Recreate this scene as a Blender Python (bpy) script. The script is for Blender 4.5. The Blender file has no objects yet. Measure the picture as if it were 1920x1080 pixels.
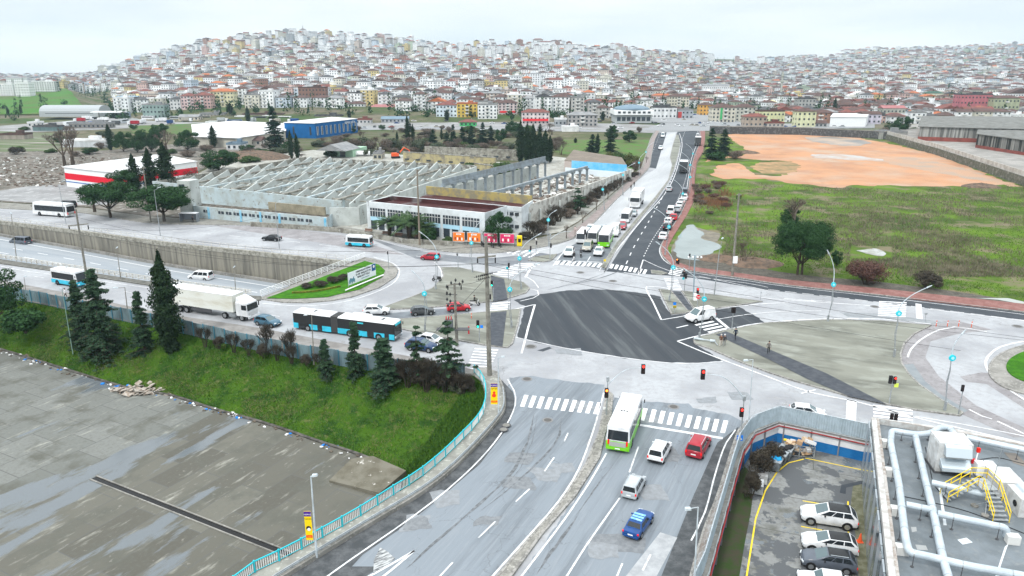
# camera, world, sun and exposure first; then ground and roads, vehicles, street furniture, people, buildings, town, trees, haze
import bpy,bmesh,math,random
import numpy as np
from mathutils import Vector,Matrix,noise as mnoise
from mathutils.geometry import tessellate_polygon
SC=bpy.context.scene
COL=SC.collection
R=math.radians
H=43.0;F=1382.0;PITCH=math.atan(415.0/F)
CP,SP=math.cos(PITCH),math.sin(PITCH)
cam_d=bpy.data.cameras.new('camera');cam=bpy.data.objects.new('camera',cam_d);COL.objects.link(cam)
cam.location=(0,0,H);cam.rotation_euler=(R(90)-PITCH,0,0)
cam_d.sensor_width=36.0;cam_d.lens=36.0*F/1920.0;cam_d.clip_start=0.5;cam_d.clip_end=20000
SC.camera=cam
SUN_EL,SUN_AZ=R(52),R(215)
w=bpy.data.worlds.new('World');SC.world=w;w.use_nodes=True
nt=w.node_tree;nt.nodes.clear()
def wn(t,**k):
 n=nt.nodes.new(t)
 for a,b in k.items():setattr(n,a,b)
 return n
wo=wn('ShaderNodeOutputWorld');bg=wn('ShaderNodeBackground');bg.inputs[1].default_value=0.1
sky=wn('ShaderNodeTexSky',sky_type='NISHITA',sun_disc=False,sun_elevation=SUN_EL,sun_rotation=SUN_AZ)
tc=wn('ShaderNodeTexCoord');mp=wn('ShaderNodeMapping');mp.inputs['Scale'].default_value=(1.2,1.2,9)
nz=wn('ShaderNodeTexNoise');nz.inputs['Scale'].default_value=2.2;nz.inputs['Detail'].default_value=6;nz.inputs['Roughness'].default_value=.55
cr=wn('ShaderNodeValToRGB')
cr.color_ramp.elements[0].position=.36;cr.color_ramp.elements[0].color=(5.6,6.1,6.4,1)
cr.color_ramp.elements[1].position=.62;cr.color_ramp.elements[1].color=(6.9,7.1,7.2,1)
sx=wn('ShaderNodeSeparateXYZ')
mr=wn('ShaderNodeMapRange');mr.inputs[1].default_value=.12;mr.inputs[2].default_value=.8;mr.inputs[3].default_value=1.0;mr.inputs[4].default_value=2.5
vm=wn('ShaderNodeVectorMath',operation='SCALE')
mx=wn('ShaderNodeMix',data_type='RGBA');mx.inputs[0].default_value=.9
L=nt.links.new
L(tc.outputs['Generated'],mp.inputs[0]);L(mp.outputs[0],nz.inputs['Vector']);L(nz.outputs[0],cr.inputs[0])
L(tc.outputs['Generated'],sx.inputs[0]);L(sx.outputs['Z'],mr.inputs[0])
L(cr.outputs[0],vm.inputs[0]);L(mr.outputs[0],vm.inputs['Scale'])
L(sky.outputs[0],mx.inputs[6]);L(vm.outputs[0],mx.inputs[7]);L(mx.outputs[2],bg.inputs[0]);L(bg.outputs[0],wo.inputs[0])
sl=bpy.data.lights.new('sun','SUN');sl.energy=1.5;sl.angle=R(10);sl.color=(1,.97,.92)
so=bpy.data.objects.new('sun',sl);COL.objects.link(so)
so.rotation_euler=(R(90)-SUN_EL,0,math.pi-SUN_AZ)
SC.view_settings.view_transform='Standard';SC.view_settings.look='None';SC.view_settings.exposure=0.6;SC.view_settings.gamma=1
random.seed(7);RNG=np.random.default_rng(7)
def P(px,py,z=0.0):
 dx=(px-960)/F;dy=(540-py)/F
 vy=CP+dy*SP;vz=-SP+dy*CP
 t=(z-H)/vz
 return Vector((dx*t,vy*t,z))
def proj(v):
 zc=v[1]*CP+(H-v[2])*SP
 return 960+F*v[0]/zc,540+F*((H-v[2])*CP-v[1]*SP)/zc,zc
def PD(px,py,Y):
 dx=(px-960)/F;dy=(540-py)/F
 vy=CP+dy*SP;vz=-SP+dy*CP
 t=Y/vy
 return Vector((dx*t,Y,H+vz*t))
MATS={}
def mat(name,col,rough=.8,col2=None,scale=1.0,detail=6,lo=.4,hi=.6,metal=0,spec=.12,bump=0,bscale=None,stretch=None,col3=None,scale3=1,lo3=.55,hi3=.65,emit=0,coat=0,objcol=False,rnoise=0,crack=None):
 if name in MATS:return MATS[name]
 m=bpy.data.materials.new(name);m.use_nodes=True;n=m.node_tree.nodes;l=m.node_tree.links.new
 b=n['Principled BSDF'];b.inputs['Base Color'].default_value=(*col,1);b.inputs['Roughness'].default_value=rough
 b.inputs['Metallic'].default_value=metal;b.inputs['Specular IOR Level'].default_value=spec
 if coat:b.inputs['Coat Weight'].default_value=coat;b.inputs['Coat Roughness'].default_value=.08
 geo=n.new('ShaderNodeNewGeometry');src=geo.outputs['Position']
 if stretch:
  mp=n.new('ShaderNodeMapping');mp.vector_type='POINT'
  mp.inputs['Rotation'].default_value=(0,0,stretch[0]);m2=n.new('ShaderNodeMapping');m2 .inputs['Scale'].default_value=stretch[1]
  l(src,mp.inputs[0]);l(mp.outputs[0],m2 .inputs[0]);src=m2 .outputs[0]
 last=None
 if objcol:
  oi=n.new('ShaderNodeObjectInfo');last=oi.outputs['Color']
 def noise(sc,de=6):
  t=n.new('ShaderNodeTexNoise');t.inputs['Scale'].default_value=sc;t.inputs['Detail'].default_value=de;t.inputs['Roughness'].default_value=.62
  l(src,t.inputs['Vector']);return t.outputs[0]
 def mixin(prev,c,fac):
  x=n.new('ShaderNodeMix');x.data_type='RGBA'
  if prev is None:x.inputs[6].default_value=(*col,1)
  else:l(prev,x.inputs[6])
  x.inputs[7].default_value=(*c,1);l(fac,x.inputs[0]);return x.outputs[2]
 def ramp(v,a,bb,mxv=1):
  r=n.new('ShaderNodeMapRange');r.inputs[1].default_value=a;r.inputs[2].default_value=bb;r.inputs[4].default_value=mxv;l(v,r.inputs[0]);return r.outputs[0]
 if col2 is not None:last=mixin(last,col2,ramp(noise(scale,detail),lo,hi,.55 if objcol else 1))
 if col3 is not None:
  last=mixin(last,col3,ramp(noise(scale3,8),lo3,hi3))
 if crack:
  src=geo.outputs['Position'];vo=n.new('ShaderNodeTexVoronoi');vo.feature='DISTANCE_TO_EDGE';vo.inputs['Scale'].default_value=crack[0]
  vm_=n.new('ShaderNodeVectorMath');vm_.operation='ADD';tn=n.new('ShaderNodeTexNoise');tn.inputs['Scale'].default_value=crack[0]*2.5;tn.inputs['Detail'].default_value=8;vs_=n.new('ShaderNodeVectorMath');vs_.operation='SCALE';vs_.inputs['Scale'].default_value=1.6/crack[0]*.5
  l(src,tn.inputs[0]);l(tn.outputs['Color'],vs_.inputs[0]);l(src,vm_.inputs[0]);l(vs_.outputs[0],vm_.inputs[1]);l(vm_.outputs[0],vo.inputs['Vector'])
  f1=n.new('ShaderNodeMapRange');f1 .inputs[1].default_value=0;f1 .inputs[2].default_value=crack[1];f1 .inputs[3].default_value=1;f1 .inputs[4].default_value=0;l(vo.outputs['Distance'],f1 .inputs[0])
  f2=n.new('ShaderNodeMath');f2 .operation='MULTIPLY';l(f1 .outputs[0],f2 .inputs[0]);l(ramp(noise(crack[0]*.7),.45,.6,.75),f2 .inputs[1]);last=mixin(last,crack[2],f2 .outputs[0])
 if last is not None:l(last,b.inputs['Base Color'])
 if rnoise:
  l(ramp(noise(rnoise),.35,.65,rough),b.inputs['Roughness'])
 if bump:
  bp=n.new('ShaderNodeBump');bp.inputs['Strength'].default_value=bump;bp.inputs['Distance'].default_value=.1
  l(noise(bscale or scale*4),bp.inputs['Height']);l(bp.outputs[0],b.inputs['Normal'])
 if emit:
  b.inputs['Emission Color'].default_value=(*col,1);b.inputs['Emission Strength'].default_value=emit
 MATS[name]=m;return m
class MB:
 def __init__(s):s.v=[];s.f=[];s.m=[]
 def add(s,vs,fs,mi=0):
  o=len(s.v);s.v+=[tuple(q)for q in vs];s.f+=[tuple(o+i for i in q)for q in fs];s.m+=[mi]*len(fs);return s
 def box(s,c,d,rz=0,mi=0,ry=0,rx=0,taper=1.0):
  M=Matrix.Rotation(rz,3,'Z')@Matrix.Rotation(ry,3,'Y')@Matrix.Rotation(rx,3,'X')
  vs=[]
  for z in(-.5,.5):
   k=1 if z<0 else taper
   for x,y in((-.5,-.5),(.5,-.5),(.5,.5),(-.5,.5)):
    vs.append(M@Vector((x*d[0]*k,y*d[1]*k,z*d[2]))+Vector(c))
  return s.add(vs,[(3,2,1,0),(4,5,6,7),(0,1,5,4),(1,2,6,5),(2,3,7,6),(3,0,4,7)],mi)
 def hexa(s,b,t,mi=0):
  return s.add(list(b)+list(t),[(3,2,1,0),(4,5,6,7),(0,1,5,4),(1,2,6,5),(2,3,7,6),(3,0,4,7)],mi)
 def tube(s,pts,r,n=8,mi=0,cap=True):
  pts=[Vector(p)for p in pts];rs=r if isinstance(r,(list,tuple))else[r]*len(pts)
  rings=[]
  for i,p in enumerate(pts):
   t=(pts[min(i+1,len(pts)-1)]-pts[max(i-1,0)]).normalized()
   a=Vector((0,0,1))if abs(t.z)<.9 else Vector((1,0,0))
   u=t.cross(a).normalized();w_=t.cross(u)
   rings.append([p+(u*math.cos(k*2*math.pi/n)+w_*math.sin(k*2*math.pi/n))*rs[i]for k in range(n)])
  fs=[]
  for i in range(len(pts)-1):
   for k in range(n):
    a,b=i*n+k,i*n+(k+1)%n
    fs.append((a,a+n,b+n,b))
  if cap:fs.append(tuple(range(n)));fs.append(tuple((len(pts)-1)*n+k for k in reversed(range(n))))
  return s.add([q for r_ in rings for q in r_],fs,mi)
 def cyl(s,a,b,r,n=12,mi=0,r2=None):return s.tube([a,b],[r,r if r2 is None else r2],n,mi)
 def prism(s,poly,z0,z1,mi=0,top=True,mi_side=None):
  n=len(poly)
  z0s=z0 if isinstance(z0,(list,tuple))else[z0]*n;z1s=z1 if isinstance(z1,(list,tuple))else[z1]*n
  vs=[(p[0],p[1],z0s[i])for i,p in enumerate(poly)]+[(p[0],p[1],z1s[i])for i,p in enumerate(poly)]
  area=sum(poly[i][0]*poly[(i+1)%n][1]-poly[(i+1)%n][0]*poly[i][1]for i in range(n))
  sd=[(i,(i+1)%n,n+(i+1)%n,n+i)for i in range(n)]
  if area<0:sd=[q[::-1]for q in sd]
  s.add(vs,sd,mi if mi_side is None else mi_side)
  if top:
   tr=tessellate_polygon([[Vector((p[0],p[1],0))for p in poly]])
   fs=[]
   for a,b,c in tr:
    ar=(poly[b][0]-poly[a][0])*(poly[c][1]-poly[a][1])-(poly[c][0]-poly[a][0])*(poly[b][1]-poly[a][1])
    fs.append((a,b,c)if ar>0 else(a,c,b))
   s.add([(p[0],p[1],z1s[i])for i,p in enumerate(poly)],fs,mi)
  return s
 def sheet(s,poly,z=0,mi=0):
  n=len(poly);tr=tessellate_polygon([[Vector((p[0],p[1],0))for p in poly]])
  fs=[]
  for a,b,c in tr:
   ar=(poly[b][0]-poly[a][0])*(poly[c][1]-poly[a][1])-(poly[c][0]-poly[a][0])*(poly[b][1]-poly[a][1])
   fs.append((a,b,c)if ar>0 else(a,c,b))
  return s.add([(p[0],p[1],z)for p in poly],fs,mi)
 def ribbon(s,pts,wd,z,mi=0,off=0.0):
  L_,R_=offset(pts,off-wd/2),offset(pts,off+wd/2)
  n=len(pts)
  return s.add([(p[0],p[1],z)for p in L_]+[(p[0],p[1],z)for p in R_],[(i+1,i,n+i,n+i+1)for i in range(n-1)],mi)
 def wall(s,pts,z0,z1,th=.2,mi=0):
  n=len(pts);A,B=offset(pts,-th/2),offset(pts,th/2)
  z0s=z0 if isinstance(z0,(list,tuple))else[z0]*n;z1s=z1 if isinstance(z1,(list,tuple))else[z1]*n
  for i in range(n-1):
   j=i+1
   s.hexa([(A[i][0],A[i][1],z0s[i]),(A[j][0],A[j][1],z0s[j]),(B[j][0],B[j][1],z0s[j]),(B[i][0],B[i][1],z0s[i])],[(A[i][0],A[i][1],z1s[i]),(A[j][0],A[j][1],z1s[j]),(B[j][0],B[j][1],z1s[j]),(B[i][0],B[i][1],z1s[i])],mi)
  return s
 def build(s,name,mats,parent=None,smooth=False,bevel=0):
  me=bpy.data.meshes.new(name);me.from_pydata(s.v,[],s.f)
  if not isinstance(mats,(list,tuple)):mats=[mats]
  for m in mats:me.materials.append(m)
  if len(mats)>1:me.polygons.foreach_set('material_index',s.m)
  if smooth:
   me.polygons.foreach_set('use_smooth',[True]*len(me.polygons))
   if smooth!=True:me.update();me.set_sharp_from_angle(angle=R(smooth))
  me.update();return link(name,me,parent,bevel)
KIDS={}
def reg(c,p):c.parent=p;KIDS.setdefault(p.name,[]).append(c)
def link(name,me,parent=None,bevel=0):
 o=bpy.data.objects.new(name,me);COL.objects.link(o)
 if parent is not None:reg(o,parent)
 if bevel:
  b=o.modifiers.new('bevel','BEVEL');b.width=bevel;b.segments=2;b.limit_method='ANGLE'
 return o
def offset(pts,d):
 out=[];n=len(pts);pts=[Vector((p[0],p[1]))for p in pts]
 for i,p in enumerate(pts):
  a=pts[max(i-1,0)];b=pts[min(i+1,n-1)];t=(b-a).normalized();nn=Vector((t.y,-t.x));out.append(p+nn*d)
 return out
def smooth_line(pts,step=2.0):
 pts=[Vector((p[0],p[1]))for p in pts];out=[]
 for i in range(len(pts)-1):
  a=pts[max(i-1,0)];b=pts[i];c=pts[i+1];d=pts[min(i+2,len(pts)-1)]
  k=max(1,int((c-b).length/step))
  for j in range(k):
   t=j/k
   out.append(.5*((2*b)+(c-a)*t+(2*a-5*b+4*c-d)*t*t+(3*b-a-3*c+d)*t**3))
 out.append(pts[-1]);return out
def PL(px,z=0):return[P(a,b,z)for a,b in px]
def along(pts,step,start=0.0):
 pts=[Vector((p[0],p[1]))for p in pts];res=[];acc=start
 for i in range(len(pts)-1):
  a,b=pts[i],pts[i+1];l_=(b-a).length
  while acc<=l_:
   if l_>0:res.append((a+(b-a)*(acc/l_),(b-a).normalized()))
   acc+=step
  acc-=l_
 return res
def npmesh(name,V,Fc,mats,parent=None,midx=None,smooth=False):
 me=bpy.data.meshes.new(name);V=np.asarray(V,np.float32);Fc=np.asarray(Fc,np.int32);k=Fc.shape[1]
 me.vertices.add(len(V));me.vertices.foreach_set('co',V.ravel())
 me.loops.add(Fc.size);me.loops.foreach_set('vertex_index',Fc.ravel())
 me.polygons.add(len(Fc));me.polygons.foreach_set('loop_start',np.arange(0,Fc.size,k,dtype=np.int32))
 try:me.polygons.foreach_set('loop_total',np.full(len(Fc),k,np.int32))
 except Exception:pass
 if not isinstance(mats,(list,tuple)):mats=[mats]
 for m in mats:me.materials.append(m)
 if midx is not None:me.polygons.foreach_set('material_index',np.asarray(midx,np.int32))
 if smooth:me.polygons.foreach_set('use_smooth',np.ones(len(Fc),bool))
 me.update(calc_edges=True)
 return link(name,me,parent)
def tag(o,label=None,cat=None,group=None,kind=None):
 if label:o['label']=label
 if cat:o['category']=cat
 if group:o['group']=group
 if kind:o['kind']=kind
 return o
def thing(name,label,cat,loc=(0,0,0),rz=0,group=None,s=1.0):
 o=bpy.data.objects.new(name,None);COL.objects.link(o);o.location=loc;o.rotation_euler=(0,0,rz);o.scale=(s,s,s)
 o.empty_display_size=.5
 return tag(o,label,cat,group)
def struct(o):o['kind']='structure';return o
def dup(root,loc,rz=None,label=None,group=None,s=None):
 r=root.copy();COL.objects.link(r);r.location=loc
 if rz is not None:r.rotation_euler=(0,0,rz)
 if s is not None:r.scale=(s,s,s)if not isinstance(s,(tuple,list))else s
 if label:r['label']=label
 if group:r['group']=group
 for ch in CH(root):
  c=ch.copy();COL.objects.link(c);reg(c,r)
  for g in CH(ch):
   d=g.copy();COL.objects.link(d);reg(d,c)
 return r
def CH(o):return list(KIDS.get(o.name,[]))
ORD=['','second ','third ','fourth ','fifth ','sixth ','seventh ','eighth ','ninth ','tenth ','eleventh ','twelfth ']
M_CONC=mat('concrete',(.26,.25,.23),.85,(.17,.165,.15),.35,col3=(.33,.32,.30),scale3=2.5,bump=.2)
M_STEEL=mat('galvanised_steel',(.42,.45,.47),.45,(.3,.32,.33),3,metal=.5)
M_GREYPAINT=mat('pale_grey_paint',(.5,.56,.6),.5,(.38,.42,.44),1.5)
M_WHITE=mat('white_paint',(.8,.8,.8),.5)
M_BLACK=mat('black_plastic',(.02,.02,.022),.5)
M_TURQ=mat('turquoise_paint',(.03,.45,.52),.5)
M_DARK=mat('dark_metal',(.08,.08,.085),.6)
M_POLEC=mat('weathered_concrete_pole',(.25,.24,.21),.9,(.16,.15,.13),1.5,bump=.3)
M_ORANGE=mat('orange_plastic',(.7,.1,.03),.5)
M_RED=mat('red_paint',(.5,.02,.03),.5)
M_YEL=mat('yellow_paint',(.75,.55,.02),.5)
M_BLUE=mat('blue_paint',(.01,.13,.4),.5)
ZS,ZP=-5.0,-2.2
WALLTOP=[(-420,361),(0,414),(160,434),(320,455),(490,473),(655,491),(685,484)]
NEAREDGE=[(-420,422),(0,487),(140,508),(285,530),(475,556),(490,557)]
RAIL=[(440,1106),(480,1076),(532,1052),(607,1011),(675,972),(739,931),(789,899),(833,862),(864,831),(894,799),(908,773),(911,740),(903,715),(888,700)]
KERBL=[(430,1150),(540,1080),(631,1024),(703,980),(775,937),(831,897),(882,849),(930,795),(946,767),(944,735),(935,712)]
BANKTOP=[(-350,505),(-150,535),(37,562),(140,582),(350,625),(480,655),(640,682),(775,702),(888,706)]
BANKBOT=[(-350,560),(-150,612),(0,655),(120,692),(240,728),(320,742),(400,767),(500,795),(600,829),(679,855),(752,888)]
FENCEB=[(1262,1300),(1318,1080),(1345,985),(1370,897),(1384,850),(1408,815),(1457,796),(1540,813),(1640,835),(1760,862),(2300,985)]
trench_poly=PL(WALLTOP)+PL(NEAREDGE)[::-1]
W_=[P(*p)for p in WALLTOP[:-1]]
def zfl(x):return -4.3-2.8*(x+149)/95 if x<-45 else -7.4
bank_top=PL(BANKTOP);bank_bot=PL(BANKBOT,ZS);rail_pts=smooth_line(PL(RAIL),1.0)
slab_region=bank_top+[v for v in reversed(PL(RAIL))]+[P(300,1300),P(-500,1300)]
yard_region=PL(FENCEB)+[P(2300,1500),P(1262,1500)]
def inpoly(X,Y,poly):
 ins=np.zeros(X.shape,bool);n=len(poly)
 for i in range(n):
  x1,y1=poly[i][0],poly[i][1];x2,y2=poly[(i+1)%n][0],poly[(i+1)%n][1]
  c=((y1>Y)!=(y2>Y));ins^=c&(X<(x2-x1)*(Y-y1)/((y2-y1)if y2!=y1 else 1e-9)+x1)
 return ins
SKU=[-2500,-900,-300,0,100,200,235,270,330,400,470,540,600,700,800,850,900,1000,1100,1200,1300,1400,1500,1560,1650,1750,1850,1920,2200,3200,5000]
SKY_=[140,140,138,143,144,146,140,133,117,97,86,79,75,80,87,98,99,94,98,107,109,113,108,98,94,90,85,73,62,60,80]
def dmax_of(u):return np.interp(u,[-300,200,300,1050,1150,1400,1900,2500],[3300,3000,2100,2100,2400,3300,3100,3000])
def terrain(X,Y):
 X=np.asarray(X,float);Y=np.asarray(Y,float);Ys=np.maximum(Y,1.0)
 u=960+F*X/(Ys*1.03);dm=dmax_of(u);S=np.interp(u,SKU,SKY_)
 q=580+(Ys-580)*(2100-580)/(dm-580)
 g=np.interp(q,[580,700,900,1100,1400,1700,2100,2600,9000],[1,.78,.63,.47,.31,.17,.02,.0,-.05])
 r=S+(236-S)*g
 e=np.arctan((540-r)/F)-PITCH
 dd=np.minimum(Ys,dm+250);z=H+dd*np.tan(e)
 z=np.where(Ys>dm+250,z-(Ys-dm-250)*.06,z)
 k=np.clip((Ys-575)/60,0,1)
 z=z+np.clip((250-u)/70,0,1)*np.exp(-((Ys-1130)/300)**2)*25*np.clip((Ys-640)/120,0,1)
 z=z+k*3*np.sin(X*.011+Y*.007)*np.clip((Ys-700)/800,0,1)
 return np.where(Ys<575,-0.12,-0.12+k*(z+.12))
def tz(x,y):return float(terrain(x,y))
def axis(a0,a1,step,far,grow):
 v=[a0];
 while v[-1]<a1:v.append(v[-1]+step)
 s=step
 while v[-1]<far:s*=grow;v.append(v[-1]+s)
 return v
xs=axis(0,110,3.2,4300,1.045);xs=sorted(set([-x for x in xs]+xs));ys=[-400,-200,-60,0]+axis(25,260,3.2,3900,1.03)
GX,GY=np.meshgrid(xs,ys);GZ=terrain(GX,GY)
def dil(poly,d):
 m=np.zeros(GX.shape,bool)
 for a,b in((0,0),(d,0),(-d,0),(0,d),(0,-d),(d*.7,d*.7),(-d*.7,d*.7),(d*.7,-d*.7),(-d*.7,-d*.7)):m|=inpoly(GX+a,GY+b,poly)
 return m
GZ[dil(trench_poly,4.0)]=-9.5
GZ[dil(slab_region,4.0)]=-7.5
GZ[dil(yard_region,4.0)]=-6.0
def ground_mat():
 m=bpy.data.materials.new('ground_soil');m.use_nodes=True;n=m.node_tree.nodes;l=m.node_tree.links.new;b=n['Principled BSDF']
 g=n.new('ShaderNodeNewGeometry')
 def nz(s):
  t=n.new('ShaderNodeTexNoise');t.inputs['Scale'].default_value=s;t.inputs['Detail'].default_value=9;t.inputs['Roughness'].default_value=.65;l(g.outputs['Position'],t.inputs['Vector']);return t.outputs[0]
 r1=n.new('ShaderNodeValToRGB');l(nz(.013),r1 .inputs[0]);e=r1 .color_ramp.elements
 e[0].position=.38;e[0].color=(.045,.085,.025,1);e[1].position=.56;e[1].color=(.15,.13,.095,1)
 x=e.new(.47);x.color=(.085,.095,.045,1)
 r2=n.new('ShaderNodeMix');r2 .data_type='RGBA';mrr=n.new('ShaderNodeMapRange');mrr.inputs[1].default_value=.48;mrr.inputs[2].default_value=.62;l(nz(.12),mrr.inputs[0])
 l(mrr.outputs[0],r2 .inputs[0]);l(r1 .outputs[0],r2 .inputs[6]);r2 .inputs[7].default_value=(.07,.075,.04,1);l(r2 .outputs[2],b.inputs['Base Color']);b.inputs['Roughness'].default_value=.95;b.inputs['Specular IOR Level'].default_value=.05
 return m
nr,nc=GX.shape
idx=np.arange(nr*nc).reshape(nr,nc)
Fq=np.stack([idx[:-1,:-1],idx[:-1,1:],idx[1:,1:],idx[1:,:-1]],-1).reshape(-1,4)
gnd=struct(npmesh('ground',np.stack([GX,GY,GZ],-1).reshape(-1,3),Fq,ground_mat(),smooth=True))
M_ROAD=mat('worn_light_asphalt',(.355,.365,.38),.8,(.25,.255,.27),.07,lo=.42,hi=.6,col3=(.28,.28,.285),scale3=1.1,lo3=.45,hi3=.75,bump=.12,bscale=12,crack=(.11,.012,(.2,.195,.19)))
M_ROADL=mat('pale_concrete_road',(.40,.41,.42),.8,(.33,.34,.35),.15,stretch=(R(-70),(.12,1,1)),col3=(.36,.36,.37),scale3=.5)
M_ASPH=mat('dark_asphalt',(.042,.049,.058),.75,(.066,.073,.082),.12,lo=.4,hi=.65,col3=(.035,.04,.047),scale3=1.2,lo3=.5,hi3=.8,bump=.1,bscale=15)
M_ASPHP=mat('fresh_asphalt_patch',(.045,.05,.057),.7,(.13,.142,.145),.5,lo=.5,hi=.85,stretch=(R(79),(.07,1.0,1)),col3=(.036,.042,.05),scale3=.35,lo3=.48,hi3=.62,bump=.1,bscale=15)
M_NEAR=mat('grey_blue_asphalt',(.195,.22,.245),.7,(.12,.135,.15),.3,lo=.46,hi=.70,stretch=(R(-64),(.1,1.5,1)),col3=(.24,.26,.28),scale3=2.2,lo3=.5,hi3=.8,bump=.15,bscale=14,crack=(.16,.01,(.09,.095,.1)))
M_SHOUL=mat('dirty_shoulder',(.055,.06,.064),.8,(.10,.105,.11),.8,col3=(.05,.05,.05),scale3=5,lo3=.55,hi3=.7)
M_MAUVE=mat('old_mauve_asphalt',(.21,.20,.205),.85,(.27,.26,.265),.35,col3=(.17,.16,.16),scale3=2)
M_PAINT=mat('road_paint',(.78,.78,.78),.6,(.5,.5,.5),1.6,lo=.56,hi=.74)
M_PAINTW=mat('worn_road_paint',(.66,.66,.67),.7,(.42,.42,.43),.8,lo=.45,hi=.65)
M_PATH=mat('wet_path_asphalt',(.035,.04,.05),.45,(.06,.065,.075),1.2)
M_RED_P=mat('red_paving',(.19,.085,.075),.85,(.25,.13,.115),.6,col3=(.14,.075,.065),scale3=4)
M_PINK=mat('pink_paving',(.27,.23,.22),.85,(.2,.17,.16),.8)
M_KERB=mat('kerb_stone',(.30,.29,.27),.9,(.16,.155,.145),2.5,lo=.45,hi=.6)
M_ISL=mat('island_concrete',(.20,.203,.172),.85,(.125,.127,.108),.12,lo=.45,hi=.62,stretch=(R(20),(.5,1.3,1)),col3=(.27,.28,.245),scale3=.3,lo3=.5,hi3=.7,bump=.1,bscale=8)
M_GRASS=mat('lawn_green',(.05,.17,.01),.95,(.03,.11,.01),.8,col3=(.07,.18,.02),scale3=6,spec=.05,bump=.6,bscale=30)
ROADPX=[(-420,344),(-200,369),(0,391),(157,400),(275,418),(400,422),(470,423),(595,430),(670,437),(700,442),(740,455),(800,467),(865,475),(927,475),(1015,464),(1069,450),(1103,428),(1155,375),(1194,339),(1217,314),(1222,289),(1228,262),(1236,245),(1240,238),(1311,239),(1314,262),(1307,281),(1300,300),(1294,331),(1289,367),(1278,398),(1250,442),(1239,464),(1242,481),(1258,497),(1289,508),(1380,521),(1480,536),(1640,553),(1920,586),(2400,650),(2400,1010),(1760,862),(1640,835),(1540,813),(1457,796),(1408,815),(1384,850),(1370,897),(1345,985),(1318,1080),(1262,1300),(300,1300),(430,1150),(540,1080),(631,1024),(703,980),(775,937),(831,897),(882,849),(930,795),(946,767),(944,735),(935,712),(888,706),(775,702),(640,682),(480,655),(350,625),(140,582),(37,562),(-150,535),(-350,505),(-420,495),(-420,422),(0,487),(140,508),(285,530),(475,556),(490,557),(685,484),(655,491),(490,473),(320,455),(160,434),(0,414),(-420,361)]
rd=MB().sheet(PL(ROADPX),0);struct(rd.build('road',M_ROAD))
SHN=[0]
def rough(pts,amp=1.1,sc=.16):
 q=[];n=len(pts)
 for i in range(n):
  a,b=Vector((pts[i][0],pts[i][1])),Vector((pts[(i+1)%n][0],pts[(i+1)%n][1]));k=max(1,int((b-a).length/(1.6 if amp>.5 else .5)))
  for j in range(k):p=a.lerp(b,j/k);q.append(Vector((p.x+amp*mnoise.fractal(Vector((p.x*sc,p.y*sc,1)),1,2,4),p.y+amp*1.5*mnoise.fractal(Vector((p.x*sc,p.y*sc,5)),1,2,4),0)))
 return q
def sheet(name,px,z,m,kind='structure',rg=0):
 SHN[0]+=1;z=z+SHN[0]*.0006
 o=MB().sheet(rough(PL(px,z),rg,.5)if rg else PL(px,z),z).build(name,m);o['kind']=kind;return o
LIGHTAV=[(1015,464),(1069,450),(1103,428),(1155,375),(1194,339),(1230,316),(1251,245),(1268,245),(1261,273),(1256,295),(1260,309),(1253,337),(1228,370),(1194,409),(1156,456),(1133,503),(1040,492),(1000,478)]
sheet('avenue_road',LIGHTAV,.004,M_ROADL)
sheet('avenue_road',[(1236,245),(1251,245),(1230,316),(1217,314),(1222,289),(1228,262)],.004,M_ASPH)
sheet('avenue_road',[(1137,509),(1164,467),(1194,423),(1233,376),(1256,342),(1267,317),(1274,289),(1276,270),(1268,253),(1272,243),(1311,244),(1314,262),(1307,281),(1300,300),(1294,331),(1289,367),(1278,398),(1250,442),(1239,464),(1242,481),(1258,497),(1289,508),(1380,521),(1480,536),(1640,553),(1920,586),(2400,650),(2400,668),(1920,600),(1640,566),(1440,544),(1330,526),(1297,521),(1258,517),(1210,514)],.004,M_ASPH)
sheet('avenue_road',[(1040,492),(1069,462),(1110,440),(1130,450),(1150,470),(1137,509),(1126,503)],.007,mat('grey_lane_asphalt',(.17,.19,.205),.75,(.12,.13,.145),.3))
sheet('avenue_road',[(690,446),(740,458),(800,472),(865,481),(927,483),(1015,474),(1040,478),(1060,470),(1030,492),(990,492),(940,500),(860,492),(780,485)],.004,mat('mid_asphalt',(.14,.15,.165),.8,(.2,.21,.22),.2))
sheet('avenue_road',[(400,423),(470,424),(560,431),(640,441),(760,478),(700,474),(600,455),(520,443)],.004,M_MAUVE)
sheet('road_patch',[(962,563),(1010,552),(1062,545),(1110,542),(1165,545),(1210,550),(1237,555),(1258,591),(1285,588),(1302,584),(1330,582),(1385,575),(1410,588),(1436,606),(1392,613),(1360,620),(1337,626),(1299,637),(1302,645),(1355,676),(1305,681),(1247,680),(1200,675),(1100,660),(1017,645),(970,632),(980,590),(984,574)],.004,M_ASPHP,rg=.35)
sheet('road_patch',[(1007,657),(1030,650),(1035,653),(1018,659)],.006,M_ASPH)
sheet('road_patch',[(660,602),(700,590),(800,581),(880,575),(880,589),(820,596),(760,598),(700,601)],.004,mat('grey_lane_asphalt',(.2,.2,.2)))
sheet('road_patch',[(1700,612),(1790,600),(1860,618),(1800,625),(1745,640),(1735,670),(1760,705),(1830,760),(1960,820),(1900,820),(1800,775),(1725,722),(1692,682),(1690,650)],.004,M_MAUVE)
sheet('road_patch',[(1692,684),(1712,682),(1735,715),(1765,740),(1815,770),(1800,776),(1725,722)],.006,mat('bluish_asphalt',(.18,.2,.215),.8,(.22,.24,.25),.6))
sheet('road_patch',[(1860,700),(1840,698),(1800,706),(1812,716),(1850,720),(1920,765),(1920,747)],.004,M_MAUVE)
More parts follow.
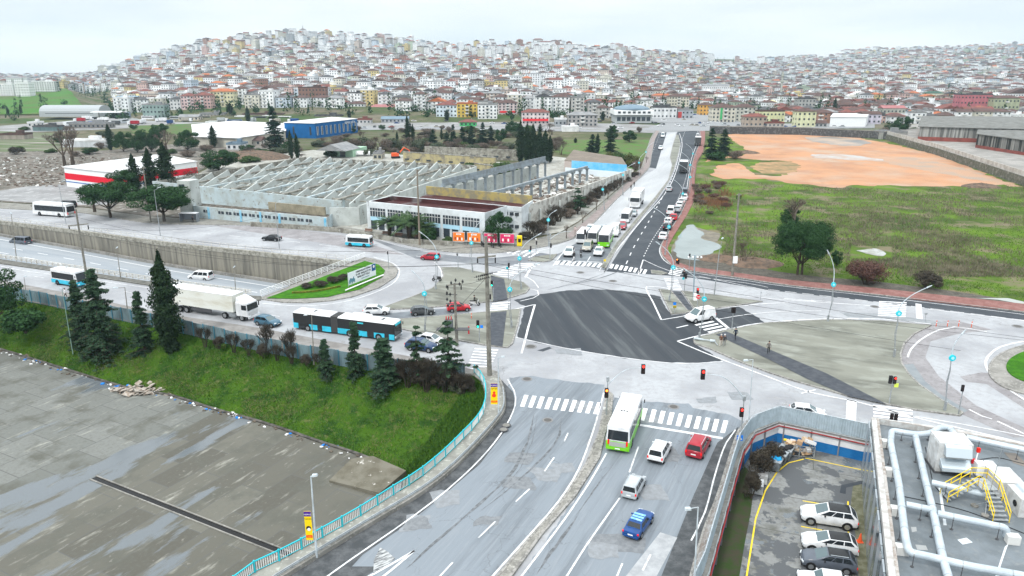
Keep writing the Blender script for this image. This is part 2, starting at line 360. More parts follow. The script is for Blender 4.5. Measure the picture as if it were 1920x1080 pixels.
sheet('road_patch',[(1573,585),(1650,588),(1780,605),(1745,608),(1660,597),(1590,594)],.004,mat('bluish_asphalt2',(.2,.215,.225),.8,(.26,.27,.28),.6))
EXITR=[(955,708),(1000,705),(1040,712),(1135,722),(1130,745),(1112,810),(1085,880),(1047,940),(960,1041),(860,1160),(700,1300),(300,1300),(430,1150),(540,1080),(631,1024),(703,980),(775,937),(831,897),(882,849),(930,795),(946,767)]
ENTRY=[(1150,745),(1200,752),(1290,757),(1300,765),(1370,778),(1398,792),(1370,850),(1345,930),(1290,1100),(1240,1300),(860,1300),(975,1085),(1080,932),(1125,860),(1142,790)]
sheet('near_road',EXITR,.004,M_NEAR,rg=.3);sheet('near_road',ENTRY,.004,M_NEAR,rg=.3)
sheet('road_shoulder',[(940,712),(962,735),(968,760),(950,805),(900,870),(830,930),(760,985),(680,1040),(660,1062),(715,1062),(640,1110),(540,1200),(400,1250),(430,1150),(540,1080),(631,1024),(703,980),(775,937),(831,897),(882,849),(930,795),(946,767),(944,735)],.008,M_SHOUL)
sheet('road_shoulder',[(1385,800),(1370,850),(1345,930),(1290,1100),(1240,1300),(1180,1300),(1240,1080),(1300,930),(1345,830)],.008,M_SHOUL)
sheet('road_patch',[(1238,998),(1270,1008),(1215,1110),(1150,1110)],.011,mat('light_patch',(.36,.37,.38),.8,(.28,.29,.3),.8))
def island(name,px,zt=.15,m=M_ISL,kerb=True,sm=0,label=None):
 pts=PL(px);
 if sm:pts=[Vector((p[0],p[1],0))for p in smooth_line(pts+[pts[0]],sm)][:-1]
 b=MB();b.prism(pts,0,zt,0,mi_side=1)
 if kerb:
  cp=pts+[pts[0]];b2=MB()
  a=sum(cp[i][0]*cp[i+1][1]-cp[i+1][0]*cp[i][1]for i in range(len(pts)))
  ins=offset(cp,-.14 if a>0 else .14)
  b.wall([Vector(p)for p in ins],.02,zt+.03,.26,1)
 return struct(b.build(name,[m,M_KERB]))
island('traffic_island',[(827,502),(860,502),(887,508),(920,515),(945,522),(982,530),(994,541),(987,550),(955,560),(925,566),(880,571),(800,578),(702,583),(775,556),(812,540),(831,518)])
island('traffic_island',[(700,601),(760,598),(860,590),(917,585),(977,580),(972,610),(962,645),(952,653),(907,648),(862,640),(800,628),(740,615)])
island('traffic_island',[(1235,543),(1258,545),(1290,583),(1302,584),(1285,588),(1258,590)])
island('traffic_island',[(1277,546),(1297,548),(1330,552),(1430,566),(1405,570),(1330,581),(1302,582)])
island('traffic_island',[(1299,637),(1310,632),(1337,626),(1360,620),(1392,614),(1435,606),(1550,600),(1650,602),(1747,611),(1715,627),(1697,645),(1690,665),(1692,682),(1705,702),(1725,722),(1765,750),(1807,775),(1800,781),(1715,770),(1665,760),(1590,744),(1540,730),(1490,716),(1442,700),(1380,677),(1330,655),(1302,645)])
island('traffic_island',[(1002,482),(1045,477),(1035,489),(1018,492),(990,489)])
island('traffic_island',[(1220,507),(1240,509),(1252,513),(1240,516),(1221,513)])
for q,zz in(([(920,516),(945,523),(952,561),(925,565)],.185),([(920,586),(950,583),(942,650),(917,646)],.185),([(1342,627),(1361,621),(1445,656),(1550,700),(1663,758),(1592,743),(1515,711),(1440,673)],.185),([(1259,545.5),(1276,546.5),(1301,582),(1289,583)],.02)):
 sheet('footpath',q,zz,M_PATH)
MEDL=[(1138,733),(1132,760),(1122,812),(1097,872),(1044,952),(987,1015),(925,1090),(840,1190),(740,1300)]
MEDR=[(1150,742),(1146,790),(1135,815),(1125,860),(1080,932),(1017,1005),(963,1080),(890,1180),(800,1300)]
island('median',MEDL+MEDR[::-1],.22,m=mat('median_concrete',(.27,.26,.235),.9,(.17,.165,.15),1.2,col3=(.36,.35,.32),scale3=4))
island('median',[(1126,501),(1156,456),(1194,409),(1228,370),(1253,337),(1260,309),(1256,295),(1261,273),(1268,253),(1272,253),(1276,270),(1272,289),(1264,317),(1253,342),(1231,374),(1200,411),(1162,458),(1136,504)],.18)
GI=[(491,558),(490,562),(530,568),(575,569),(620,565),(660,558),(712,540),(742,520),(747,507),(735,495),(700,486),(685,484)]
GIg=[(499,559),(550,560),(612,557),(675,542),(716,520),(722,507),(710,496),(684,489)]
island('traffic_island',GI,.18,m=M_CONC)
sheet('lawn',GIg,.26,M_GRASS)
def ell(cx,cy,rx,ry,n=40):return[(cx+rx*math.cos(2*math.pi*i/n),cy+ry*math.sin(2*math.pi*i/n))for i in range(n)]
island('roundabout',ell(1978,694,126,52),.18,m=M_CONC)
MB().prism(PL(ell(1980,690,94,36)),.1,.34).build('lawn',M_GRASS)['kind']='structure'
SW1=[(0,391),(157,400),(275,418),(400,422),(470,423),(595,430),(670,437),(700,442),(740,455),(800,467),(865,475),(927,475),(1015,464),(1069,450),(1103,428),(1155,375),(1194,339),(1217,314),(1222,289),(1228,262),(1236,245),(1229,245),(1219,262),(1211,289),(1204,312),(1180,336),(1140,372),(1085,418),(1050,438),(1000,449),(960,452),(930,462),(860,455),(800,448),(760,443),(700,434),(600,421),(480,412),(400,408),(340,410),(275,406),(157,390),(0,380)]
MB().prism(PL(SW1),0,.15).build('pavement',mat('pavement_grey',(.23,.225,.2),.9,(.17,.165,.15),.5,col3=(.28,.27,.25),scale3=3))['kind']='structure'
MB().prism(PL([(1069,449),(1103,427),(1155,374.5),(1194,338.5),(1217,313.5),(1222,289),(1228,262),(1236,245),(1231,245),(1221,262),(1213,289),(1207,312),(1182,337),(1144,374),(1092,420),(1062,442)]),.1,.17).build('pavement',M_PINK)['kind']='structure'
RP=[(1311,239),(1314,262),(1307,281),(1300,300),(1294,331),(1289,367),(1278,398),(1250,442),(1239,464),(1242,481),(1258,497),(1289,508),(1380,521),(1480,536),(1640,553),(1920,586),(2400,650)]
RPo=[(1322,239),(1322,262),(1318,285),(1306,305),(1303,331),(1302,355),(1302,375),(1290,400),(1262,445),(1252,464),(1255,480),(1268,492),(1295,501),(1385,513),(1480,526),(1640,541),(1920,571),(2400,630)]
MB().prism(PL(RP)+PL(RPo)[::-1],0,.16).build('pavement',M_RED_P)['kind']='structure'
MB().wall(smooth_line(PL(RP),4),0,.2,.25).build('kerb',M_KERB)['kind']='structure'
MB().wall(smooth_line(PL(SW1[:25]),4),0,.19,.25).build('kerb',M_KERB)['kind']='structure'
kl=smooth_line(PL(KERBL),1.0)
wk=PL(RAIL)+PL(KERBL)[::-1]
MB().prism(wk,-.4,.2).build('pavement',mat('walkway_concrete',(.28,.28,.25),.85,(.21,.205,.185),.5,col3=(.42,.42,.38),scale3=2.4))['kind']='structure'
MB().wall(kl,0,.45,.3).build('kerb',M_CONC)['kind']='structure'
MB().prism(PL([(903,716),(888,706),(860,704),(888,694),(912,690),(935,700),(935,712),(944,735),(912,740)]),0,.18).build('pavement',M_CONC)['kind']='structure'
MB().prism(PL([(-350,487),(-150,508),(0,526),(125,550),(300,588),(480,615),(640,645),(760,668),(860,688),(888,694),(886,706),(775,702),(640,682),(480,655),(350,625),(140,582),(37,562),(-150,535),(-350,505)]),0,.14).build('pavement',mat('dirty_pavement',(.25,.24,.23),.9,(.18,.17,.16),.4))['kind']='structure'
MB().prism(PL([(-420,422),(0,487),(140,508),(285,530),(475,556),(490,557),(489,564),(470,564),(285,537),(140,515),(0,495),(-420,430)]),0,.2).build('kerb',mat('dark_concrete',(.16,.155,.14),.9,(.1,.1,.09),1))['kind']='structure'
SWR=[(1240,1300),(1290,1100),(1318,1000),(1345,930),(1370,850),(1385,808),(1400,792),(1430,782),(1457,778),(1540,795),(1640,815),(1760,842),(1760,862),(1640,835),(1540,813),(1457,796),(1408,815),(1384,850),(1370,897),(1345,985),(1318,1080),(1262,1300)]
MB().prism(PL(SWR),0,.16).build('pavement',mat('brown_paving',(.2,.17,.15),.9,(.28,.27,.26),.7))['kind']='structure'
MB().wall(smooth_line(PL(SWR[:8]),1.5),0,.2,.22).build('kerb',M_KERB)['kind']='structure'
def bank():
 nb=150;nt_=26;A=smooth_line(bank_top,.5);B=smooth_line(bank_bot,.5);rp=[Vector((p[0],p[1]))for p in rail_pts]
 def samp(c,t):
  s=t*(len(c)-1);i=min(int(s),len(c)-2);return c[i].lerp(c[i+1],s-i)
 V=[]
 bot=B+[Vector((P(752,888,ZS)[0]+.3,P(752,888,ZS)[1]+.3))]
 for i in range(nb+1):
  t=i/nb;a=samp(A,t);b=samp(bot,t)
  for j in range(nt_+1):
   s=j/nt_;p=a.lerp(b,s);zz=-(s**.9)*(-ZS)-.15+.3*mnoise.noise(Vector((p.x*.4,p.y*.4,0)))*math.sin(math.pi*s)+.12*mnoise.noise(Vector((p.x*1.6,p.y*1.6,3)))*math.sin(math.pi*s)
   V.append((p.x,p.y,zz))
 Fc=[(i*(nt_+1)+j,i*(nt_+1)+j+1,(i+1)*(nt_+1)+j+1,(i+1)*(nt_+1)+j)for i in range(nb)for j in range(nt_)]
 mm=mat('rough_grass',(.045,.10,.010),.95,(.018,.05,.010),.35,lo=.42,hi=.62,col3=(.11,.12,.045),scale3=1.1,lo3=.55,hi3=.72,spec=.05,bump=.8,bscale=14)
 o=struct(npmesh('grass_bank',V,Fc,mm,smooth=True));return np.array(V),nb,nt_
BV,BNB,BNT=bank()
we=MB();r0=PL([(888,706),(903,716),(911,741),(908,774),(894,800),(864,832),(833,863),(789,900),(752,925)],0)
ctr=[P(752,888,ZS)]
top_a=[Vector((p[0],p[1],-.3))for p in smooth_line(r0,1.0)];b0=BV[BNB*(BNT+1):(BNB+1)*(BNT+1)]
na=len(top_a)
for i in range(na-1):
 s0,s1=i/(na-1),(i+1)/(na-1)
 g0=b0[int(round(s0*BNT))];g1=b0[int(round(s1*BNT))]
 za,zb=-.3-4.9*max(0,(s0-.25)/.75)**1.0,-.3-4.9*max(0,(s1-.25)/.75)**1.0
 we.add([(top_a[i].x,top_a[i].y,za),(top_a[i+1].x,top_a[i+1].y,zb),tuple(g1),tuple(g0)],[(0,1,2,3)])
WEDGE=we.build('grass_bank',MATS['rough_grass']);struct(WEDGE)
def yard_mat(name,rot,c1,c2,puddle=True,bw=9.0,bh=3.6,dark=False):
 m=bpy.data.materials.new(name);m.use_nodes=True;n=m.node_tree.nodes;l=m.node_tree.links.new;b=n['Principled BSDF']
 g=n.new('ShaderNodeNewGeometry');mp=n.new('ShaderNodeMapping');mp.inputs['Rotation'].default_value=(0,0,rot);l(g.outputs['Position'],mp.inputs[0])
 b.inputs['Specular IOR Level'].default_value=.35;br=n.new('ShaderNodeTexBrick');br.inputs['Scale'].default_value=1;br.inputs['Brick Width'].default_value=bw;br.inputs['Row Height'].default_value=bh;br.inputs['Mortar Size'].default_value=.07;br.inputs['Mortar Smooth'].default_value=.4
 br.inputs['Color1'].default_value=(*c1,1);br.inputs['Color2'].default_value=(*c2,1);br.inputs['Mortar'].default_value=(.09,.09,.085,1);l(mp.outputs[0],br.inputs['Vector'])
 def nz(s,v=None):
  t=n.new('ShaderNodeTexNoise');t.inputs['Scale'].default_value=s;t.inputs['Detail'].default_value=10;t.inputs['Roughness'].default_value=.6;l(v or mp.outputs[0],t.inputs['Vector']);return t.outputs[0]
 def rg(v,a,c,o0=0,o1=1):
  r=n.new('ShaderNodeMapRange');r.inputs[1].default_value=a;r.inputs[2].default_value=c;r.inputs[3].default_value=o0;r.inputs[4].default_value=o1;l(v,r.inputs[0]);return r.outputs[0]
 def mxx(a,c,f):
  x=n.new('ShaderNodeMix');x.data_type='RGBA';l(a,x.inputs[6]);x.inputs[7].default_value=(*c,1);l(f,x.inputs[0]);return x.outputs[2]
 ms=n.new('ShaderNodeMapping');ms.inputs['Scale'].default_value=(.3,1.2,1);l(mp.outputs[0],ms.inputs[0])
 c=mxx(br.outputs[0],(.36,.355,.31),rg(nz(.9,ms.outputs[0]),.58,.74,0,.7));c=mxx(c,(.085,.085,.07),rg(nz(.22),.5,.66));c=mxx(c,(.1,.1,.085),rg(nz(2.2),.48,.75,0,.75));c=mxx(c,(.26,.25,.22),rg(nz(1.3),.64,.74,0,.6))
 pf=rg(nz(.11,ms.outputs[0]),.56,.59)
 if dark:c=mxx(c,(.085,.09,.095),rg(nz(.33),.50,.53));pf=rg(nz(.3),.60,.62)
 if puddle:
  c=mxx(c,(.12,.135,.145),pf);l(rg(pf,0,1,.85,.16),b.inputs['Roughness'])
 l(c,b.inputs['Base Color']);return m
yp=bank_bot+[Vector((*p[:2],ZS))for p in reversed(PL(RAIL[:6]))]+[P(300,1300,ZS),P(-500,1300,ZS)]
yp=[Vector((p[0],p[1],ZS))for p in bank_bot]+[Vector((p[0],p[1],ZS))for p in reversed(PL(RAIL[:6]))]+[P(250,1400,ZS),P(-700,1400,ZS),P(-700,640,ZS)]
struct(MB().sheet(yp,ZS).build('concrete_yard',yard_mat('yard_concrete',R(-62.4),(.125,.121,.10),(.08,.076,.062))))
struct(MB().sheet([P(-700,1080,ZS),P(0,970,ZS),P(178,890,ZS),P(400,775,ZS),P(398,768,ZS),P(320,743,ZS),P(240,729,ZS),P(120,693,ZS),P(0,656,ZS),P(-150,613,ZS),P(-350,562,ZS),P(-700,640,ZS)],ZS+.005).build('concrete_yard',yard_mat('yard_concrete_north',R(-62.4),(.165,.17,.158),(.125,.13,.118),bw=5.0,bh=5.0)))
dr=MB();a,b=P(175,896,ZS),P(545,1042,ZS);t=(b-a).normalized();nn=Vector((-t.y,t.x,0))
rz=math.atan2(t.y,t.x);mid=(a+b)/2;ln=(b-a).length
dr.box(mid+nn*.42+Vector((0,0,.02)),(ln,.14,.18),rz,0);dr.box(mid-nn*.42+Vector((0,0,.02)),(ln,.14,.18),rz,0);dr.box(mid+Vector((0,0,-.01)),(ln-.02,.7,.04),rz,1)
struct(dr.build('drain_channel',[M_CONC,mat('drain_water',(.012,.012,.012),.15)]))
MB().wall(rail_pts,ZS-.5,-.02,.3).build('retaining_wall',M_CONC)['kind']='structure'
Wm=smooth_line([P(-420,361),P(0,414),P(160,434),P(320,455),P(490,473),P(655,491),P(730,499),P(800,507)],3);Nm=smooth_line([P(-420,422),P(0,487),P(140,508),P(285,530),P(475,556),P(560,568),P(700,590)],3)
def rs(c,n):
 out=[]
 for i in range(n):
  s=i/(n-1)*(len(c)-1);k=min(int(s),len(c)-2);out.append(c[k].lerp(c[k+1],s-k))
 return out
NN=80;Wr,Nr=rs(Wm,NN),rs(Nm,NN)
def tfloor(i,t):
 p=Wr[i].lerp(Nr[i],t);return Vector((p.x,p.y,zfl(Wr[i].x)))
tb=MB();tb.add([tfloor(i,t)for i in range(NN)for t in(0,1)],[(2*i,2*i+1,2*i+3,2*i+2)for i in range(NN-1)])
struct(tb.build('sunken_road',mat('sunken_road_asphalt',(.24,.265,.29),.75,(.29,.31,.33),.3,stretch=(R(20),(.1,1,1)))))
tm=MB()
def tline(t,wd,dash=0,gap=0):
 pts=[tfloor(i,t)for i in range(NN)]
 if not dash:
  for i in range(NN-1):
   a,b=pts[i],pts[i+1];d=(b-a).normalized();q=Vector((-d.y,d.x,0))*wd/2;z=Vector((0,0,.006))
   tm.add([a-q+z,b-q+z,b+q+z,a+q+z],[(0,1,2,3)])
 else:
  for p,d in along(pts,dash+gap):
   k=min(range(NN),key=lambda j:(pts[j].x-p.x)**2);q=Vector((-d.y,d.x))*wd/2;e=p+d*dash;z0=pts[k].z+.008;z1=z0+(zfl(e.x)-zfl(p.x))
   tm.add([(p.x-q.x,p.y-q.y,z0),(e.x-q.x,e.y-q.y,z1),(e.x+q.x,e.y+q.y,z1),(p.x+q.x,p.y+q.y,z0)],[(0,1,2,3)])
tline(.13,.22);tline(.31,.2,4,6);tline(.47,.2,4,6);tline(.64,.22)
struct(tm.build('road_markings',M_PAINT))
def streak():
 m=bpy.data.materials.new('streaked_wall_concrete');m.use_nodes=True;n=m.node_tree.nodes;l=m.node_tree.links.new;b=n['Principled BSDF']
 g=n.new('ShaderNodeNewGeometry');mp=n.new('ShaderNodeMapping');mp.inputs['Scale'].default_value=(1.2,.9,.07);l(g.outputs['Position'],mp.inputs[0])
 t=n.new('ShaderNodeTexNoise');t.inputs['Scale'].default_value=1;t.inputs['Detail'].default_value=8;l(mp.outputs[0],t.inputs[0])
 r=n.new('ShaderNodeValToRGB');l(t.outputs[0],r.inputs[0]);e=r.color_ramp.elements;e[0].position=.33;e[0].color=(.11,.105,.09,1);e[1].position=.6;e[1].color=(.235,.22,.18,1)
 l(r.outputs[0],b.inputs['Base Color']);b.inputs['Roughness'].default_value=.9;return m
M_STREAK=streak()
tw=MB()
for p,d in along(Wm,1.9):
 c=p+d*.95;zz=zfl(c.x)
 if c.x>P(660,490).x:break
 tw.box((c.x,c.y,(zz-.3-.8)/2),(1.86,.5,-.8-(zz-.3)),math.atan2(d.y,d.x))
root=thing('underpass_wall','tall streaked concrete retaining wall of the sunken road with white railing on top','wall',(0,0,0))
tw.build('wall_panels',M_STREAK,root)
bk=MB().wall([p for p in offset(Wm,-.45)],-8,-.3,.2);bk.build('backing',M_DARK,root)
cp_=MB();cwall=[p for p in smooth_line([P(*q)for q in WALLTOP[:-1]],3)]
cp_.wall(cwall,-.95,.12,.75);cp_.build('coping',mat('coping_concrete',(.33,.32,.28),.9,(.18,.17,.14),1.3,lo=.42,hi=.6),root)
bs=MB();bs.wall([Vector((p.x,p.y))for p in offset([tfloor(i,.035)for i in range(NN)],0)],[zfl(Wr[i].x)-.1 for i in range(NN)],[zfl(Wr[i].x)+.75 for i in range(NN)],.5);bs.build('crash_barrier',M_CONC,root)
def railing(name,pts,h,label,z0=0,post=2.0,rails=(1.0,),mt=M_WHITE,r=.04,cat='railing',pr=None):
 root=thing(name,label,cat,(0,0,0));pp=along(pts,post);post=post*max(1,len(pp)/98);pp=along(pts,post)
 pm=bpy.data.meshes.new('post');b=MB();b.tube([(0,0,0),(0,0,h)],pr or r*1.3,6);pm.from_pydata(b.v,[],b.f);pm.materials.append(mt)
 for p,d in pp:o=link('post',pm,root);o.location=(p.x,p.y,z0)
 for k in rails:
  MB().tube([(p[0],p[1],z0+h*k)for p in pts],r,5).build('rail',mt,root)
 return root
M_OFFW=mat('dull_white_rail',(.6,.59,.55),.6,(.4,.38,.34),2)
railing('railing',cwall,1.25,'thin white post and rail fence running along the top of the underpass wall',.1,2.6,(.55,.95),M_OFFW,.045)
railing('railing',smooth_line([P(-420,421),P(0,486),P(140,507),P(285,529),P(472,555)],3),1.0,'white rail barrier on the near edge of the sunken road',.2,1.6,(.35,.68,1.0),M_OFFW,.085)
railing('railing',[P(490,557),P(685,484)],1.25,'white four bar railing above the underpass portal beside the lawn',.15,2.0,(.25,.5,.75,1.0),M_WHITE,.06)
po=MB().wall([P(489,559),P(686,483)],-9,.1,.6);tag(po.build('portal_wall',M_CONC),'concrete head wall over the underpass portal beneath the four bar railing','wall')
nb_=MB().wall([q for q in smooth_line([P(-420,422),P(0,487),P(140,508),P(285,530),P(475,556),P(488,558)],3)],-9,-.02,.4)
tag(nb_.build('retaining_wall',M_CONC),'concrete retaining wall below the near barrier of the sunken road','wall')
cpk=PL(FENCEB)+[P(2300,1500),P(1262,1500)]
cpk=[Vector((p[0],p[1],ZP))for p in cpk]
struct(MB().sheet(cpk,ZP).build('car_park',yard_mat('car_park_concrete',R(20),(.22,.225,.22),(.18,.183,.18),bw=14,bh=7,dark=True)))
ZM=.036
def quadpx(b,q,z=ZM):b.add(PL(q,z),[(0,1,2,3)])if False else b.add([P(x,y,z)for x,y in q],[(0,1,2,3)])
def bars(b,c0,c1,n,a,t):
 for i in range(n):
  s=i/max(1,n-1);cx=c0[0]+(c1[0]-c0[0])*s;cy=c0[1]+(c1[1]-c0[1])*s
  quadpx(b,[(cx-a[0]-t[0],cy-a[1]-t[1]),(cx+a[0]-t[0],cy+a[1]-t[1]),(cx+a[0]+t[0],cy+a[1]+t[1]),(cx-a[0]+t[0],cy-a[1]+t[1])][::-1])
def line(b,px,wd=.2,z=ZM,sm=True):
 pts=PL(px);b.ribbon(smooth_line(pts,2)if sm and len(px)>2 else[Vector((p.x,p.y))for p in pts],wd,z)
def dashes(b,px,wd,on,off,z=ZM):
 pts=smooth_line(PL(px),1)
 for p,d in along(pts,on+off):
  q=Vector((-d.y,d.x))*wd/2;e=p+d*on
  b.add([(p.x-q.x,p.y-q.y,z),(e.x-q.x,e.y-q.y,z),(e.x+q.x,e.y+q.y,z),(p.x+q.x,p.y+q.y,z)],[(0,1,2,3)])
def cw(n,*args):
 b=MB();bars(b,*args[0]);struct(b.build('crosswalk',n))
CW=[(M_PAINT,((983,751.5),(1120,765.5),10,(4.0,-10.8),(3.9,.4))),(M_PAINT,((1207,777),(1358,800),10,(3.2,-11.5),(4.2,.6))),(M_PAINT,((1046,492),(1124,497.5),9,(3,-3.6),(2.6,.2))),(M_PAINT,((1147,499),(1209,509.5),8,(2.1,-4),(2.6,.4))),(M_PAINTW,((928,521),(992,495),9,(20,1.5),(-1.2,.8))),(M_PAINT,((940,568),(934,582),4,(17,-1.5),(-.6,1.1))),(M_PAINTW,((912,655),(896,692),8,(22,1.6),(-.8,1.2))),(M_PAINTW,((1674,566.5),(1672,592.5),9,(26,1.2),(0,.85))),(M_PAINT,((1674,765),(1675,790),5,(37,4.4),(0,1.6))),(M_PAINT,((1321,606),(1345,619.5),4,(17,-3.6),(2,1.0))),(M_PAINTW,((1258,523),(1266,543),8,(13,.6),(.2,.75))),(M_PAINT,((1270,503.5),(1264,515),5,(11,2),(-.3,.7))),(M_PAINTW,((1000,478),(960,470),5,(-9,5),(2,.6)))]
for m_,a_ in CW:cw(m_,a_)
b=MB()
line(b,[(1132,737),(1122,775),(1111,812),(1085,880),(1045,943),(960,1040),(870,1140),(760,1260)],.2)
line(b,[(1137,850),(1105,905),(1060,972),(1018,1028),(977,1082),(880,1210)],.2)
line(b,[(952,712),(964,733),(966,760),(948,800),(915,845),(868,893),(810,942),(740,993),(660,1048),(560,1120)],.18)
line(b,[(1162,934),(1140,965),(1100,1022),(1062,1082),(1000,1180)],.18)
line(b,[(1192,796),(1355,822)],.55,sm=False)
line(b,[(1379,806),(1362,830),(1350,860),(1338,900),(1322,960),(1296,1014)],.16)
for q in([(993,917),(967,941)],[(929,978),(897,1009)],[(849,1055),(823,1083)],[(1039,858),(1021,884)],[(1065,812),(1058,828)],[(1167,1057),(1155,1085)],[(1197,838),(1180,886)],[(1220,1040),(1205,1070)]):line(b,q,.17,sm=False)
line(b,[(777,1033),(745,1052),(700,1077),(640,1110)],.25);line(b,[(777,1033),(738,1066),(705,1092)],.25)
struct(b.build('road_markings',mat('faded_road_paint',(.66,.67,.68),.7,(.36,.37,.38),1.1,lo=.45,hi=.68)))
b=MB();b.sheet(PL([(713,1027),(727,1035),(741,1048),(722,1063),(700,1076),(701,1050)]),ZM+.004);struct(b.build('road_markings',mat('scraped_paint',(.42,.43,.43),.7,(.07,.075,.08),1.6,lo=.42,hi=.6,stretch=(R(-35),(.5,2.5,1)))))
b=MB()
line(b,[(1133,511),(1141,493),(1156,470),(1180,441),(1210,405),(1240,372),(1258,345),(1269,318),(1276,290),(1279,268),(1274,250)],.25)
line(b,[(1133,511),(1138,499)],.2,sm=False)
dashes(b,[(1174,495),(1192,457),(1224,402),(1256,343),(1270,303),(1279,262),(1285,245)],.25,3,5)
dashes(b,[(1207,481),(1225,447),(1258,398),(1275,365),(1287,330),(1292,300)],.2,1.2,1.4)
line(b,[(1197,515),(1206,487)],.25,sm=False);line(b,[(1206,487),(1225,496),(1247,505),(1290,517),(1400,531),(1440,539)],.2)
line(b,[(1246,450),(1238,463),(1237,474),(1245,488),(1262,499),(1292,510),(1390,525),(1480,538),(1640,556),(1920,590),(2300,642)],.2)
line(b,[(1037,498),(1060,468)],.25,sm=False);line(b,[(1096,499),(1107,481)],.2,sm=False);line(b,[(1124,508),(1132,492)],.2,sm=False)
line(b,[(1057,489),(1128,492)],.4,sm=False);line(b,[(1067,499),(1078,480)],.15,sm=False)
dashes(b,[(1097,437),(1130,405),(1170,360),(1205,318),(1226,280),(1237,250)],.18,3,6)
line(b,[(1308,241),(1309,262),(1302,282),(1296,300),(1291,331),(1286,366)],.18)
line(b,[(978,663),(985,636),(991,612),(1003,571)],.35,sm=False);line(b,[(1003,571),(965,580),(935,587)],.3,sm=False)
line(b,[(1262,543),(1235,538),(1213,537),(1214,548),(1224,566),(1240,600)],.3);line(b,[(1240,600),(1270,595),(1310,587),(1340,579),(1400,573),(1440,569),(1480,568)],.25)
line(b,[(1270,640),(1300,632),(1350,622),(1400,610),(1440,605),(1520,599),(1590,598),(1660,599),(1745,608)],.3);line(b,[(1270,640),(1310,657),(1350,673),(1430,703),(1520,736),(1600,752),(1720,784),(1850,815),(1960,840)],.3)
line(b,[(1268,615),(1290,610)],.3,sm=False);line(b,[(1342,596),(1366,616)],.6,sm=False);line(b,[(1345,599),(1400,590),(1470,584),(1540,583)],.2)
line(b,[(960,631),(1000,640),(1060,653),(1130,665),(1200,675),(1280,682),(1355,678)],.2)
line(b,[(968,534),(990,541),(1008,545),(1010,553),(1000,559),(975,565)],.22)
line(b,[(987,519),(1000,527),(1010,540)],.2)
line(b,[(630,594),(700,583),(760,566),(812,540),(828,522),(826,505),(815,492)],.2)
line(b,[(492,569),(560,574),(620,570),(680,557),(735,533),(749,510),(737,494),(700,482)],.22)
line(b,[(985,520),(999,497),(1004,496)],.5,sm=False)
line(b,[(700,445),(740,459),(800,472),(865,480),(927,483),(1000,473),(1060,457)],.18)
line(b,[(1310,518),(1330,522),(1440,545)],.2)
line(b,[(1722,570),(1724,598)],1.0,sm=False);line(b,[(1597,750),(1595,788)],1.2,sm=False)
line(b,[(1502,738),(1529,731)],.25,sm=False)
dashes(b,[(1440,543),(1640,566),(1920,601),(2200,640)],.25,2.2,1.0)
line(b,[(1400,556),(1480,563),(1600,571),(1640,574)],.25);line(b,[(1740,580),(1920,602),(2200,640)],.22)
line(b,[(1470,560),(1530,565)],.3,sm=False);line(b,[(1560,597),(1580,606)][::-1],.2,sm=False)
line(b,[(1702,670),(1708,655),(1728,636),(1760,619),(1790,613),(1850,622)],.28)
line(b,[(1920,640),(1877,650),(1852,669),(1849,687),(1864,709),(1920,749),(1975,772)],.35)
line(b,[(1716,781),(1800,795),(1920,818),(2000,840)],.22);line(b,[(1817,768),(1840,780),(1860,786)],.25);line(b,[(1870,790),(1925,816)],.3,sm=False)
dashes(b,[(-200,385),(0,404),(170,417),(260,426),(330,433),(420,441),(520,450),(600,459),(680,466),(760,477),(830,489)],.18,3.5,6)
dashes(b,[(-200,378),(0,397),(170,410),(260,419),(330,426),(420,434),(520,443),(600,452)],.15,3,7)
line(b,[(-200,395),(0,411),(160,430),(320,450),(490,468),(655,486)],.15)
dashes(b,[(-200,470),(0,508),(140,530),(285,556),(400,575),(500,590),(640,613),(760,634)],.15,3,6)
line(b,[(-200,446),(0,499),(140,520),(285,541),(400,557),(478,570)],.18)
for q in([(1520,563),(1560,566)],[(1330,547),(1380,552)],[(1170,511),(1190,513)]):line(b,q,.2,sm=False)
struct(b.build('road_markings',M_PAINTW))
b=MB()
for q,wd in(([(1002,773),(990,825),(960,885),(905,940),(830,1005),(759,1068)],.5),([(1053,781),(1048,815),(1030,845),(990,885),(950,920),(900,960)],.4),([(1008,775),(998,825),(970,885),(920,940)],.22),([(1088,960),(1060,1000),(1030,1040),(1005,1080)],.8),([(1150,870),(1110,925),(1075,975)],.45),([(1070,535),(1130,520),(1170,505)],.5),([(1020,545),(1090,528),(1135,512)],.4)):
 pts=smooth_line(PL(q),.6);pts=[Vector((p.x+.12*mnoise.noise(Vector((p.x*.5,p.y*.5,0))),p.y))for p in pts];n_=len(pts)
 A_,B_=[],[]
 for i,p in enumerate(pts):
  t=(pts[min(i+1,n_-1)]-pts[max(i-1,0)]).normalized();nn=Vector((t.y,-t.x))*wd*.5*(.25+.9*abs(mnoise.noise(Vector((i*.13,wd*9,2)))))*min(1,i/8,(n_-1-i)/8);A_.append(p-nn);B_.append(p+nn)
 b.add([(p.x,p.y,ZM-.006)for p in A_]+[(p.x,p.y,ZM-.006)for p in B_],[(i+1,i,n_+i,n_+i+1)for i in range(n_-1)])
rp9=random.Random(3)
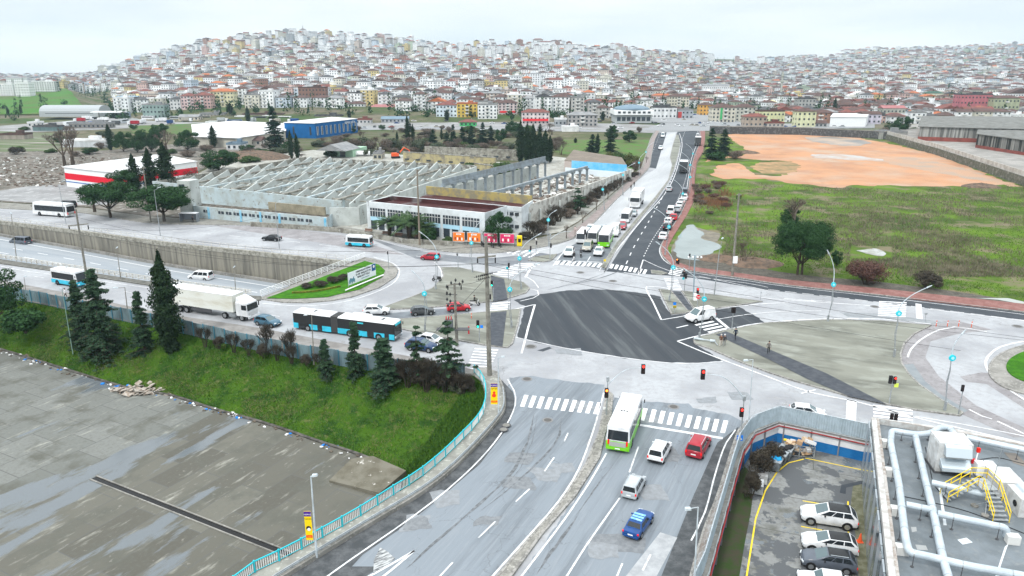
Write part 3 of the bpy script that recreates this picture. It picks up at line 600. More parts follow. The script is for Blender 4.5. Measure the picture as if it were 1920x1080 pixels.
for i in range(46):
 x,y=rp9 .uniform(560,1420),rp9 .uniform(500,1060)
 c=P(x,y);rg_=[(c.x+rp9 .uniform(.6,2.2)*s1,c.y+rp9 .uniform(.4,1.8)*s2,0)for s1,s2 in((-1,-1),(1,-1),(1,1),(-1,1))]
 q=rough(rg_,.25,.8);ins=lambda poly:inpoly(np.array([c.x]),np.array([c.y]),[(v.x,v.y)for v in PL(poly)])[0]
 if ins(EXITR)or ins(ENTRY)or(ins(ROADPX)and 645<y<760 and x>940):MB().sheet(q,ZM-.012+i*.0001).build('road_patch',mat('patch_'+('dark' if i%2 else 'mid'),(.15,.16,.17)if i%2 else(.24,.255,.27),.8,(.2,.21,.22),1.5))['kind']='structure'
struct(b.build('tyre_marks',mat('tyre_rubber_stain',(.10,.105,.11),.8,(.19,.205,.22),1.5,lo=.4,hi=.65)))
mh=MB()
for x,y,r in((1088,511,.9),(1149,527,.9),(995,650,1.0),(988,711,.8),(1027,788,.7),(945,812,0.6),(1263,763,.75),(1640,575,.8),(1780,712,0),(1908,612,.9),(1900,780,0),(1712,762,0)):
 if r:
  c=P(x,y);mh.prism([(c.x+r*math.cos(a*math.pi/8),c.y+r*math.sin(a*math.pi/8))for a in range(16)],ZM-.002,ZM+.004)
for n_,(x,y,r)in enumerate(((1088,511,.9),(1149,527,.9),(995,650,1.0),(988,711,.8),(1027,788,.7),(1263,763,.75),(1640,575,.8),(1908,612,.9))):
 b=MB();c=P(x,y)
 b.prism([(c.x+r*math.cos(a*math.pi/8),c.y+r*math.sin(a*math.pi/8))for a in range(16)],0,ZM+.006,0)
 b.prism([(c.x+r*.7*math.cos(a*math.pi/8),c.y+r*.7*math.sin(a*math.pi/8))for a in range(16)],0,ZM+.012,1)
 o=b.build('manhole_cover',[mat('manhole_ring',(.2,.2,.2),.9),mat('manhole_iron',(.1,.095,.09),.7)])
 tag(o,'round iron manhole cover '+['behind the zebra crossing at the avenue mouth','just above the dark asphalt patch','beside the tall left utility pole foot','above the left near zebra crossing','in the exit road below its zebra crossing','beside the near right zebra crossing','left of the far right zebra crossing','at the far right edge of the road'][n_],'manhole cover','manhole covers in the road')
for x,y,k in((949,797,'upper'),(944,805,'lower')):
 c=P(x,y,.2);b=MB();b.prism([(c.x+.6*math.cos(a*math.pi/8),c.y+.6*math.sin(a*math.pi/8))for a in range(16)],.2,.215,0);b.prism([(c.x+.45*math.cos(a*math.pi/8),c.y+.45*math.sin(a*math.pi/8))for a in range(16)],.2,.22,1)
 tag(b.build('manhole_cover',[M_DARK,M_CONC]),k+' of two pale manhole covers in the walkway beside the turquoise railing','manhole cover','manhole covers in the road')
LN=[0]
def lot(name,px,z,m,kind='structure',sm=3,rg=0):
 LN[0]+=1;z=z+LN[0]*.0007
 pts=PL(px);pts=smooth_line(pts+[pts[0]],sm)[:-1]if sm else pts
 if rg:pts=rough(pts,rg)
 o=MB().sheet(pts,z).build(name,m);o['kind']=kind;return o
M_FIELD=mat('field_grass',(.10,.17,.02),.95,(.05,.08,.02),.06,lo=.40,hi=.6,stretch=(0,(1,1,1)),col3=(.16,.14,.09),scale3=.11,lo3=.50,hi3=.62,spec=.05,bump=.9,bscale=6)
FIELD=[(1326,262),(1322,285),(1308,308),(1304,331),(1303,360),(1302,377),(1290,400),(1262,446),(1252,464),(1255,480),(1268,492),(1295,501),(1385,513),(1480,526),(1640,541),(1920,571),(2600,650),(3200,560),(2600,420),(1920,345),(1660,262),(1500,250)]
lot('field',FIELD,.05,M_FIELD,sm=0)
M_OR=mat('orange_earth',(.43,.235,.135),.95,(.34,.19,.12),.05,lo=.42,hi=.62,col3=(.38,.28,.21),scale3=.035,lo3=.48,hi3=.66,spec=.05,crack=(.04,.05,(.30,.18,.11)))
lot('earth_lot',[(1365,252),(1500,250),(1600,257),(1680,272),(1760,292),(1830,318),(1890,343),(1860,352),(1780,350),(1700,349),(1620,348),(1560,352),(1490,345),(1430,335),(1360,336),(1338,330),(1340,312),(1378,306),(1392,308),(1405,318),(1415,328),(1460,330),(1490,322),(1500,310),(1480,302),(1420,300),(1370,296),(1322,304),(1330,296),(1395,292),(1400,280),(1380,268),(1370,260)],.09,M_OR,sm=0,rg=2.2)
lot('earth_lot',[(1405,312),(1430,305),(1480,303),(1500,308),(1490,321),(1460,327),(1430,325)],.07,mat('scrubby_orange',(.36,.22,.12),.95,(.17,.14,.07),.15),rg=2)
lot('wet_mud',[(1510,259),(1560,257),(1620,264),(1628,270),(1590,274),(1530,267)],.12,mat('wet_mud',(.16,.16,.155),.4,(.36,.27,.2),.06),rg=3)
lot('puddle',[(1520,290),(1580,290),(1640,297),(1660,301),(1600,301),(1530,296)],.12,mat('milky_puddle',(.38,.36,.33),.2,(.36,.24,.16),.12,lo=.4,hi=.55),rg=2.5)
lot('wet_mud',[(1640,300),(1710,296),(1790,312),(1860,333),(1910,350),(1860,342),(1760,325),(1690,312)],.1,mat('grey_gravel',(.30,.24,.19),.9,(.38,.24,.16),.08,lo=.4,hi=.55),rg=3)
lot('dirt_strip',[(1262,470),(1275,480),(1300,482),(1340,492),(1400,498),(1460,510),(1540,520),(1640,528),(1760,543),(1920,566),(1920,571),(1640,541),(1480,526),(1385,513),(1295,501),(1268,492),(1255,480)],.08,mat('black_mud',(.06,.055,.045),.8,(.10,.09,.075),.6,col3=(.22,.2,.17),scale3=2.5,lo3=.6,hi3=.68),sm=0)
lot('dirt_strip',[(1300,425),(1325,432),(1350,438),(1345,452),(1330,462),(1325,475),(1330,490),(1290,492),(1265,486),(1258,470),(1268,450),(1285,428)],.075,mat('grey_mud',(.13,.12,.10),.9,(.2,.18,.14),.5))
lot('pond',[(1288,424),(1300,422),(1310,432),(1319,438),(1316,448),(1330,452),(1352,462),(1340,472),(1325,482),(1310,489),(1285,486),(1268,480),(1267,462),(1276,440)],.13,mat('pond_water',(.20,.235,.225),.12,(.16,.19,.18),.1,spec=.5),sm=1,rg=.8)
lot('puddle',[(1603,470),(1640,468),(1664,474),(1658,481),(1630,478)],.12,mat('pale_puddle',(.33,.34,.32),.2,(.2,.2,.15),.4),sm=.5,rg=1)
lot('puddle',[(1830,560),(1870,563),(1920,572),(1920,567),(1890,560)],.12,mat('pale_mud',(.33,.35,.33),.6),sm=0)
lot('rubble_lot',[(-600,420),(-420,342),(-100,366),(0,378),(160,388),(275,405),(350,408),(340,380),(350,330),(420,300),(480,282),(560,278),(560,262),(420,262),(330,270),(200,282),(0,285),(-600,290)],.04,mat('rubble_ground',(.17,.15,.13),.95,(.09,.085,.07),.15,lo=.42,hi=.6,col3=(.33,.32,.3),scale3=.5,lo3=.56,hi3=.64,bump=1,bscale=2),sm=0)
lot('paved_yard',[(-420,350),(0,376),(130,385),(200,384),(220,372),(200,352),(120,346),(50,350),(0,358),(-420,345)],.08,mat('grey_yard',(.27,.27,.27),.8,(.2,.2,.2),.12,col3=(.38,.38,.38),scale3=.3),sm=0)
lot('truck_park',[(-500,248),(0,236),(200,222),(480,216),(640,218),(820,222),(1000,228),(1230,234),(1240,243),(1228,250),(1000,240),(800,238),(650,236),(400,232),(250,240),(120,246),(-500,262)],.05,mat('truck_yard',(.2,.195,.19),.85,(.28,.28,.28),.06,col3=(.1,.11,.07),scale3=.04,lo3=.56,hi3=.66),sm=0)
lot('green_strip',[(240,236),(420,230),(500,236),(430,246),(330,252),(250,250)],.08,mat('green_strip',(.06,.13,.03),.95,(.1,.1,.05),.1),sm=0)
lot('factory_yard',[(350,408),(480,412),(600,421),(700,434),(760,443),(860,455),(960,450),(1050,436),(1085,415),(1140,370),(1180,334),(1190,318),(1100,300),(900,280),(600,280),(420,300),(345,340)],.06,mat('factory_floor',(.36,.36,.33),.95,(.25,.24,.21),.3,col3=(.45,.45,.42),scale3=.8),sm=0)
lot('field',[(1040,262),(1228,262),(1216,285),(1190,318),(1100,300),(1040,285)],.05,mat('bright_meadow',(.07,.15,.03),.95,(.10,.11,.05),.12),sm=0)
lot('road',[(640,236),(840,236),(1100,241),(1236,243),(1300,238),(1640,236),(1640,240),(1311,245),(1236,249),(1100,247),(840,243),(640,244)],.03,mat('far_road',(.24,.245,.25),.85),sm=0)
lot('crossroads',[(1200,244),(1240,232),(1255,225),(1280,214),(1330,212),(1360,222),(1400,232),(1640,232),(1640,240),(1311,246),(1240,246)],.16,mat('far_road',(.24,.245,.25)),sm=0)
lot('garden_plots',[(-500,250),(0,246),(110,250),(130,262),(105,283),(0,285),(-500,300)],.05,mat('plots_green',(.075,.115,.04),.95,(.16,.15,.12),.05,stretch=(R(10),(.3,3,1)),col3=(.3,.29,.25),scale3=.04,lo3=.6,hi3=.64),sm=0)
lot('scrub_ground',[(560,250),(700,246),(900,250),(1040,258),(1045,280),(1000,312),(900,300),(760,290),(640,284),(560,280)],.065,mat('scrub_ground',(.11,.10,.07),.95,(.07,.085,.035),.12,lo=.4,hi=.6),sm=0,rg=3)
M_GLASS=mat('dark_car_glass',(.012,.016,.02),.08,spec=.6)
M_GLASSB=mat('windscreen_glass',(.07,.11,.12),.06,spec=.7)
M_TYRE=mat('tyre_rubber',(.018,.018,.018),.85)
M_RIM=mat('wheel_rim',(.32,.33,.34),.4,metal=.6)
M_HEAD=mat('headlight_lens',(.7,.74,.76),.15,spec=.6)
M_TAIL=mat('tail_lamp',(.55,.01,.01),.25,emit=.5)
M_PLATE=mat('number_plate',(.75,.75,.75),.5)
M_ORL=mat('orange_lamp',(.8,.25,.02),.4)
def paint(name,c,rough=.28,coat=.4):return mat(name,c,rough,(c[0]*.8,c[1]*.8,c[2]*.8),.9,coat=coat)
PW=paint('car_paint_white',(.72,.73,.74));PS=paint('car_paint_silver',(.42,.45,.47));PR=paint('car_paint_red',(.36,.02,.035));PDG=paint('car_paint_dark_grey',(.07,.075,.08))
PB=paint('car_paint_blue',(.01,.06,.22));PK=paint('car_paint_black',(.012,.013,.015));PSB=paint('car_paint_slate_blue',(.06,.14,.2));PRB=paint('car_paint_bright_red',(.45,.02,.03));PGR=paint('car_paint_graphite',(.10,.115,.14));PY=paint('car_paint_yellow',(.75,.45,.01));PTQ=paint('bus_paint_turquoise',(.04,.5,.68));PLG=paint('bus_paint_lime',(.19,.62,.02));PDB=paint('car_paint_navy',(.03,.06,.13));PBE=paint('car_paint_beige',(.35,.33,.28))
WHEELS={}
def wheel(parent,x,y,r,wd=.22):
 k=(round(r,2),wd)
 if k not in WHEELS:
  def disc(R_,x0,x1,n=18,hub=.0):
   b=MB();b.tube([(x0,0,0),(x1,0,0)],R_,n);return b
  a=disc(r,-wd/2,wd/2);b=MB();b.tube([(-wd/2-.012,0,0),(wd/2+.012,0,0)],r*.64,14)
  for s in(-1,1):
   b.tube([(s*(wd/2+.012),0,0),(s*(wd/2+.03),0,0)],r*.2,8)
  def mk(nm,q,m):
   me=bpy.data.meshes.new(nm);me.from_pydata(q.v,[],q.f);me.materials.append(m);me.update();return me
  WHEELS[k]=(mk('wheel',a,M_TYRE),mk('rim',b,M_RIM))
 w_,r_=WHEELS[k];o=link('wheel',w_,parent);o.location=(x,y,r);link('rim',r_,o);return o
def loft(b,st,mi=0):
 rings=[]
 for y,z0,z1,hw in st:
  h=z1-z0
  rings.append([(-hw*.9,y,z0),(hw*.9,y,z0),(hw,y,z0+h*.25),(hw,y,z0+h*.72),(hw*.93,y,z1-.02),(hw*.8,y,z1+.015),(0,y,z1+.03),(-hw*.8,y,z1+.015),(-hw*.93,y,z1-.02),(-hw,y,z0+h*.72),(-hw,y,z0+h*.25)])
 n=11;fs=[]
 for i in range(len(rings)-1):
  for k in range(n):a,c=i*n+k,i*n+(k+1)%n;fs.append((a,c,c+n,a+n))
 fs.append(tuple(range(n))[::-1]);fs.append(tuple((len(rings)-1)*n+k for k in range(n)))
 b.add([q for r_ in rings for q in r_],[f[::-1]for f in fs],mi)
CARS={'hatch':dict(L=4.1,W=1.76,H=1.48,belt=.95,gb=(-.485,.25),gt=(-.36,.03),st=[(-.5,.35,.8,.86),(-.485,.3,.93,.97),(-.3,.22,.96,1),(.2,.22,.95,1),(.34,.24,.88,.97),(.44,.28,.76,.9),(.485,.32,.64,.78),(.5,.38,.55,.66)],sw=2),'sedan':dict(L=4.35,W=1.7,H=1.42,belt=.9,gb=(-.33,.22),gt=(-.24,.08),st=[(-.5,.38,.84,.88),(-.49,.32,.9,.97),(-.3,.24,.92,1),(.2,.24,.9,1),(.38,.26,.85,.98),(.485,.3,.76,.94),(.5,.36,.66,.86)],sw=2),'suv':dict(L=4.6,W=1.85,H=1.66,belt=1.13,gb=(-.488,.26),gt=(-.37,.03),st=[(-.5,.42,.95,.84),(-.485,.34,1.1,.95),(-.3,.26,1.14,1),(.22,.26,1.12,1),(.38,.28,1.04,.97),(.46,.32,.9,.9),(.49,.36,.72,.78),(.5,.42,.62,.66)],sw=3),'mpv':dict(L=4.4,W=1.8,H=1.75,belt=1.02,gb=(-.495,.30),gt=(-.455,.10),st=[(-.5,.36,.95,.93),(-.49,.3,1.0,.98),(-.3,.24,1.02,1),(.28,.24,1.02,1),(.4,.26,.92,.98),(.48,.3,.76,.94),(.5,.36,.62,.82)],sw=3),'van':dict(L=5.0,W=1.9,H=1.95,belt=1.12,gb=(-.498,.34),gt=(-.475,.17),st=[(-.5,.36,1.1,.95),(-.49,.3,1.12,.99),(-.3,.24,1.12,1),(.32,.24,1.12,1),(.43,.28,.98,.98),(.49,.32,.8,.94),(.5,.4,.66,.86)],sw=3),}
def car(name,label,cat,kind,pm,rear,front,z=0,group=None,roofm=None,panel=False,rails=False,tail=True,glassroof=False,zr=None,hs=1.0,blackbump=False,ladder=None):
 d=CARS[kind];a=P(rear[0],rear[1],z);c=P(front[0],front[1],z if zr is None else zr);v=c-a;ln=math.hypot(v.x,v.y);s=min(max(ln/d['L'],.92),1.24)
 mid=(a+c)/2;ang=math.atan2(-v.x,v.y)
 t=thing(name,label,cat,(mid.x,mid.y,(a.z+c.z)/2+.032),ang,group,s)
 L_,W,Hh,be=d['L'],d['W'],d['H']*hs,d['belt'];hw=W/2
 b=MB();loft(b,[(y*L_,z0,z1,w_*hw)for y,z0,z1,w_ in d['st']])
 y0,y1,t0,t1=d['gb'][0]*L_,d['gb'][1]*L_,d['gt'][0]*L_,d['gt'][1]*L_;wb,wt=hw*.95,hw*.77
 bb=be-.04
 B=[(-wb,y0,bb),(wb,y0,bb),(wb,y1,bb),(-wb,y1,bb)]
 T=[(-wt,t0,Hh-.06),(wt,t0,Hh-.06),(wt,t1,Hh-.07),(-wt,t1,Hh-.07)]
 b.hexa(B,T,0)
 T2=[(-wt*.97,t0+.04,Hh-.061),(wt*.97,t0+.04,Hh-.061),(wt*.97,t1-.03,Hh-.071),(-wt*.97,t1-.03,Hh-.071)]
 T3=[(-wt*.8,t0+.2,Hh),(wt*.8,t0+.2,Hh),(wt*.8,t1-.15,Hh-.01),(-wt*.8,t1-.15,Hh-.01)]
 ri=1 if roofm else 0
 b.hexa(T2,T3,ri)
 body=b.build('body',[pm]+([roofm]if roofm else[]),t,bevel=.07,smooth=38)
 def panel_(nm,q,m,k=.008):
  q=[Vector(p)for p in q];nn=(q[1]-q[0]).cross(q[3]-q[0]).normalized();cen=sum(q,Vector())/4
  if nn.dot(cen-Vector((0,0,be-.6)))<0:nn=-nn
  return MB().hexa([p-nn*.01 for p in q],[p+nn*k for p in q]).build(nm,m,t)
 def lerpq(b0,b1,t0_,t1_,u0,u1,v0,v1):
  b0,b1,t0_,t1_=map(Vector,(b0,b1,t0_,t1_))
  f=lambda u,v:(b0 .lerp(b1,u)).lerp(t0_.lerp(t1_,u),v)
  return[f(u0,v0),f(u1,v0),f(u1,v1),f(u0,v1)]
 panel_('windscreen',lerpq(B[3],B[2],T[3],T[2],.07,.93,.08,.95),M_GLASSB)
 if not panel:panel_('rear_window',lerpq(B[0],B[1],T[0],T[1],.08,.92,.12,.9),M_GLASS)
 n=d['sw']
 for sgn in(0,1):
  i,j=((0,3)if sgn==0 else(1,2))
  for k in range(n):
   if panel and k<n-1:continue
   u0=.06+.88*k/n+.015;u1=.06+.88*(k+1)/n-.015
   panel_('side_window',lerpq(B[i],B[j],T[i],T[j],u0,u1,.14,.9),M_GLASS)
 r=.37 if kind=='suv' else(.33 if kind=='van' else .31)
 for sx in(-1,1):
  for yy in(-.31,.31):
   wheel(t,sx*(hw-.1),yy*L_+(.02*L_ if yy>0 else 0),r)
   MB().tube([(sx*(hw-.25),yy*L_+(.02*L_ if yy>0 else 0),r+.01),(sx*(hw+.004),yy*L_+(.02*L_ if yy>0 else 0),r+.01)],r+.07,16).build('wheel_arch',M_BLACK,t)
  MB().box((sx*hw*.72,.485*L_,.7),(.36,.09,.13),sx*-.25).build('headlight',M_HEAD,t)
  MB().box((sx*hw*.86,-.492*L_,.82 if kind!='van' else .95),(.16,.08,.28 if kind in('mpv','van')else .16)).build('tail_light',M_TAIL,t)
  MB().box((sx*(hw+.09),d['gt'][1]*L_+.32,be+.06),(.18,.1,.13)).build('mirror',M_BLACK if kind in('suv','van')else pm,t)
 MB().box((0,-.503*L_,.62),(.5,.02,.12)).build('number_plate',M_PLATE,t)
 MB().box((0,.503*L_,.45),(.5,.02,.11)).build('number_plate',M_PLATE,t)
 MB().box((0,-.497*L_,.42),(W*.9,.1,.2)).build('bumper',M_BLACK if blackbump else pm,t,bevel=.03)
 MB().box((0,.497*L_,.38),(W*.86,.08,.16)).build('bumper',M_BLACK,t,bevel=.03)
 if rails:
  for sx in(-1,1):MB().tube([(sx*wt*.9,t0+.2,Hh+.02),(sx*wt*.9,t1-.15,Hh+.02)],.025,6).build('roof_rail',M_GREYPAINT,t)
 if ladder=='blue':
  for k in range(3):MB().box((0,t0+.35+k*.45,Hh+.03),(wt*1.7,.3,.03),.03*k).build('tarpaulin',mat('pale_blue_sheet',(.15,.38,.62),.6,(.3,.5,.7),5),t)
 return t
def frame_of(rear,front,L0,z=0,zr=None,lo=.9,hi=1.3):
 a=P(rear[0],rear[1],z);c=P(front[0],front[1],z if zr is None else zr);v=c-a;ln=math.hypot(v.x,v.y)
 return(a+c)/2,math.atan2(-v.x,v.y),min(max(ln/L0,lo),hi)
def rbox(x0,x1,y0,y1,z0,z1):return((x0+x1)/2,(y0+y1)/2,(z0+z1)/2),(x1-x0,y1-y0,z1-z0)
def bus(name,label,cat,rear,front,L_=8.0,W=2.3,Hh=2.9,skirt=PLG,top=PW,z=0,group=None,win=6,sk=1.05,ac=True,darkside=False,zr=None,sign=False):
 mid,ang,s=frame_of(rear,front,L_,z,zr);t=thing(name,label,cat,(mid.x,mid.y,mid.z+.032),ang,group,s);hw=W/2
 c,d=rbox(-hw,hw,-L_/2,L_/2,.35,sk);MB().box(c,d).build('lower_body',skirt,t,bevel=.06)
 b=MB();b.hexa([(-hw+.002,-L_/2+.01,sk+.002),(hw-.002,-L_/2+.01,sk+.002),(hw-.002,L_/2-.01,sk+.002),(-hw+.002,L_/2-.01,sk+.002)],[(-hw*.93,-L_/2+.08,Hh),(hw*.93,-L_/2+.08,Hh),(hw*.93,L_/2-.35,Hh),(-hw*.93,L_/2-.35,Hh)])
 b.build('upper_body',top,t,bevel=.09)
 def P3(x,y0,y1,v0,v1):
  zz0=sk+(Hh-sk)*v0;zz1=sk+(Hh-sk)*v1;x0=hw-(hw*.07)*v0;x1=hw-(hw*.07)*v1
  return[(x*(x0-.02),y0,zz0),(x*(x0-.02),y1,zz0),(x*(x1-.02),y1,zz1),(x*(x1-.02),y0,zz1)],[(x*(x0+.015),y0,zz0),(x*(x0+.015),y1,zz0),(x*(x1+.015),y1,zz1),(x*(x1+.015),y0,zz1)]
 a0,a1=-L_/2+.35,L_/2-.75;step=(a1-a0)/win
 for x in(-1,1):
  for k in range(win):
   q,r_=P3(x,a0+k*step+(.0 if darkside else .04),a0+(k+1)*step-(.012 if darkside else .04),.12,.72);MB().hexa(q,r_).build('side_window',M_GLASS,t)
 tp=.27*.95
 def endq(y,yt,v0,v1,wk):
  f=lambda v:y+(yt-y)*v
  zz0=sk+(Hh-sk)*v0;zz1=sk+(Hh-sk)*v1;s_=1 if y>0 else -1
  return[(-hw*wk,f(v0)-.03*s_,zz0),(hw*wk,f(v0)-.03*s_,zz0),(hw*wk*.96,f(v1)-.03*s_,zz1),(-hw*wk*.96,f(v1)-.03*s_,zz1)],[(-hw*wk,f(v0)+.02*s_,zz0),(hw*wk,f(v0)+.02*s_,zz0),(hw*wk*.96,f(v1)+.02*s_,zz1),(-hw*wk*.96,f(v1)+.02*s_,zz1)]
 q,r_=endq(L_/2-.01,L_/2-.35,.02,.82,.9);MB().hexa(q,r_).build('windscreen',M_GLASS,t)
 q,r_=endq(-L_/2+.01,-L_/2+.08,.1,.72,.86);MB().hexa(q,r_).build('rear_window',M_GLASS,t)
 if sign:
  q,r_=endq(L_/2-.01,L_/2-.35,.84,.96,.6);MB().hexa(q,r_).build('destination_sign',mat('sign_led',(.05,.5,.6),.5,emit=.6),t)
 MB().box((0,-L_/2-.012,sk-.28),(W*.7,.03,.5)).build('rear_panel',mat('bus_rear_panel',(.35,.36,.33),.6),t)
 MB().box((0,-L_/2-.02,.55),(.5,.02,.12)).build('number_plate',M_PLATE,t)
 for x in(-1,1):
  for yy in(-L_*.27,L_*.30):
   wheel(t,x*(hw-.16),yy,.44,.28);MB().tube([(x*(hw-.3),yy,.47),(x*(hw+.004),yy,.47)],.52,16).build('wheel_arch',M_BLACK,t)
  MB().box((x*hw*.78,-L_/2-.015,sk-.1),(.16,.06,.5)).build('tail_light',M_TAIL,t)
  MB().box((x*hw*.75,L_/2,.65),(.34,.06,.2)).build('headlight',M_HEAD,t)
  MB().box((x*(hw+.16),L_/2-.1,Hh*.72),(.1,.08,.38)).build('mirror',M_BLACK,t)
 if ac:
  MB().box((0,-L_*.1,Hh+.06),(W*.6,L_*.22,.16),taper=.9).build('air_conditioner',top,t,bevel=.03)
  for k in range(3):MB().box((-.3+.3*k,-L_*.1,Hh+.15),(.2,.2,.03)).build('vent',M_BLACK,t)
 return t
bus('green_bus','white and lime green midibus seen from behind beside the kerbed median','bus',(1157,851),(1184,782),L_=8.6,W=2.4,Hh=3.0,sk=1.3)
car('white_van','white compact van with black rear bumper between the green bus and red car','van','mpv',PW,(1227,872),(1246,838),rails=True,blackbump=True)
car('red_minivan','red minivan with silver roof rails just before the stop line','car','mpv',PR,(1299,863),(1319,828),rails=True,hs=.96)
car('silver_minivan','silver minivan between the white van and the blue sedan','car','mpv',PS,(1178,939),(1198,902),rails=True,hs=.97)
car('blue_sedan','old blue sedan with pale blue sheets on its roof','car','sedan',PB,(1181,1014),(1212,970),ladder='blue')
car('white_car','white car cut off by the bottom edge of the photo','car','hatch',PW,(1098,1172),(1130,1103))
car('white_hatchback','white hatchback passing behind the grey metal fence','car','hatch',PW,(1480,777),(1547,784))
car('white_delivery_van','white delivery van turning across the small zebra crossing','van','mpv',PW,(1337,596),(1286,605),panel=True,hs=1.05,blackbump=True)
car('white_hatchback','white hatchback in the slip lane left of the dark crossover','car','hatch',PW,(682,589),(731,588))
car('grey_crossover','dark grey crossover between the white hatchback and the red car','car','suv',PDG,(770,591),(815,588),rails=True)
car('red_car','bright red car behind the transformer pole','car','hatch',PRB,(838,584),(882,581))
car('blue_hatchback','slate blue hatchback between the truck and the long bus','car','hatch',PSB,(483,606),(523,613))
car('white_hatchback','white hatchback half hidden behind the conifer right of the long bus','car','hatch',PW,(789,640),(832,647))
car('navy_car','navy car nose to the right in front of the white hatchback by the conifer','car','hatch',PDB,(764,652),(818,659))
ZT1,ZT2=zfl(P(377,520).x),zfl(P(40,455).x)
car('white_van','white crew van alone on the sunken road','van','van',PW,(397,526),(357,523),z=ZT1)
car('grey_van','dark grey van at the far left of the sunken road','van','van',PGR,(55,460),(24,457),z=ZT2)
car('black_van','black van behind the white coach on the upper road','van','van',PK,(141,391),(114,388))
car('black_sedan','black sedan on the upper road above the underpass wall','car','sedan',PK,(526,452),(494,450))
car('red_minivan','dark red minivan on the upper road left of the curved lamp','car','mpv',PR,(824,488),(790,486),hs=.93)
bus('white_coach','white coach with dark side windows on the upper road','bus',(135,407),(71,402),L_=10.5,W=2.45,Hh=3.1,skirt=PW,darkside=True)
bus('turquoise_minibus','white and turquoise minibus on the upper road facing left','minibus',(697,463),(651,460),L_=7.0,W=2.2,Hh=2.9,skirt=PTQ,darkside=True,win=4)
bus('turquoise_minibus','turquoise and black minibus stopped beside the two waiting people','minibus',(108,530),(157,538),L_=6.8,W=2.2,Hh=2.9,skirt=PTQ,darkside=True,win=4)
def artic():
 mid,ang,s=frame_of((560,613),(747,637),18.0);t=thing('articulated_bus','long turquoise and white articulated bus with black windows','bus',(mid.x,mid.y,.016),ang,None,s)
 W,Hh=2.5,3.05;hw=W/2
 for y0,y1 in((-9,-2.1),(-.9,9)):
  c,d=rbox(-hw,hw,y0,y1,.32,Hh-.25);MB().box(c,d).build('body',mat('bus_black_side',(.018,.02,.022),.15,spec=.5),t,bevel=.04)
  b=MB();b.hexa([(-hw-.01,y0,Hh-.25),(hw+.01,y0,Hh-.25),(hw+.01,y1,Hh-.25),(-hw-.01,y1,Hh-.25)],[(-hw*.86,y0+.15,Hh),(hw*.86,y0+.15,Hh),(hw*.86,y1-.2,Hh),(-hw*.86,y1-.2,Hh)]);b.build('roof',PW,t,bevel=.05)
  sp=[(y0,y0+.9),(y0+2.9,y0+4.4),(y0+5.3,y1)]if y0<-5 else[(y0,y0+2.2),(y0+3.4,y0+5.2),(y0+6.4,y0+8.2),(y1-.9,y1)]
  for a,b_ in sp:
   for x in(-1,1):c,d=rbox(min(x*hw,x*(hw+.03)),max(x*hw,x*(hw+.03)),a,b_,.34,1.2);MB().box(c,d).build('side_panel',PTQ,t)
 MB().box((0,-9.02,1.1),(W*.98,.06,1.5)).build('rear_panel',PTQ,t)
 b=MB()
 for k in range(9):b.box((0,-2.06+.14*k,1.65),(W*.96,.09,2.6))
 b.box((0,-1.5,1.6),(W*.9,1.25,2.5));b.build('bellows',mat('bellows_rubber',(.08,.08,.08),.8),t)
 MB().box((0,6.2-3.6,Hh+.17),(1.9,3.6,.34),taper=.88).build('battery_housing',PW,t,bevel=.08)
 for yy in(-5.5,6.6):
  MB().box((0,yy,Hh+.03),(1.6,1.5,.1)).build('air_conditioner',PW,t,bevel=.03)
  for k in range(3):MB().box((-.35+.35*k,yy,Hh+.09),(.24,.4,.03)).build('vent',M_BLACK,t)
 MB().box((0,9.02,1.85),(W*.92,.05,1.6)).build('windscreen',M_GLASS,t)
 MB().box((0,9.03,2.62),(1.7,.07,.28)).build('destination_sign',mat('sign_led',(.05,.5,.6)),t)
 MB().box((hw+.01,3.2,2.45),(.04,1.0,.22)).build('destination_sign',mat('sign_led',(.05,.5,.6)),t)
 MB().box((0,9.03,.62),(W*.9,.08,.5)).build('bumper',mat('bus_grey_front',(.2,.21,.22),.5),t,bevel=.05)
 for x in(-1,1):
  for yy in(-6.4,1.2,6.3):
   MB().tube([(x*(hw-.2),yy,.52),(x*(hw+.035),yy,.52)],.58,16).build('wheel_arch',M_BLACK,t);wheel(t,x*(hw-.1),yy,.48,.3)
  MB().box((x*hw*.78,9.08,.75),(.4,.04,.18)).build('headlight',M_HEAD,t);MB().box((x*hw*.85,-9.06,1.0),(.18,.04,.5)).build('tail_light',M_TAIL,t)
  MB().box((x*(hw+.18),9.15,2.3),(.12,.1,.45)).build('mirror',M_BLACK,t)
artic()
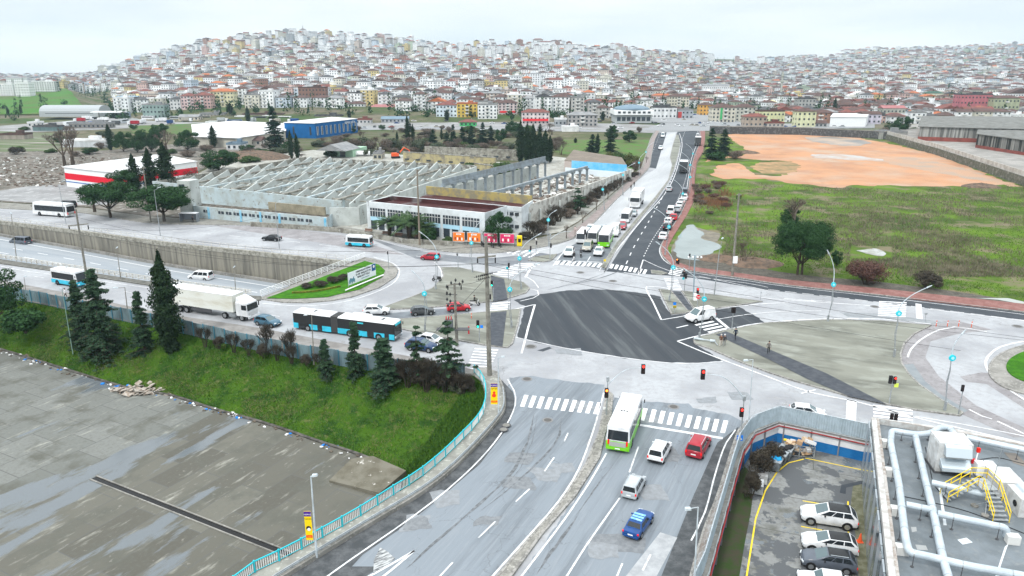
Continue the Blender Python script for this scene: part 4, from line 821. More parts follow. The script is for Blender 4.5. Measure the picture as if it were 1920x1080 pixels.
def semi(name,label,rear,front,L_=16.2,boxm=None,cabm=PW,z=0,lorry=False,group=None,sm=.9):
 mid,ang,s=frame_of(rear,front,L_,z,lo=sm);t=thing(name,label,'truck',(mid.x,mid.y,mid.z+.032),ang,group,s);hw=1.25;h=L_/2
 boxm=boxm or mat('dirty_trailer_curtain',(.68,.69,.64),.6,(.5,.47,.37),.7,lo=.45,hi=.75,stretch=(0,(.3,.3,1.2)))
 c,d=rbox(-hw,hw,-h,h-2.75,1.2,3.85);MB().box(c,d).build('trailer',boxm,t,bevel=.04)
 c,d=rbox(-hw-.02,hw+.02,-h-.02,h-2.73,3.8,3.92);MB().box(c,d).build('trailer_roof',PW,t,bevel=.03)
 b=MB();b.box((0,-1.3,1.05),(.9,L_-3.5,.25));b.box((0,-h+.15,.75),(2.3,.1,.2));b.box((hw-.1,-1,.85),(.1,4,.5));b.box((-hw+.1,-1,.85),(.1,4,.5));b.build('chassis',M_DARK,t)
 b=MB();b.hexa([(-hw,h-2.3,.75),(hw,h-2.3,.75),(hw,h,.75),(-hw,h,.75)],[(-hw,h-2.3,2.9),(hw,h-2.3,2.9),(hw*.97,h-.22,2.9),(-hw*.97,h-.22,2.9)])
 b.build('cab',cabm,t,bevel=.1)
 b=MB();b.hexa([(-hw*.95,h-2.25,2.88),(hw*.95,h-2.25,2.88),(hw*.92,h-.35,2.88),(-hw*.92,h-.35,2.88)],[(-hw*.85,h-2.2,3.65),(hw*.85,h-2.2,3.65),(hw*.7,h-1.3,3.5),(-hw*.7,h-1.3,3.5)]);b.build('wind_deflector',cabm,t,bevel=.08)
 q=[(-hw*.9,h-.02,1.75),(hw*.9,h-.02,1.75),(hw*.87,h-.17,2.65),(-hw*.87,h-.17,2.65)]
 MB().hexa([(x,y-.1,zz)for x,y,zz in q],[(x,y+.025,zz)for x,y,zz in q]).build('windscreen',M_GLASS,t)
 MB().box((0,h+.02,1.15),(1.9,.06,.55)).build('grille',mat('truck_grille',(.5,.5,.5),.5),t);MB().box((0,h+.02,.65),(2.45,.14,.35)).build('bumper',cabm,t,bevel=.05)
 for x in(-1,1):
  MB().box((x*(hw+.005),h-.75,2.2),(.05,.8,.75)).build('side_window',M_GLASS,t);MB().box((x*(hw+.2),h-.15,2.3),(.12,.12,.7)).build('mirror',M_BLACK,t)
  MB().box((x*.95,h+.08,.85),(.4,.06,.2)).build('headlight',M_HEAD,t)
  ws=[h-1.3,h-4.6,-h+1.4,-h+2.7,-h+4.0]if not lorry else[h-1.3,-h+1.8]
  for yy in ws:wheel(t,x*(hw-.17),yy,.5,.3)
  if not lorry:MB().box((x*(hw-.12),h-3.0,.75),(.35,1.2,.55)).build('fuel_tank',M_STEEL,t)
 return t
semi('semi_truck','white articulated lorry with dirty curtain trailer behind the tall dark cypress',(325,577),(477,600))
G1='vehicles queuing on the avenue'
car('white_car','white car first at the left of the avenue stop line','car','hatch',PW,(1071,471),(1063,486),group=G1)
car('silver_minivan','beige minivan second in the middle lane of the avenue queue','car','mpv',PBE,(1106,461),(1097,476),group=G1)
car('white_car','white car at the stop line in front of the green bus','car','sedan',PW,(1126,470),(1119,484),group=G1)
bus('green_bus','lime green and white bus facing the camera in the avenue queue','bus',(1141,447),(1130,468),L_=8,W=2.2,Hh=2.8,group=G1,sk=1.2)
bus('white_minibus','white minibus nearest the kerb in the avenue queue','minibus',(1099,445),(1087,460),L_=6,W=1.85,Hh=2.3,skirt=PW,ac=False,group=G1,win=4)
bus('white_minibus','white minibus directly left of the green bus in the queue','minibus',(1121,441),(1107,462),L_=6.5,W=1.9,Hh=2.4,skirt=PW,ac=False,group=G1,win=4)
car('white_van','white van behind the green bus in the avenue queue','van','van',PW,(1158,433),(1148,449),group=G1,hs=1.25)
car('red_car','small red car between the white van and the white minibus','car','hatch',PR,(1170,423),(1163,435),group=G1)
bus('white_minibus','white minibus between the red car and the box truck','minibus',(1181,405),(1168,424),L_=6.5,W=1.9,Hh=2.4,skirt=PW,ac=False,group=G1,win=4)
car('grey_car','grey car in front of the white box truck','car','sedan',PS,(1190,399),(1184,410),group=G1)
semi('box_truck','white box truck last in the avenue queue',(1203,374),(1184,399),L_=9.0,boxm=PW,lorry=True,group=G1)
car('white_car','white car behind the kerbside minibus in the queue','car','hatch',PW,(1111,429),(1102,440),group=G1)
car('pale_car','pale green car behind the middle minibus in the queue','car','hatch',PS,(1132,430),(1124,440),group=G1)
car('white_van','white van farthest away on the pale avenue lanes','van','van',PW,(1244,253),(1241,262),hs=1.2)
car('white_car','white car on the pale avenue lanes below the farthest van','car','suv',PW,(1240,277),(1237,284))
car('silver_car','silver car alone in the middle of the dark avenue lanes','car','sedan',PS,(1252,363),(1257,353))
semi('tow_truck','white tow truck driving up the dark avenue lanes',(1280,329),(1283,317),L_=8.0,boxm=PDG,lorry=True)
car('white_van','white van at the top of the dark avenue lanes','van','van',PW,(1308,262),(1308,254))
semi('grey_truck','grey lorry near the top of the dark avenue lanes',(1309,279),(1307,267),L_=8.0,boxm=PDG,lorry=True)
G2='vehicles standing along the red pavement of the avenue'
for nm,lb,kd,pm,r_,f_ in(('white_car','white car last at the bottom of the line by the red pavement','sedan',PW,(1240,454),(1247,441)),('black_car','black car second from the bottom of the line by the red pavement','hatch',PK,(1249,436),(1254,424)),('white_car','white car between the black car and the red car','hatch',PW,(1250,425),(1256,413)),('red_car','red car in the line by the red pavement','hatch',PRB,(1261,417),(1265,406)),('white_van','white van doubled left of the silver car by the red pavement','van',PW,(1255,407),(1260,394)),('silver_car','silver car above the red car by the red pavement','sedan',PS,(1268,402),(1273,390)),('white_car','white car just above the silver car by the red pavement','hatch',PW,(1272,393),(1277,383)),('white_car','white car third from the top of the line by the red pavement','sedan',PW,(1275,387),(1281,376)),('white_car','white car second from the top of the line by the red pavement','suv',PW,(1281,380),(1285,369)),('dark_van','dark van with white front at the top of the line by the red pavement','van',PGR,(1281,372),(1286,358))):
 car(nm,lb,'van' if 'van' in nm else 'car',kd,pm,r_,f_,group=G2)
CPG='cars parked beside the roof plant building'
car('white_suv','white sport utility car with black roof parked nearest the blue wall','car','suv',PW,(1605,988),(1500,972),z=ZP,roofm=PK,group=CPG,blackbump=True)
car('white_crossover','white crossover second from the blue wall in the car park','car','suv',PW,(1605,1038),(1502,1023),z=ZP,roofm=PK,group=CPG,hs=.95)
car('graphite_crossover','dark graphite crossover between two white cars in the car park','car','suv',PGR,(1603,1071),(1500,1055),z=ZP,roofm=PK,group=CPG,rails=True)
car('white_sedan','white car at the bottom of the car park row, cut by the photo edge','car','sedan',PW,(1604,1112),(1494,1095),z=ZP,group=CPG)
def gz(px,py,z=0):return P(px,py,z)
M_LENS=mat('signal_lens_off',(.03,.02,.02),.3);M_REDL=mat('signal_red_lit',(1,.03,.02),.4,emit=2.5);M_GRNL=mat('signal_green_lit',(.02,.8,.55),.4,emit=2);M_AMBL=mat('signal_amber_lit',(1,.2,.03),.4,emit=2.5)
def curved_lamp(base,disc,tip,label,group='curved modern street lamps',r=.1,z=.15):
 B=P(*base,z);D=PD(*disc,B.y);T=PD(*tip,B.y);root=thing('street_lamp',label,'street lamp',B,0,group)
 D=D-B;T=T-B;s=1 if T.x>D.x else -1;h=D.z
 def crv(off):
  return[(0+off*.2,0,h*.12),(off*.6-s*.18,0,h*.35),(off*.9-s*.35,0,h*.55),(off*.7-s*.25,0,h*.75),(D.x+off*.2,0,h)]
 MB().tube([(0,0,0),(0,0,h*.17)],[r*1.9,r*1.7],10).build('base',M_STEEL,root)
 for k in(-1,1):MB().tube([(x,.13*k,zz)for x,y,zz in crv(.18*k)],r*.55,8).build('stem',M_STEEL,root)
 b=MB();pts=[]
 c=Vector((D.x-s*.25,0,h+(T.z-h)*.55));a0=Vector((D.x,0,h));a1=Vector((T.x,0,T.z))
 for i in range(11):
  t=i/10;q=a0*(1-t)**2+c*2*t*(1-t)+a1*t*t;pts.append(q)
 b.tube(pts,[r*.9-r*.35*i/10 for i in range(11)],8);b.build('arm',M_GREYPAINT,root)
 d=(pts[-1]-pts[-3]).normalized();MB().tube([a1-d*.1,a1+d*.7],[.13,.07],8).build('lamp_head',M_GREYPAINT,root)
 MB().tube([(D.x,-.3,h),(D.x,-.12,h)],.42,20).build('disc',mat('turquoise_disc',(.03,.52,.62),.4),root)
 MB().tube([(D.x,-.34,h),(D.x,-.3,h)],.2,14).build('emblem',mat('pale_emblem',(.35,.75,.8),.4),root)
 return root
for a in(((817,542),(819,481),(790,437),'curved street lamp on the left island above the parked motorcycle rider'),((886,510),(884,455),(900,416),'curved street lamp on the left island in front of the orange billboards'),((977,542),(974,484),(1010,440),'curved street lamp on the rounded nose of the upper left island'),((959,614),(956,542),(1005,496),'curved street lamp beside the dark path on the lower left island'),((1255,565),(1262,501),(1235,457),'curved street lamp on the narrow island by the red signal'),((1311,636),(1320,560),(1287,507),'curved street lamp at the nose of the big island with fallen post'),((1552,602),(1562,533),(1554,475),'curved street lamp at the top edge of the big right island'),((1676,669),(1684,587),(1739,539),'curved street lamp with big turquoise disc in front of the far right zebra crossing'),((1771,769),(1784,670),(1804,626),'curved street lamp at the lower tip of the big right island'),((797,620),(796,550),(777,512),'curved street lamp between the long bus and the transformer pole'),((1029,462),(1028,412),(1040,396),'curved street lamp left of the queue near the small concrete island'),((1133,394),(1130,355),(1142,340),'curved street lamp on the pink pavement beside the box truck'),((1168,366),(1168,328),(1188,307),'second curved lamp up the pink pavement of the avenue'),((1199,330),(1198,305),(1210,286),'third curved lamp up the pink pavement of the avenue'),((1212,300),(1211,285),(1224,268),'fourth curved lamp up the pink pavement of the avenue'),((1247,478),(1254,425),(1228,391),'lowest curved lamp along the red pavement'),((1277,402),(1280,363),(1258,334),'second lowest curved lamp along the red pavement'),((1293,362),(1294,332),(1274,309),'third curved lamp from below along the red pavement'),((1300,332),(1294,309),(1280,287),'fourth curved lamp from below along the red pavement'),((1305,300),(1299,288),(1288,271),'highest curved lamp along the red pavement')):curved_lamp(*a)
def plain_lamp(base,top,head,label,m=M_STEEL,r=.09,z=.1,arm=True,mat_head=None,hw=.16):
 B=P(*base,z);T=PD(*top,B.y)-B;Hd=PD(*head,B.y)-B;root=thing('street_lamp',label,'street lamp',B)
 MB().tube([(0,0,0),(T.x,0,T.z)],[r*1.4,r*.7],8).build('pole',m,root)
 b=MB();d=(Hd-T)
 if d.length>.2:b.tube([T,T+d*.6],r*.5,6);b.build('arm',m,root)
 e=T+d;MB().box(((T+d*.8).x,0,(T+d*.8).z+.03),(max(.5,abs(d.x)*.5),hw*2.2,hw),0,0,math.atan2(-(d.z),abs(d.x)+.01)*.5*(1 if d.x>0 else -1),taper=.8).build('lamp_head',mat_head or M_GREYPAINT,root)
 return root
plain_lamp((1339,554),(1349,470),(1356,441),'slim grey lamp post bending right beside the pond')
plain_lamp((1300,1128),(1309,951),(1285,955),'white street lamp near the bottom edge beside the entry road',M_GREYPAINT,.07)
plain_lamp((1403,805),(1412,674),(1395,676),'thin grey street lamp behind the corner of the metal fence',M_GREYPAINT,.06)
plain_lamp((301,443),(289,357),(301,350),'tall lamp post on the wall top in front of the stone pines',M_STEEL,.08)
plain_lamp((124,421),(110,345),(121,338),'tall lamp post on the wall top beside the white coach',M_STEEL,.08)
plain_lamp((524,467),(516,382),(526,376),'tall lamp post on the wall top beside the black sedan',M_STEEL,.08)
plain_lamp((31,485),(21,402),(20,399),'leftmost thin post on the near barrier of the sunken road',M_POLEC,.07)
plain_lamp((226,521),(219,466),(219,464),'thin post on the near barrier left of the tall dark cypress',M_POLEC,.07)
plain_lamp((442,550),(439,502),(439,500),'thin post on the near barrier right of the white crew van',M_POLEC,.07)
plain_lamp((240,590),(234,539),(212,540),'low lamp post with long flat head between the conifers',M_POLEC,.08)
plain_lamp((49,550),(45,519),(48,518),'small post left of the turquoise minibus',M_POLEC,.05)
plain_lamp((589,684),(584,590),(570,591),'grey lamp post on the metal fence in front of the long bus',M_POLEC,.08,hw=.12)
B_=P(137,664,-3.4);plain_lamp((137,664),(116,542),(114,541),'thin pale green post with small red sign on the grass bank',mat('pale_green_pole',(.2,.3,.26)),.06,z=-3.4)
def banner_post(base,top,head,ban,red,label,zb):
 root=plain_lamp(base,top,head,label,M_GREYPAINT,.08,z=.2);B=P(*base,.2)
 a=PD(ban[0],ban[1],B.y)-B;c=PD(ban[2],ban[3],B.y)-B;w_,h_=(c.x-a.x),(a.z-c.z);x0=(a.x+c.x)/2;z0=c.z
 tag(root,None)
 bn=thing('banner','tall yellow advertising banner with purple top, '+zb,'banner',B+Vector((x0,-.12,z0)),0,'yellow banners on lamp posts')
 MB().box((0,0,h_/2),(w_,.03,h_)).build('cloth',mat('banner_yellow',(.85,.6,.01),.6),bn)
 MB().box((0,-.02,h_*.91),(w_*1.0,.02,h_*.17)).build('header',mat('banner_purple',(.08,.03,.25),.6),bn)
 MB().box((0,-.02,h_*.13),(w_*.9,.02,h_*.09)).build('footer',mat('banner_red',(.8,.05,.02),.6),bn)
 if red:
  b=MB();b.tube([(-.02,-.03,h_*.42),(-.02,-.015,h_*.42)],w_*.3,14);b.tube([(0,-.03,h_*.56),(0,-.015,h_*.56)],w_*.2,12);b.build('picture',mat('banner_red',(.8,.05,.02)),bn)
 else:
  b=MB();b.tube([(0,-.03,h_*.42),(0,-.018,h_*.42)],w_*.36,16);b.build('picture',M_BLACK,bn);MB().tube([(0.03,-.045,h_*.38),(.03,-.03,h_*.38)],w_*.25,14).build('picture',M_WHITE,bn)
 def txt(s,z,sz,m):
  cu=bpy.data.curves.new('lettering','FONT');cu.body=s;cu.size=sz;cu.align_x='CENTER';cu.extrude=.004;o=bpy.data.objects.new('lettering_src',cu);COL.objects.link(o)
  bpy.context.view_layer.update();me=bpy.data.meshes.new_from_object(o.evaluated_get(bpy.context.evaluated_depsgraph_get()));bpy.data.objects.remove(o)
  me.materials.clear();me.materials.append(m);x=link('lettering',me,bn);x.rotation_euler=(R(90),0,0);x.location=(0,-.035,z)
 txt('HOPAZ',h_*.87,w_*.3,M_WHITE);txt('TAM DA',h_*.72,w_*.26,M_BLACK);txt('PAMUR',h_*.105,w_*.2,mat('banner_yellow',(.85,.6,.01)))
banner_post((594,1045),(583,893),(592,891),(570,957,588,1011),False,'white lamp post with yellow banner beside the lower turquoise railing','cartoon face picture, above the lower railing')
banner_post((935,777),(934,670),(945,669),(920,718,933,757),True,'grey lamp post with yellow banner where the walkway meets the crossing','red picture, beside the tall utility pole')
def head(root,x,z,lit,s=1.0,y=0,rz=0):
 hb=MB().box((0,0,0),(.42*s,.3*s,1.1*s)).build('signal_head',M_BLACK,root,bevel=.04);hb.location=(x,y,z);hb.rotation_euler=(0,0,rz)
 for k in range(3):
  on={'r':0,'a':0,'g':2,'x':9}[lit]==k;m={'r':M_REDL,'a':M_AMBL,'g':M_GRNL,'x':M_LENS}[lit]if on else M_LENS
  MB().tube([(0,-.15*s,(.34-.34*k)*s),(0,-.19*s,(.34-.34*k)*s)],.14*s,12).build('lens',m,hb)
 return hb
def tlight(base,heads,label,arm=None,polex=None,z=.15,sign=None,r=.06):
 B=P(*base,z);root=thing('traffic_light',label,'traffic light',B,0,'traffic signals of the junction');top=0
 for px,py,lit,s in heads:
  q=PD(px,py,B.y)-B;head(root,q.x,q.z,lit,s,-.12 if abs(q.x)<.5 else 0)
  if not arm or abs(q.x)<1.5:top=max(top,q.z+.4)
 if polex:top=max(top,(PD(base[0],polex,B.y)-B).z)
 MB().tube([(0,0,0),(0,0,top)],[r*1.3,r],8).build('pole',M_STEEL,root)
 if arm:
  a0=Vector((0,0,(PD(base[0],arm[1],B.y)-B).z));q=PD(*arm[0],B.y)-B
  pts=[a0 .lerp(q,t)+Vector((0,0,(q.z-a0 .z)*.35*math.sin(t*math.pi)))for t in[i/10 for i in range(11)]]
  MB().tube(pts,[.07-.004*i for i in range(11)],8).build('arm',M_GREYPAINT,root)
  MB().box((0,0,top-.2),(.35,.3,.6)).build('bracket',M_STEEL,root)
 if sign:
  q=PD(sign[0],sign[1],B.y)-B;sg=MB().box((q.x,-.1,q.z),(.6*sign[3],.04,.6*sign[3])).build('sign',sign[2],root)
 return root
M_SB=mat('sign_blue',(.01,.2,.75),.4)
tl1=tlight((1137,779),[(1137,736,'a',1.15),(1206,692,'r',1.15)],'traffic light with arm on the median tip beside the green bus',((1202,690),722),polex=708)
tl2=tlight((1389,812),[(1390,772,'r',1.1),(1318,702,'r',1.15)],'traffic light with long left arm at the right end of the stop line',((1323,703),748),polex=744)
tlight((899,640),[(896,607,'g',1.15)],'green traffic light with blue pedestrian sign on the lower left island',sign=(903,612,M_SB,.8))
tlight((925,563),[(922,531,'g',1.0)],'green traffic light at the dark path across the upper left island')
tlight((920,567),[(919,556,'x',.9)],'low dark traffic light just below the green one at the dark path')
tlight((953,525),[(954,497,'x',.9)],'dark traffic light with turquoise sign beside the faded zebra crossing',sign=(951,502,M_TURQ,.8))
tlight((859,504),[(857,477,'x',.5)],'small dark signal post at the top edge of the left island')
tlight((729,504),[(727,474,'x',.6)],'small dark signal post at the tip of the green lawn island')
tlight((995,489),[(995,465,'x',.9)],'dark traffic light with small turquoise sign left of the little concrete island',sign=(993,470,M_TURQ,.7))
tlight((1005,481),[(1006,455,'x',.8)],'traffic light hung with a small flag beside the hedge',sign=(1005,448,M_WHITE,.5))
tlight((1031,486),[(1033,460,'x',.9),(1097,435,'x',1.1)],'traffic light with long right arm over the avenue queue',((1070,434),448),polex=440)
tlight((1266,507),[(1269,489,'a',1.0),(1272,491,'x',1.0)],'red traffic light at the foot of the red pavement')
tlight((1283,546),[(1286,517,'x',1.0)],'dark traffic light with blue sign on the small island by the camera mast',sign=(1281,522,M_TURQ,.7))
tlight((1307,579),[(1308,545,'r',1.0)],'red traffic light above a round no entry sign')
tlight((1292,505),[(1293,479,'x',.8)],'dark traffic light on the red pavement beside the pond')
tlight((1372,618),[(1373,581,'x',.9),(1377,581,'x',.9)],'twin dark traffic light beside the white delivery van')
tlight((1667,757),[(1669,711,'x',1.0),(1677,712,'r',.9)],'red traffic light with yellow framed sign on the big island',sign=(1680,722,mat('yellow_green_frame',(.6,.7,.1),.5),.9))
tlight((1797,776),[(1804,727,'x',.8)],'lone dark traffic light at the lower right tip of the big island')
tlight((1676,808),[(1672,782,'x',.9),(1679,782,'x',.9)],'twin dark traffic light just behind the flat roof')
B=P(1307,579,.15);n_=PD(1307,556,B.y)-B
ne=thing('no_entry_sign','round red no entry sign below the red traffic light','road sign',B+Vector((0,-.2,n_.z)))
MB().tube([(0,0,0),(0,-.04,0)],.38,20).build('plate',mat('sign_red',(.75,.01,.02),.4),ne);MB().box((0,-.06,0),(.5,.03,.13)).build('bar',M_WHITE,ne)
def small_sign(name,base,top,label,m,w_=.7,h_=.7,cat='road sign',z=.15,extra=None):
 B=P(*base,z);T=PD(*top,B.y)-B;root=thing(name,label,cat,B)
 MB().tube([(0,0,0),(T.x,0,T.z)],.04,6).build('pole',M_STEEL,root);s=MB().box((T.x,-.06,T.z),(w_,.04,h_)).build('plate',m,root)
 if extra=='ped':
  b=MB();b.add([(T.x-.28,-.09,T.z-.22),(T.x+.28,-.09,T.z-.22),(T.x,-.09,T.z+.26)],[(0,1,2)]);b.build('triangle',M_WHITE,s)if False else b.build('triangle',M_WHITE,root)
  MB().box((T.x,-.1,T.z-.05),(.1,.02,.26)).build('figure',M_BLACK,root)
 if extra=='chev':
  for k in range(3):MB().box((T.x-.2+.2*k,-.09,T.z-.05),(.1,.02,.4)).build('stripe',M_BLACK,root)
 return root
small_sign('crossing_sign',(1388,846),(1387,821),'blue pedestrian crossing sign beside the fence corner',M_SB,.72,.72,extra='ped')
small_sign('keep_sign',(1265,585),(1265,569),'blue and yellow keep right marker on the narrow island',M_SB,.55,.55)
small_sign('hazard_marker',(1265,587),(1265,575),'yellow and black hazard plate under the blue marker',M_YEL,.6,.45,extra='chev')
small_sign('keep_sign',(1134,500),(1134,488),'yellow marker on the avenue median by the zebra crossing',M_YEL,.5,.5)
small_sign('street_sign',(1735,603),(1736,588),'small grey sign post right of the far zebra crossing',M_STEEL,.5,.35)
small_sign('street_sign',(1426,563),(1427,548),'thin post at the pointed end of the small right island',M_STEEL,.2,.3)
small_sign('street_sign',(1137,778),(1133,765),'small white plate at the median tip',M_WHITE,.3,.3)
for i,(x,y,l)in enumerate(((879,627,'red and white lane post on the lower left island'),(884,598,'red lane post at the upper edge of the lower left island'),(1755,612,'leftmost orange lane post by the roundabout'),(1776,612,'second orange lane post by the roundabout'),(1797,612,'third orange lane post by the roundabout'),(1821,614,'rightmost orange lane post by the roundabout'))):
 B=P(x,y,.02);t=thing('lane_post',l,'bollard',B,0,'flexible lane posts');h=1.1 if i!=0 else 1.4;r=.06 if i!=0 else .12
 MB().tube([(0,0,0),(0,0,h)],r,8).build('post',M_ORANGE if i else M_RED,t);MB().tube([(0,0,h*.6),(0,0,h*.72)],r*1.08,8).build('reflector',M_WHITE,t)
B=P(1300,562,.15);t=thing('camera_mast','grey mast with white cameras and cabinet box on the small right island','camera mast',B);T=PD(1303,478,B.y)-B
MB().tube([(0,0,0),(T.x,0,T.z)],.13,8).build('pole',mat('blue_grey_paint',(.25,.32,.36)),t);MB().box((T.x,0,T.z-.6),(2.6,.08,.08)).build('arm',M_GREYPAINT,t)
for k in(-1.2,-.4,.5,1.2):MB().box((T.x+k,-.15,T.z-.4),(.25,.5,.22)).build('camera',M_WHITE,t)
MB().box((.35,-.4,.7),(.9,.5,1.4)).build('cabinet',M_WHITE,t,bevel=.03)
B=P(1328,641,.2);t=thing('fallen_post','bent pale post lying on the nose of the big island','broken post',B,R(-20))
MB().tube([(-2.3,.4,.2),(-.6,.1,.25),(.6,-.1,.3)],[.25,.12,.1],8).build('shaft',M_GREYPAINT,t);MB().tube([(.3,-.1,.3),(1.1,-.2,.38)],[.26,.2],8).build('head',M_GREYPAINT,t);MB().tube([(1.0,-.2,.3),(1.6,-1.3,.1)],.07,6).build('bracket',M_STEEL,t)
def upole(base,top,label,arms=(),r=.2,z=.1,m=M_POLEC,square=True):
 B=P(*base,z);T=PD(*top,B.y)-B;root=thing('utility_pole',label,'utility pole',B)
 b=MB();b.tube([(0,0,0),(T.x,0,T.z)],[r*1.35,r*.8],4 if square else 8);b.build('pole',m,root)
 for f,w_ in arms:
  c=Vector((T.x*f,0,T.z*f));MB().box(c,(w_,.18,.2),0,0,R(-6)).build('crossarm',m,root)
  for s in(-1,0,1):
   if s==0 and len(arms)>1:continue
   MB().tube([c+Vector((s*w_*.47,0,-.1)),c+Vector((s*w_*.47,0,-.85))],.1,6).build('insulator',M_BLACK,root)
 return root,B,T
u1,B1,T1=upole((168,552),(142,392),'leaning concrete utility pole with crossarm at the left beside the minibus',[(.82,2.6*1.5)],.22)
u2,B2,T2=upole((918,705),(911,443),'tall concrete utility pole standing at the corner of the turquoise railing',[(.86,2.6)],.27)
u3,B3,T3=upole((857,648),(852,531),'concrete transformer pole with insulators and grey transformer on the lower left island',[(.98,2.2)],.2,z=.15)
b=MB();b.box((-1.2,-.3,T3 .z*.36),(1.3,1.0,1.5));b.build('transformer',mat('transformer_grey',(.1,.11,.12),.6),u3,bevel=.05)
for k in range(3):MB().tube([(-1.6+.4*k,-.3,T3 .z*.36+.75),(-1.6+.4*k,-.3,T3 .z*.36+1.3)],.09,6).build('bushing',M_RED,u3)
MB().box((-.6,0,T3 .z*.27),(5.2,1.2,.12)).build('platform',M_DARK,u3)
for i,(dx,dz)in enumerate(((-1.4,.96),(-.7,1.02),(0,1.06),(-1.4,.86),(-.9,.84),(-1.4,.76),(-.9,.73),(-1.3,.66),(.6,1.0),(1.1,1.04))):
 b=MB();zz=T3 .z*dz
 for q in range(3):b.tube([(dx,0,zz-.12*q),(dx,0,zz-.12*q-.05)],.17,8)
 b.tube([(dx,0,zz-.5),(dx,0,zz+.2)],.04,6);b.build('insulator',M_BLACK,u3)
MB().box((-.7,0,T3 .z*.68),(1.8,.1,.1)).build('crossarm',M_DARK,u3);MB().box((-.7,0,T3 .z*.82),(1.8,.1,.1)).build('crossarm',M_DARK,u3)
for k,(x,y)in enumerate(((893,519),(897,524),(903,516))):
 q=PD(x,y,B2 .y-1)-B2;b=MB()
 for j in range(6):b.tube([q+Vector((.28*j,0,.06*j)),q+Vector((.28*j+.1,0,.06*j+.02))],.16,8)
 b.tube([q-Vector((.3,0,.1)),q+Vector((2.2,0,.5))],.03,5);b.build('string_insulator',M_BLACK,u2)
upole((787,460),(782,318),'brown weathered utility pole in front of the office building',[],.2,m=mat('brown_pole',(.2,.165,.13),.9))
u5,B5,T5=upole((1373,517),(1386,362),'tall weathered pole with small box on the red pavement beside the pond',[(.98,.9)],.22)
MB().box((.25,-.3,3.6),(.9,.3,1.5)).build('meter_box',M_WHITE,u5)
upole((283,416),(268,312),'leaning concrete pole between the dark cypresses',[(.97,1.6)],.17)
def cable(a,c,label,sag=1.5,r=.022):
 a,c=Vector(a),Vector(c);pts=[a.lerp(c,i/24)-Vector((0,0,4*sag*(i/24)*(1-i/24)))for i in range(25)]
 tag(MB().tube(pts,r,4).build('power_cable',M_BLACK),label,'cable','overhead cables across the junction')
a2=B2+T2*.86;a1=B1+T1*.82
for k,dz,lb in((-1.2,-.9,'lower'),(1.2,-.9,'middle'),(0,1.5,'upper')):
 cable(a2+Vector((k,0,dz)),PD(2040,{-1.2:690,1.2:650,0:648}[k],112),lb+' overhead cable running right from the tall utility pole',1.0)
 cable(a2+Vector((k,0,dz)),a1+Vector((k*1.4,0,dz)),lb+' overhead cable between the two concrete utility poles at left',3.0)
cable(B2+T2*.72,B3+T3,'short overhead cable from the tall pole to the transformer pole',.5)
cable(B2+T2*.72,B2+Vector((-14,2,-.5)),'stay cable from the tall pole down to the pavement',.1)
cable(a1+Vector((1.8,0,-.5)),P(524,467,.1)+Vector((0,0,9)),'overhead cable over the sunken road',2)
tr=thing('walkway_railing','turquoise railing with white bars along the curved walkway above the yard','railing',(0,0,0))
rp=along(rail_pts,2.3);ZR=.2
pb=MB();pb.tube([(0,0,0),(0,0,1.25)],.085,6);pm_=bpy.data.meshes.new('post');pm_.from_pydata(pb.v,[],pb.f);pm_.materials.append(M_TURQ)
for i,(p,d)in enumerate(rp):
 o=link('post',pm_,tr);o.location=(p.x,p.y,ZR)
 if i+1<len(rp):
  q=rp[i+1][0];b=MB();v=q-p;n=11
  for k in range(1,n):c=p+v*k/n;b.box((c.x,c.y,ZR+.58),(.05,.05,.86),math.atan2(v.y,v.x),0)
  b.build('bar_panel',M_WHITE,tr)
  b=MB();b.box(((p.x+q.x)/2,(p.y+q.y)/2,ZR+1.12),(v.length,.11,.1),math.atan2(v.y,v.x));b.box(((p.x+q.x)/2,(p.y+q.y)/2,ZR+.14),(v.length,.06,.06),math.atan2(v.y,v.x));b.build('rail',M_TURQ,tr)
gr=thing('guard_rail','galvanised crash barrier between the walkway and the exit road','guard rail',(0,0,0))
g_pts=offset(kl[:int(len(kl)*.93)],-.12)
b=MB();b.wall(g_pts,.55,.85,.09);b.build('beam',M_STEEL,gr);b=MB();b.wall(offset(g_pts,0),.66,.74,.14);b.build('beam_rib',mat('pale_steel',(.55,.6,.62),.4,metal=.4),gr)
gp=MB();gp.box((0,0,.4),(.12,.12,.8));gm=bpy.data.meshes.new('post');gm.from_pydata(gp.v,[],gp.f);gm.materials.append(M_STEEL)
for p,d in along(g_pts,3.2):o=link('post',gm,gr);o.location=(p.x,p.y,0)
fl=smooth_line(PL([(-350,505),(-150,535),(37,562),(140,582),(350,625),(480,655),(640,684),(775,704),(880,709)]),1)
fe=thing('metal_fence','weathered blue grey sheet metal fence along the top of the grass bank','fence',(0,0,0))
M_SHEET=mat('weathered_sheet_metal',(.17,.25,.28),.7,(.10,.13,.14),.5,lo=.42,hi=.6,stretch=(0,(1,1,.3)),col3=(.3,.27,.24),scale3=1.0,lo3=.6,hi3=.68)
FP=along(fl,2.5)
for i in range(len(FP)-1):
 p,q=FP[i][0],FP[i+1][0];v=q-p;a=math.atan2(v.y,v.x);b=MB();nn=Vector((-v.y,v.x)).normalized();h=2.3+.08*math.sin(i*2.1)
 k=10;pts=[(p+v*(j/k)+nn*(.05 if j%2 else -.05))for j in range(k+1)]
 b.wall(pts,-.2,h,.03);b.build('panel',M_SHEET,fe)
 if i%2==0 or True:MB().box((p.x-nn.x*.12,p.y-nn.y*.12,1.15),(.12,.12,2.6),a).build('post',mat('blue_fence_post',(.06,.22,.3),.7),fe)
FB_=PL([(1240,1300),(1300,1120),(1318,1080),(1345,985),(1370,897),(1384,850),(1408,815),(1457,796),(1540,813),(1640,835)])
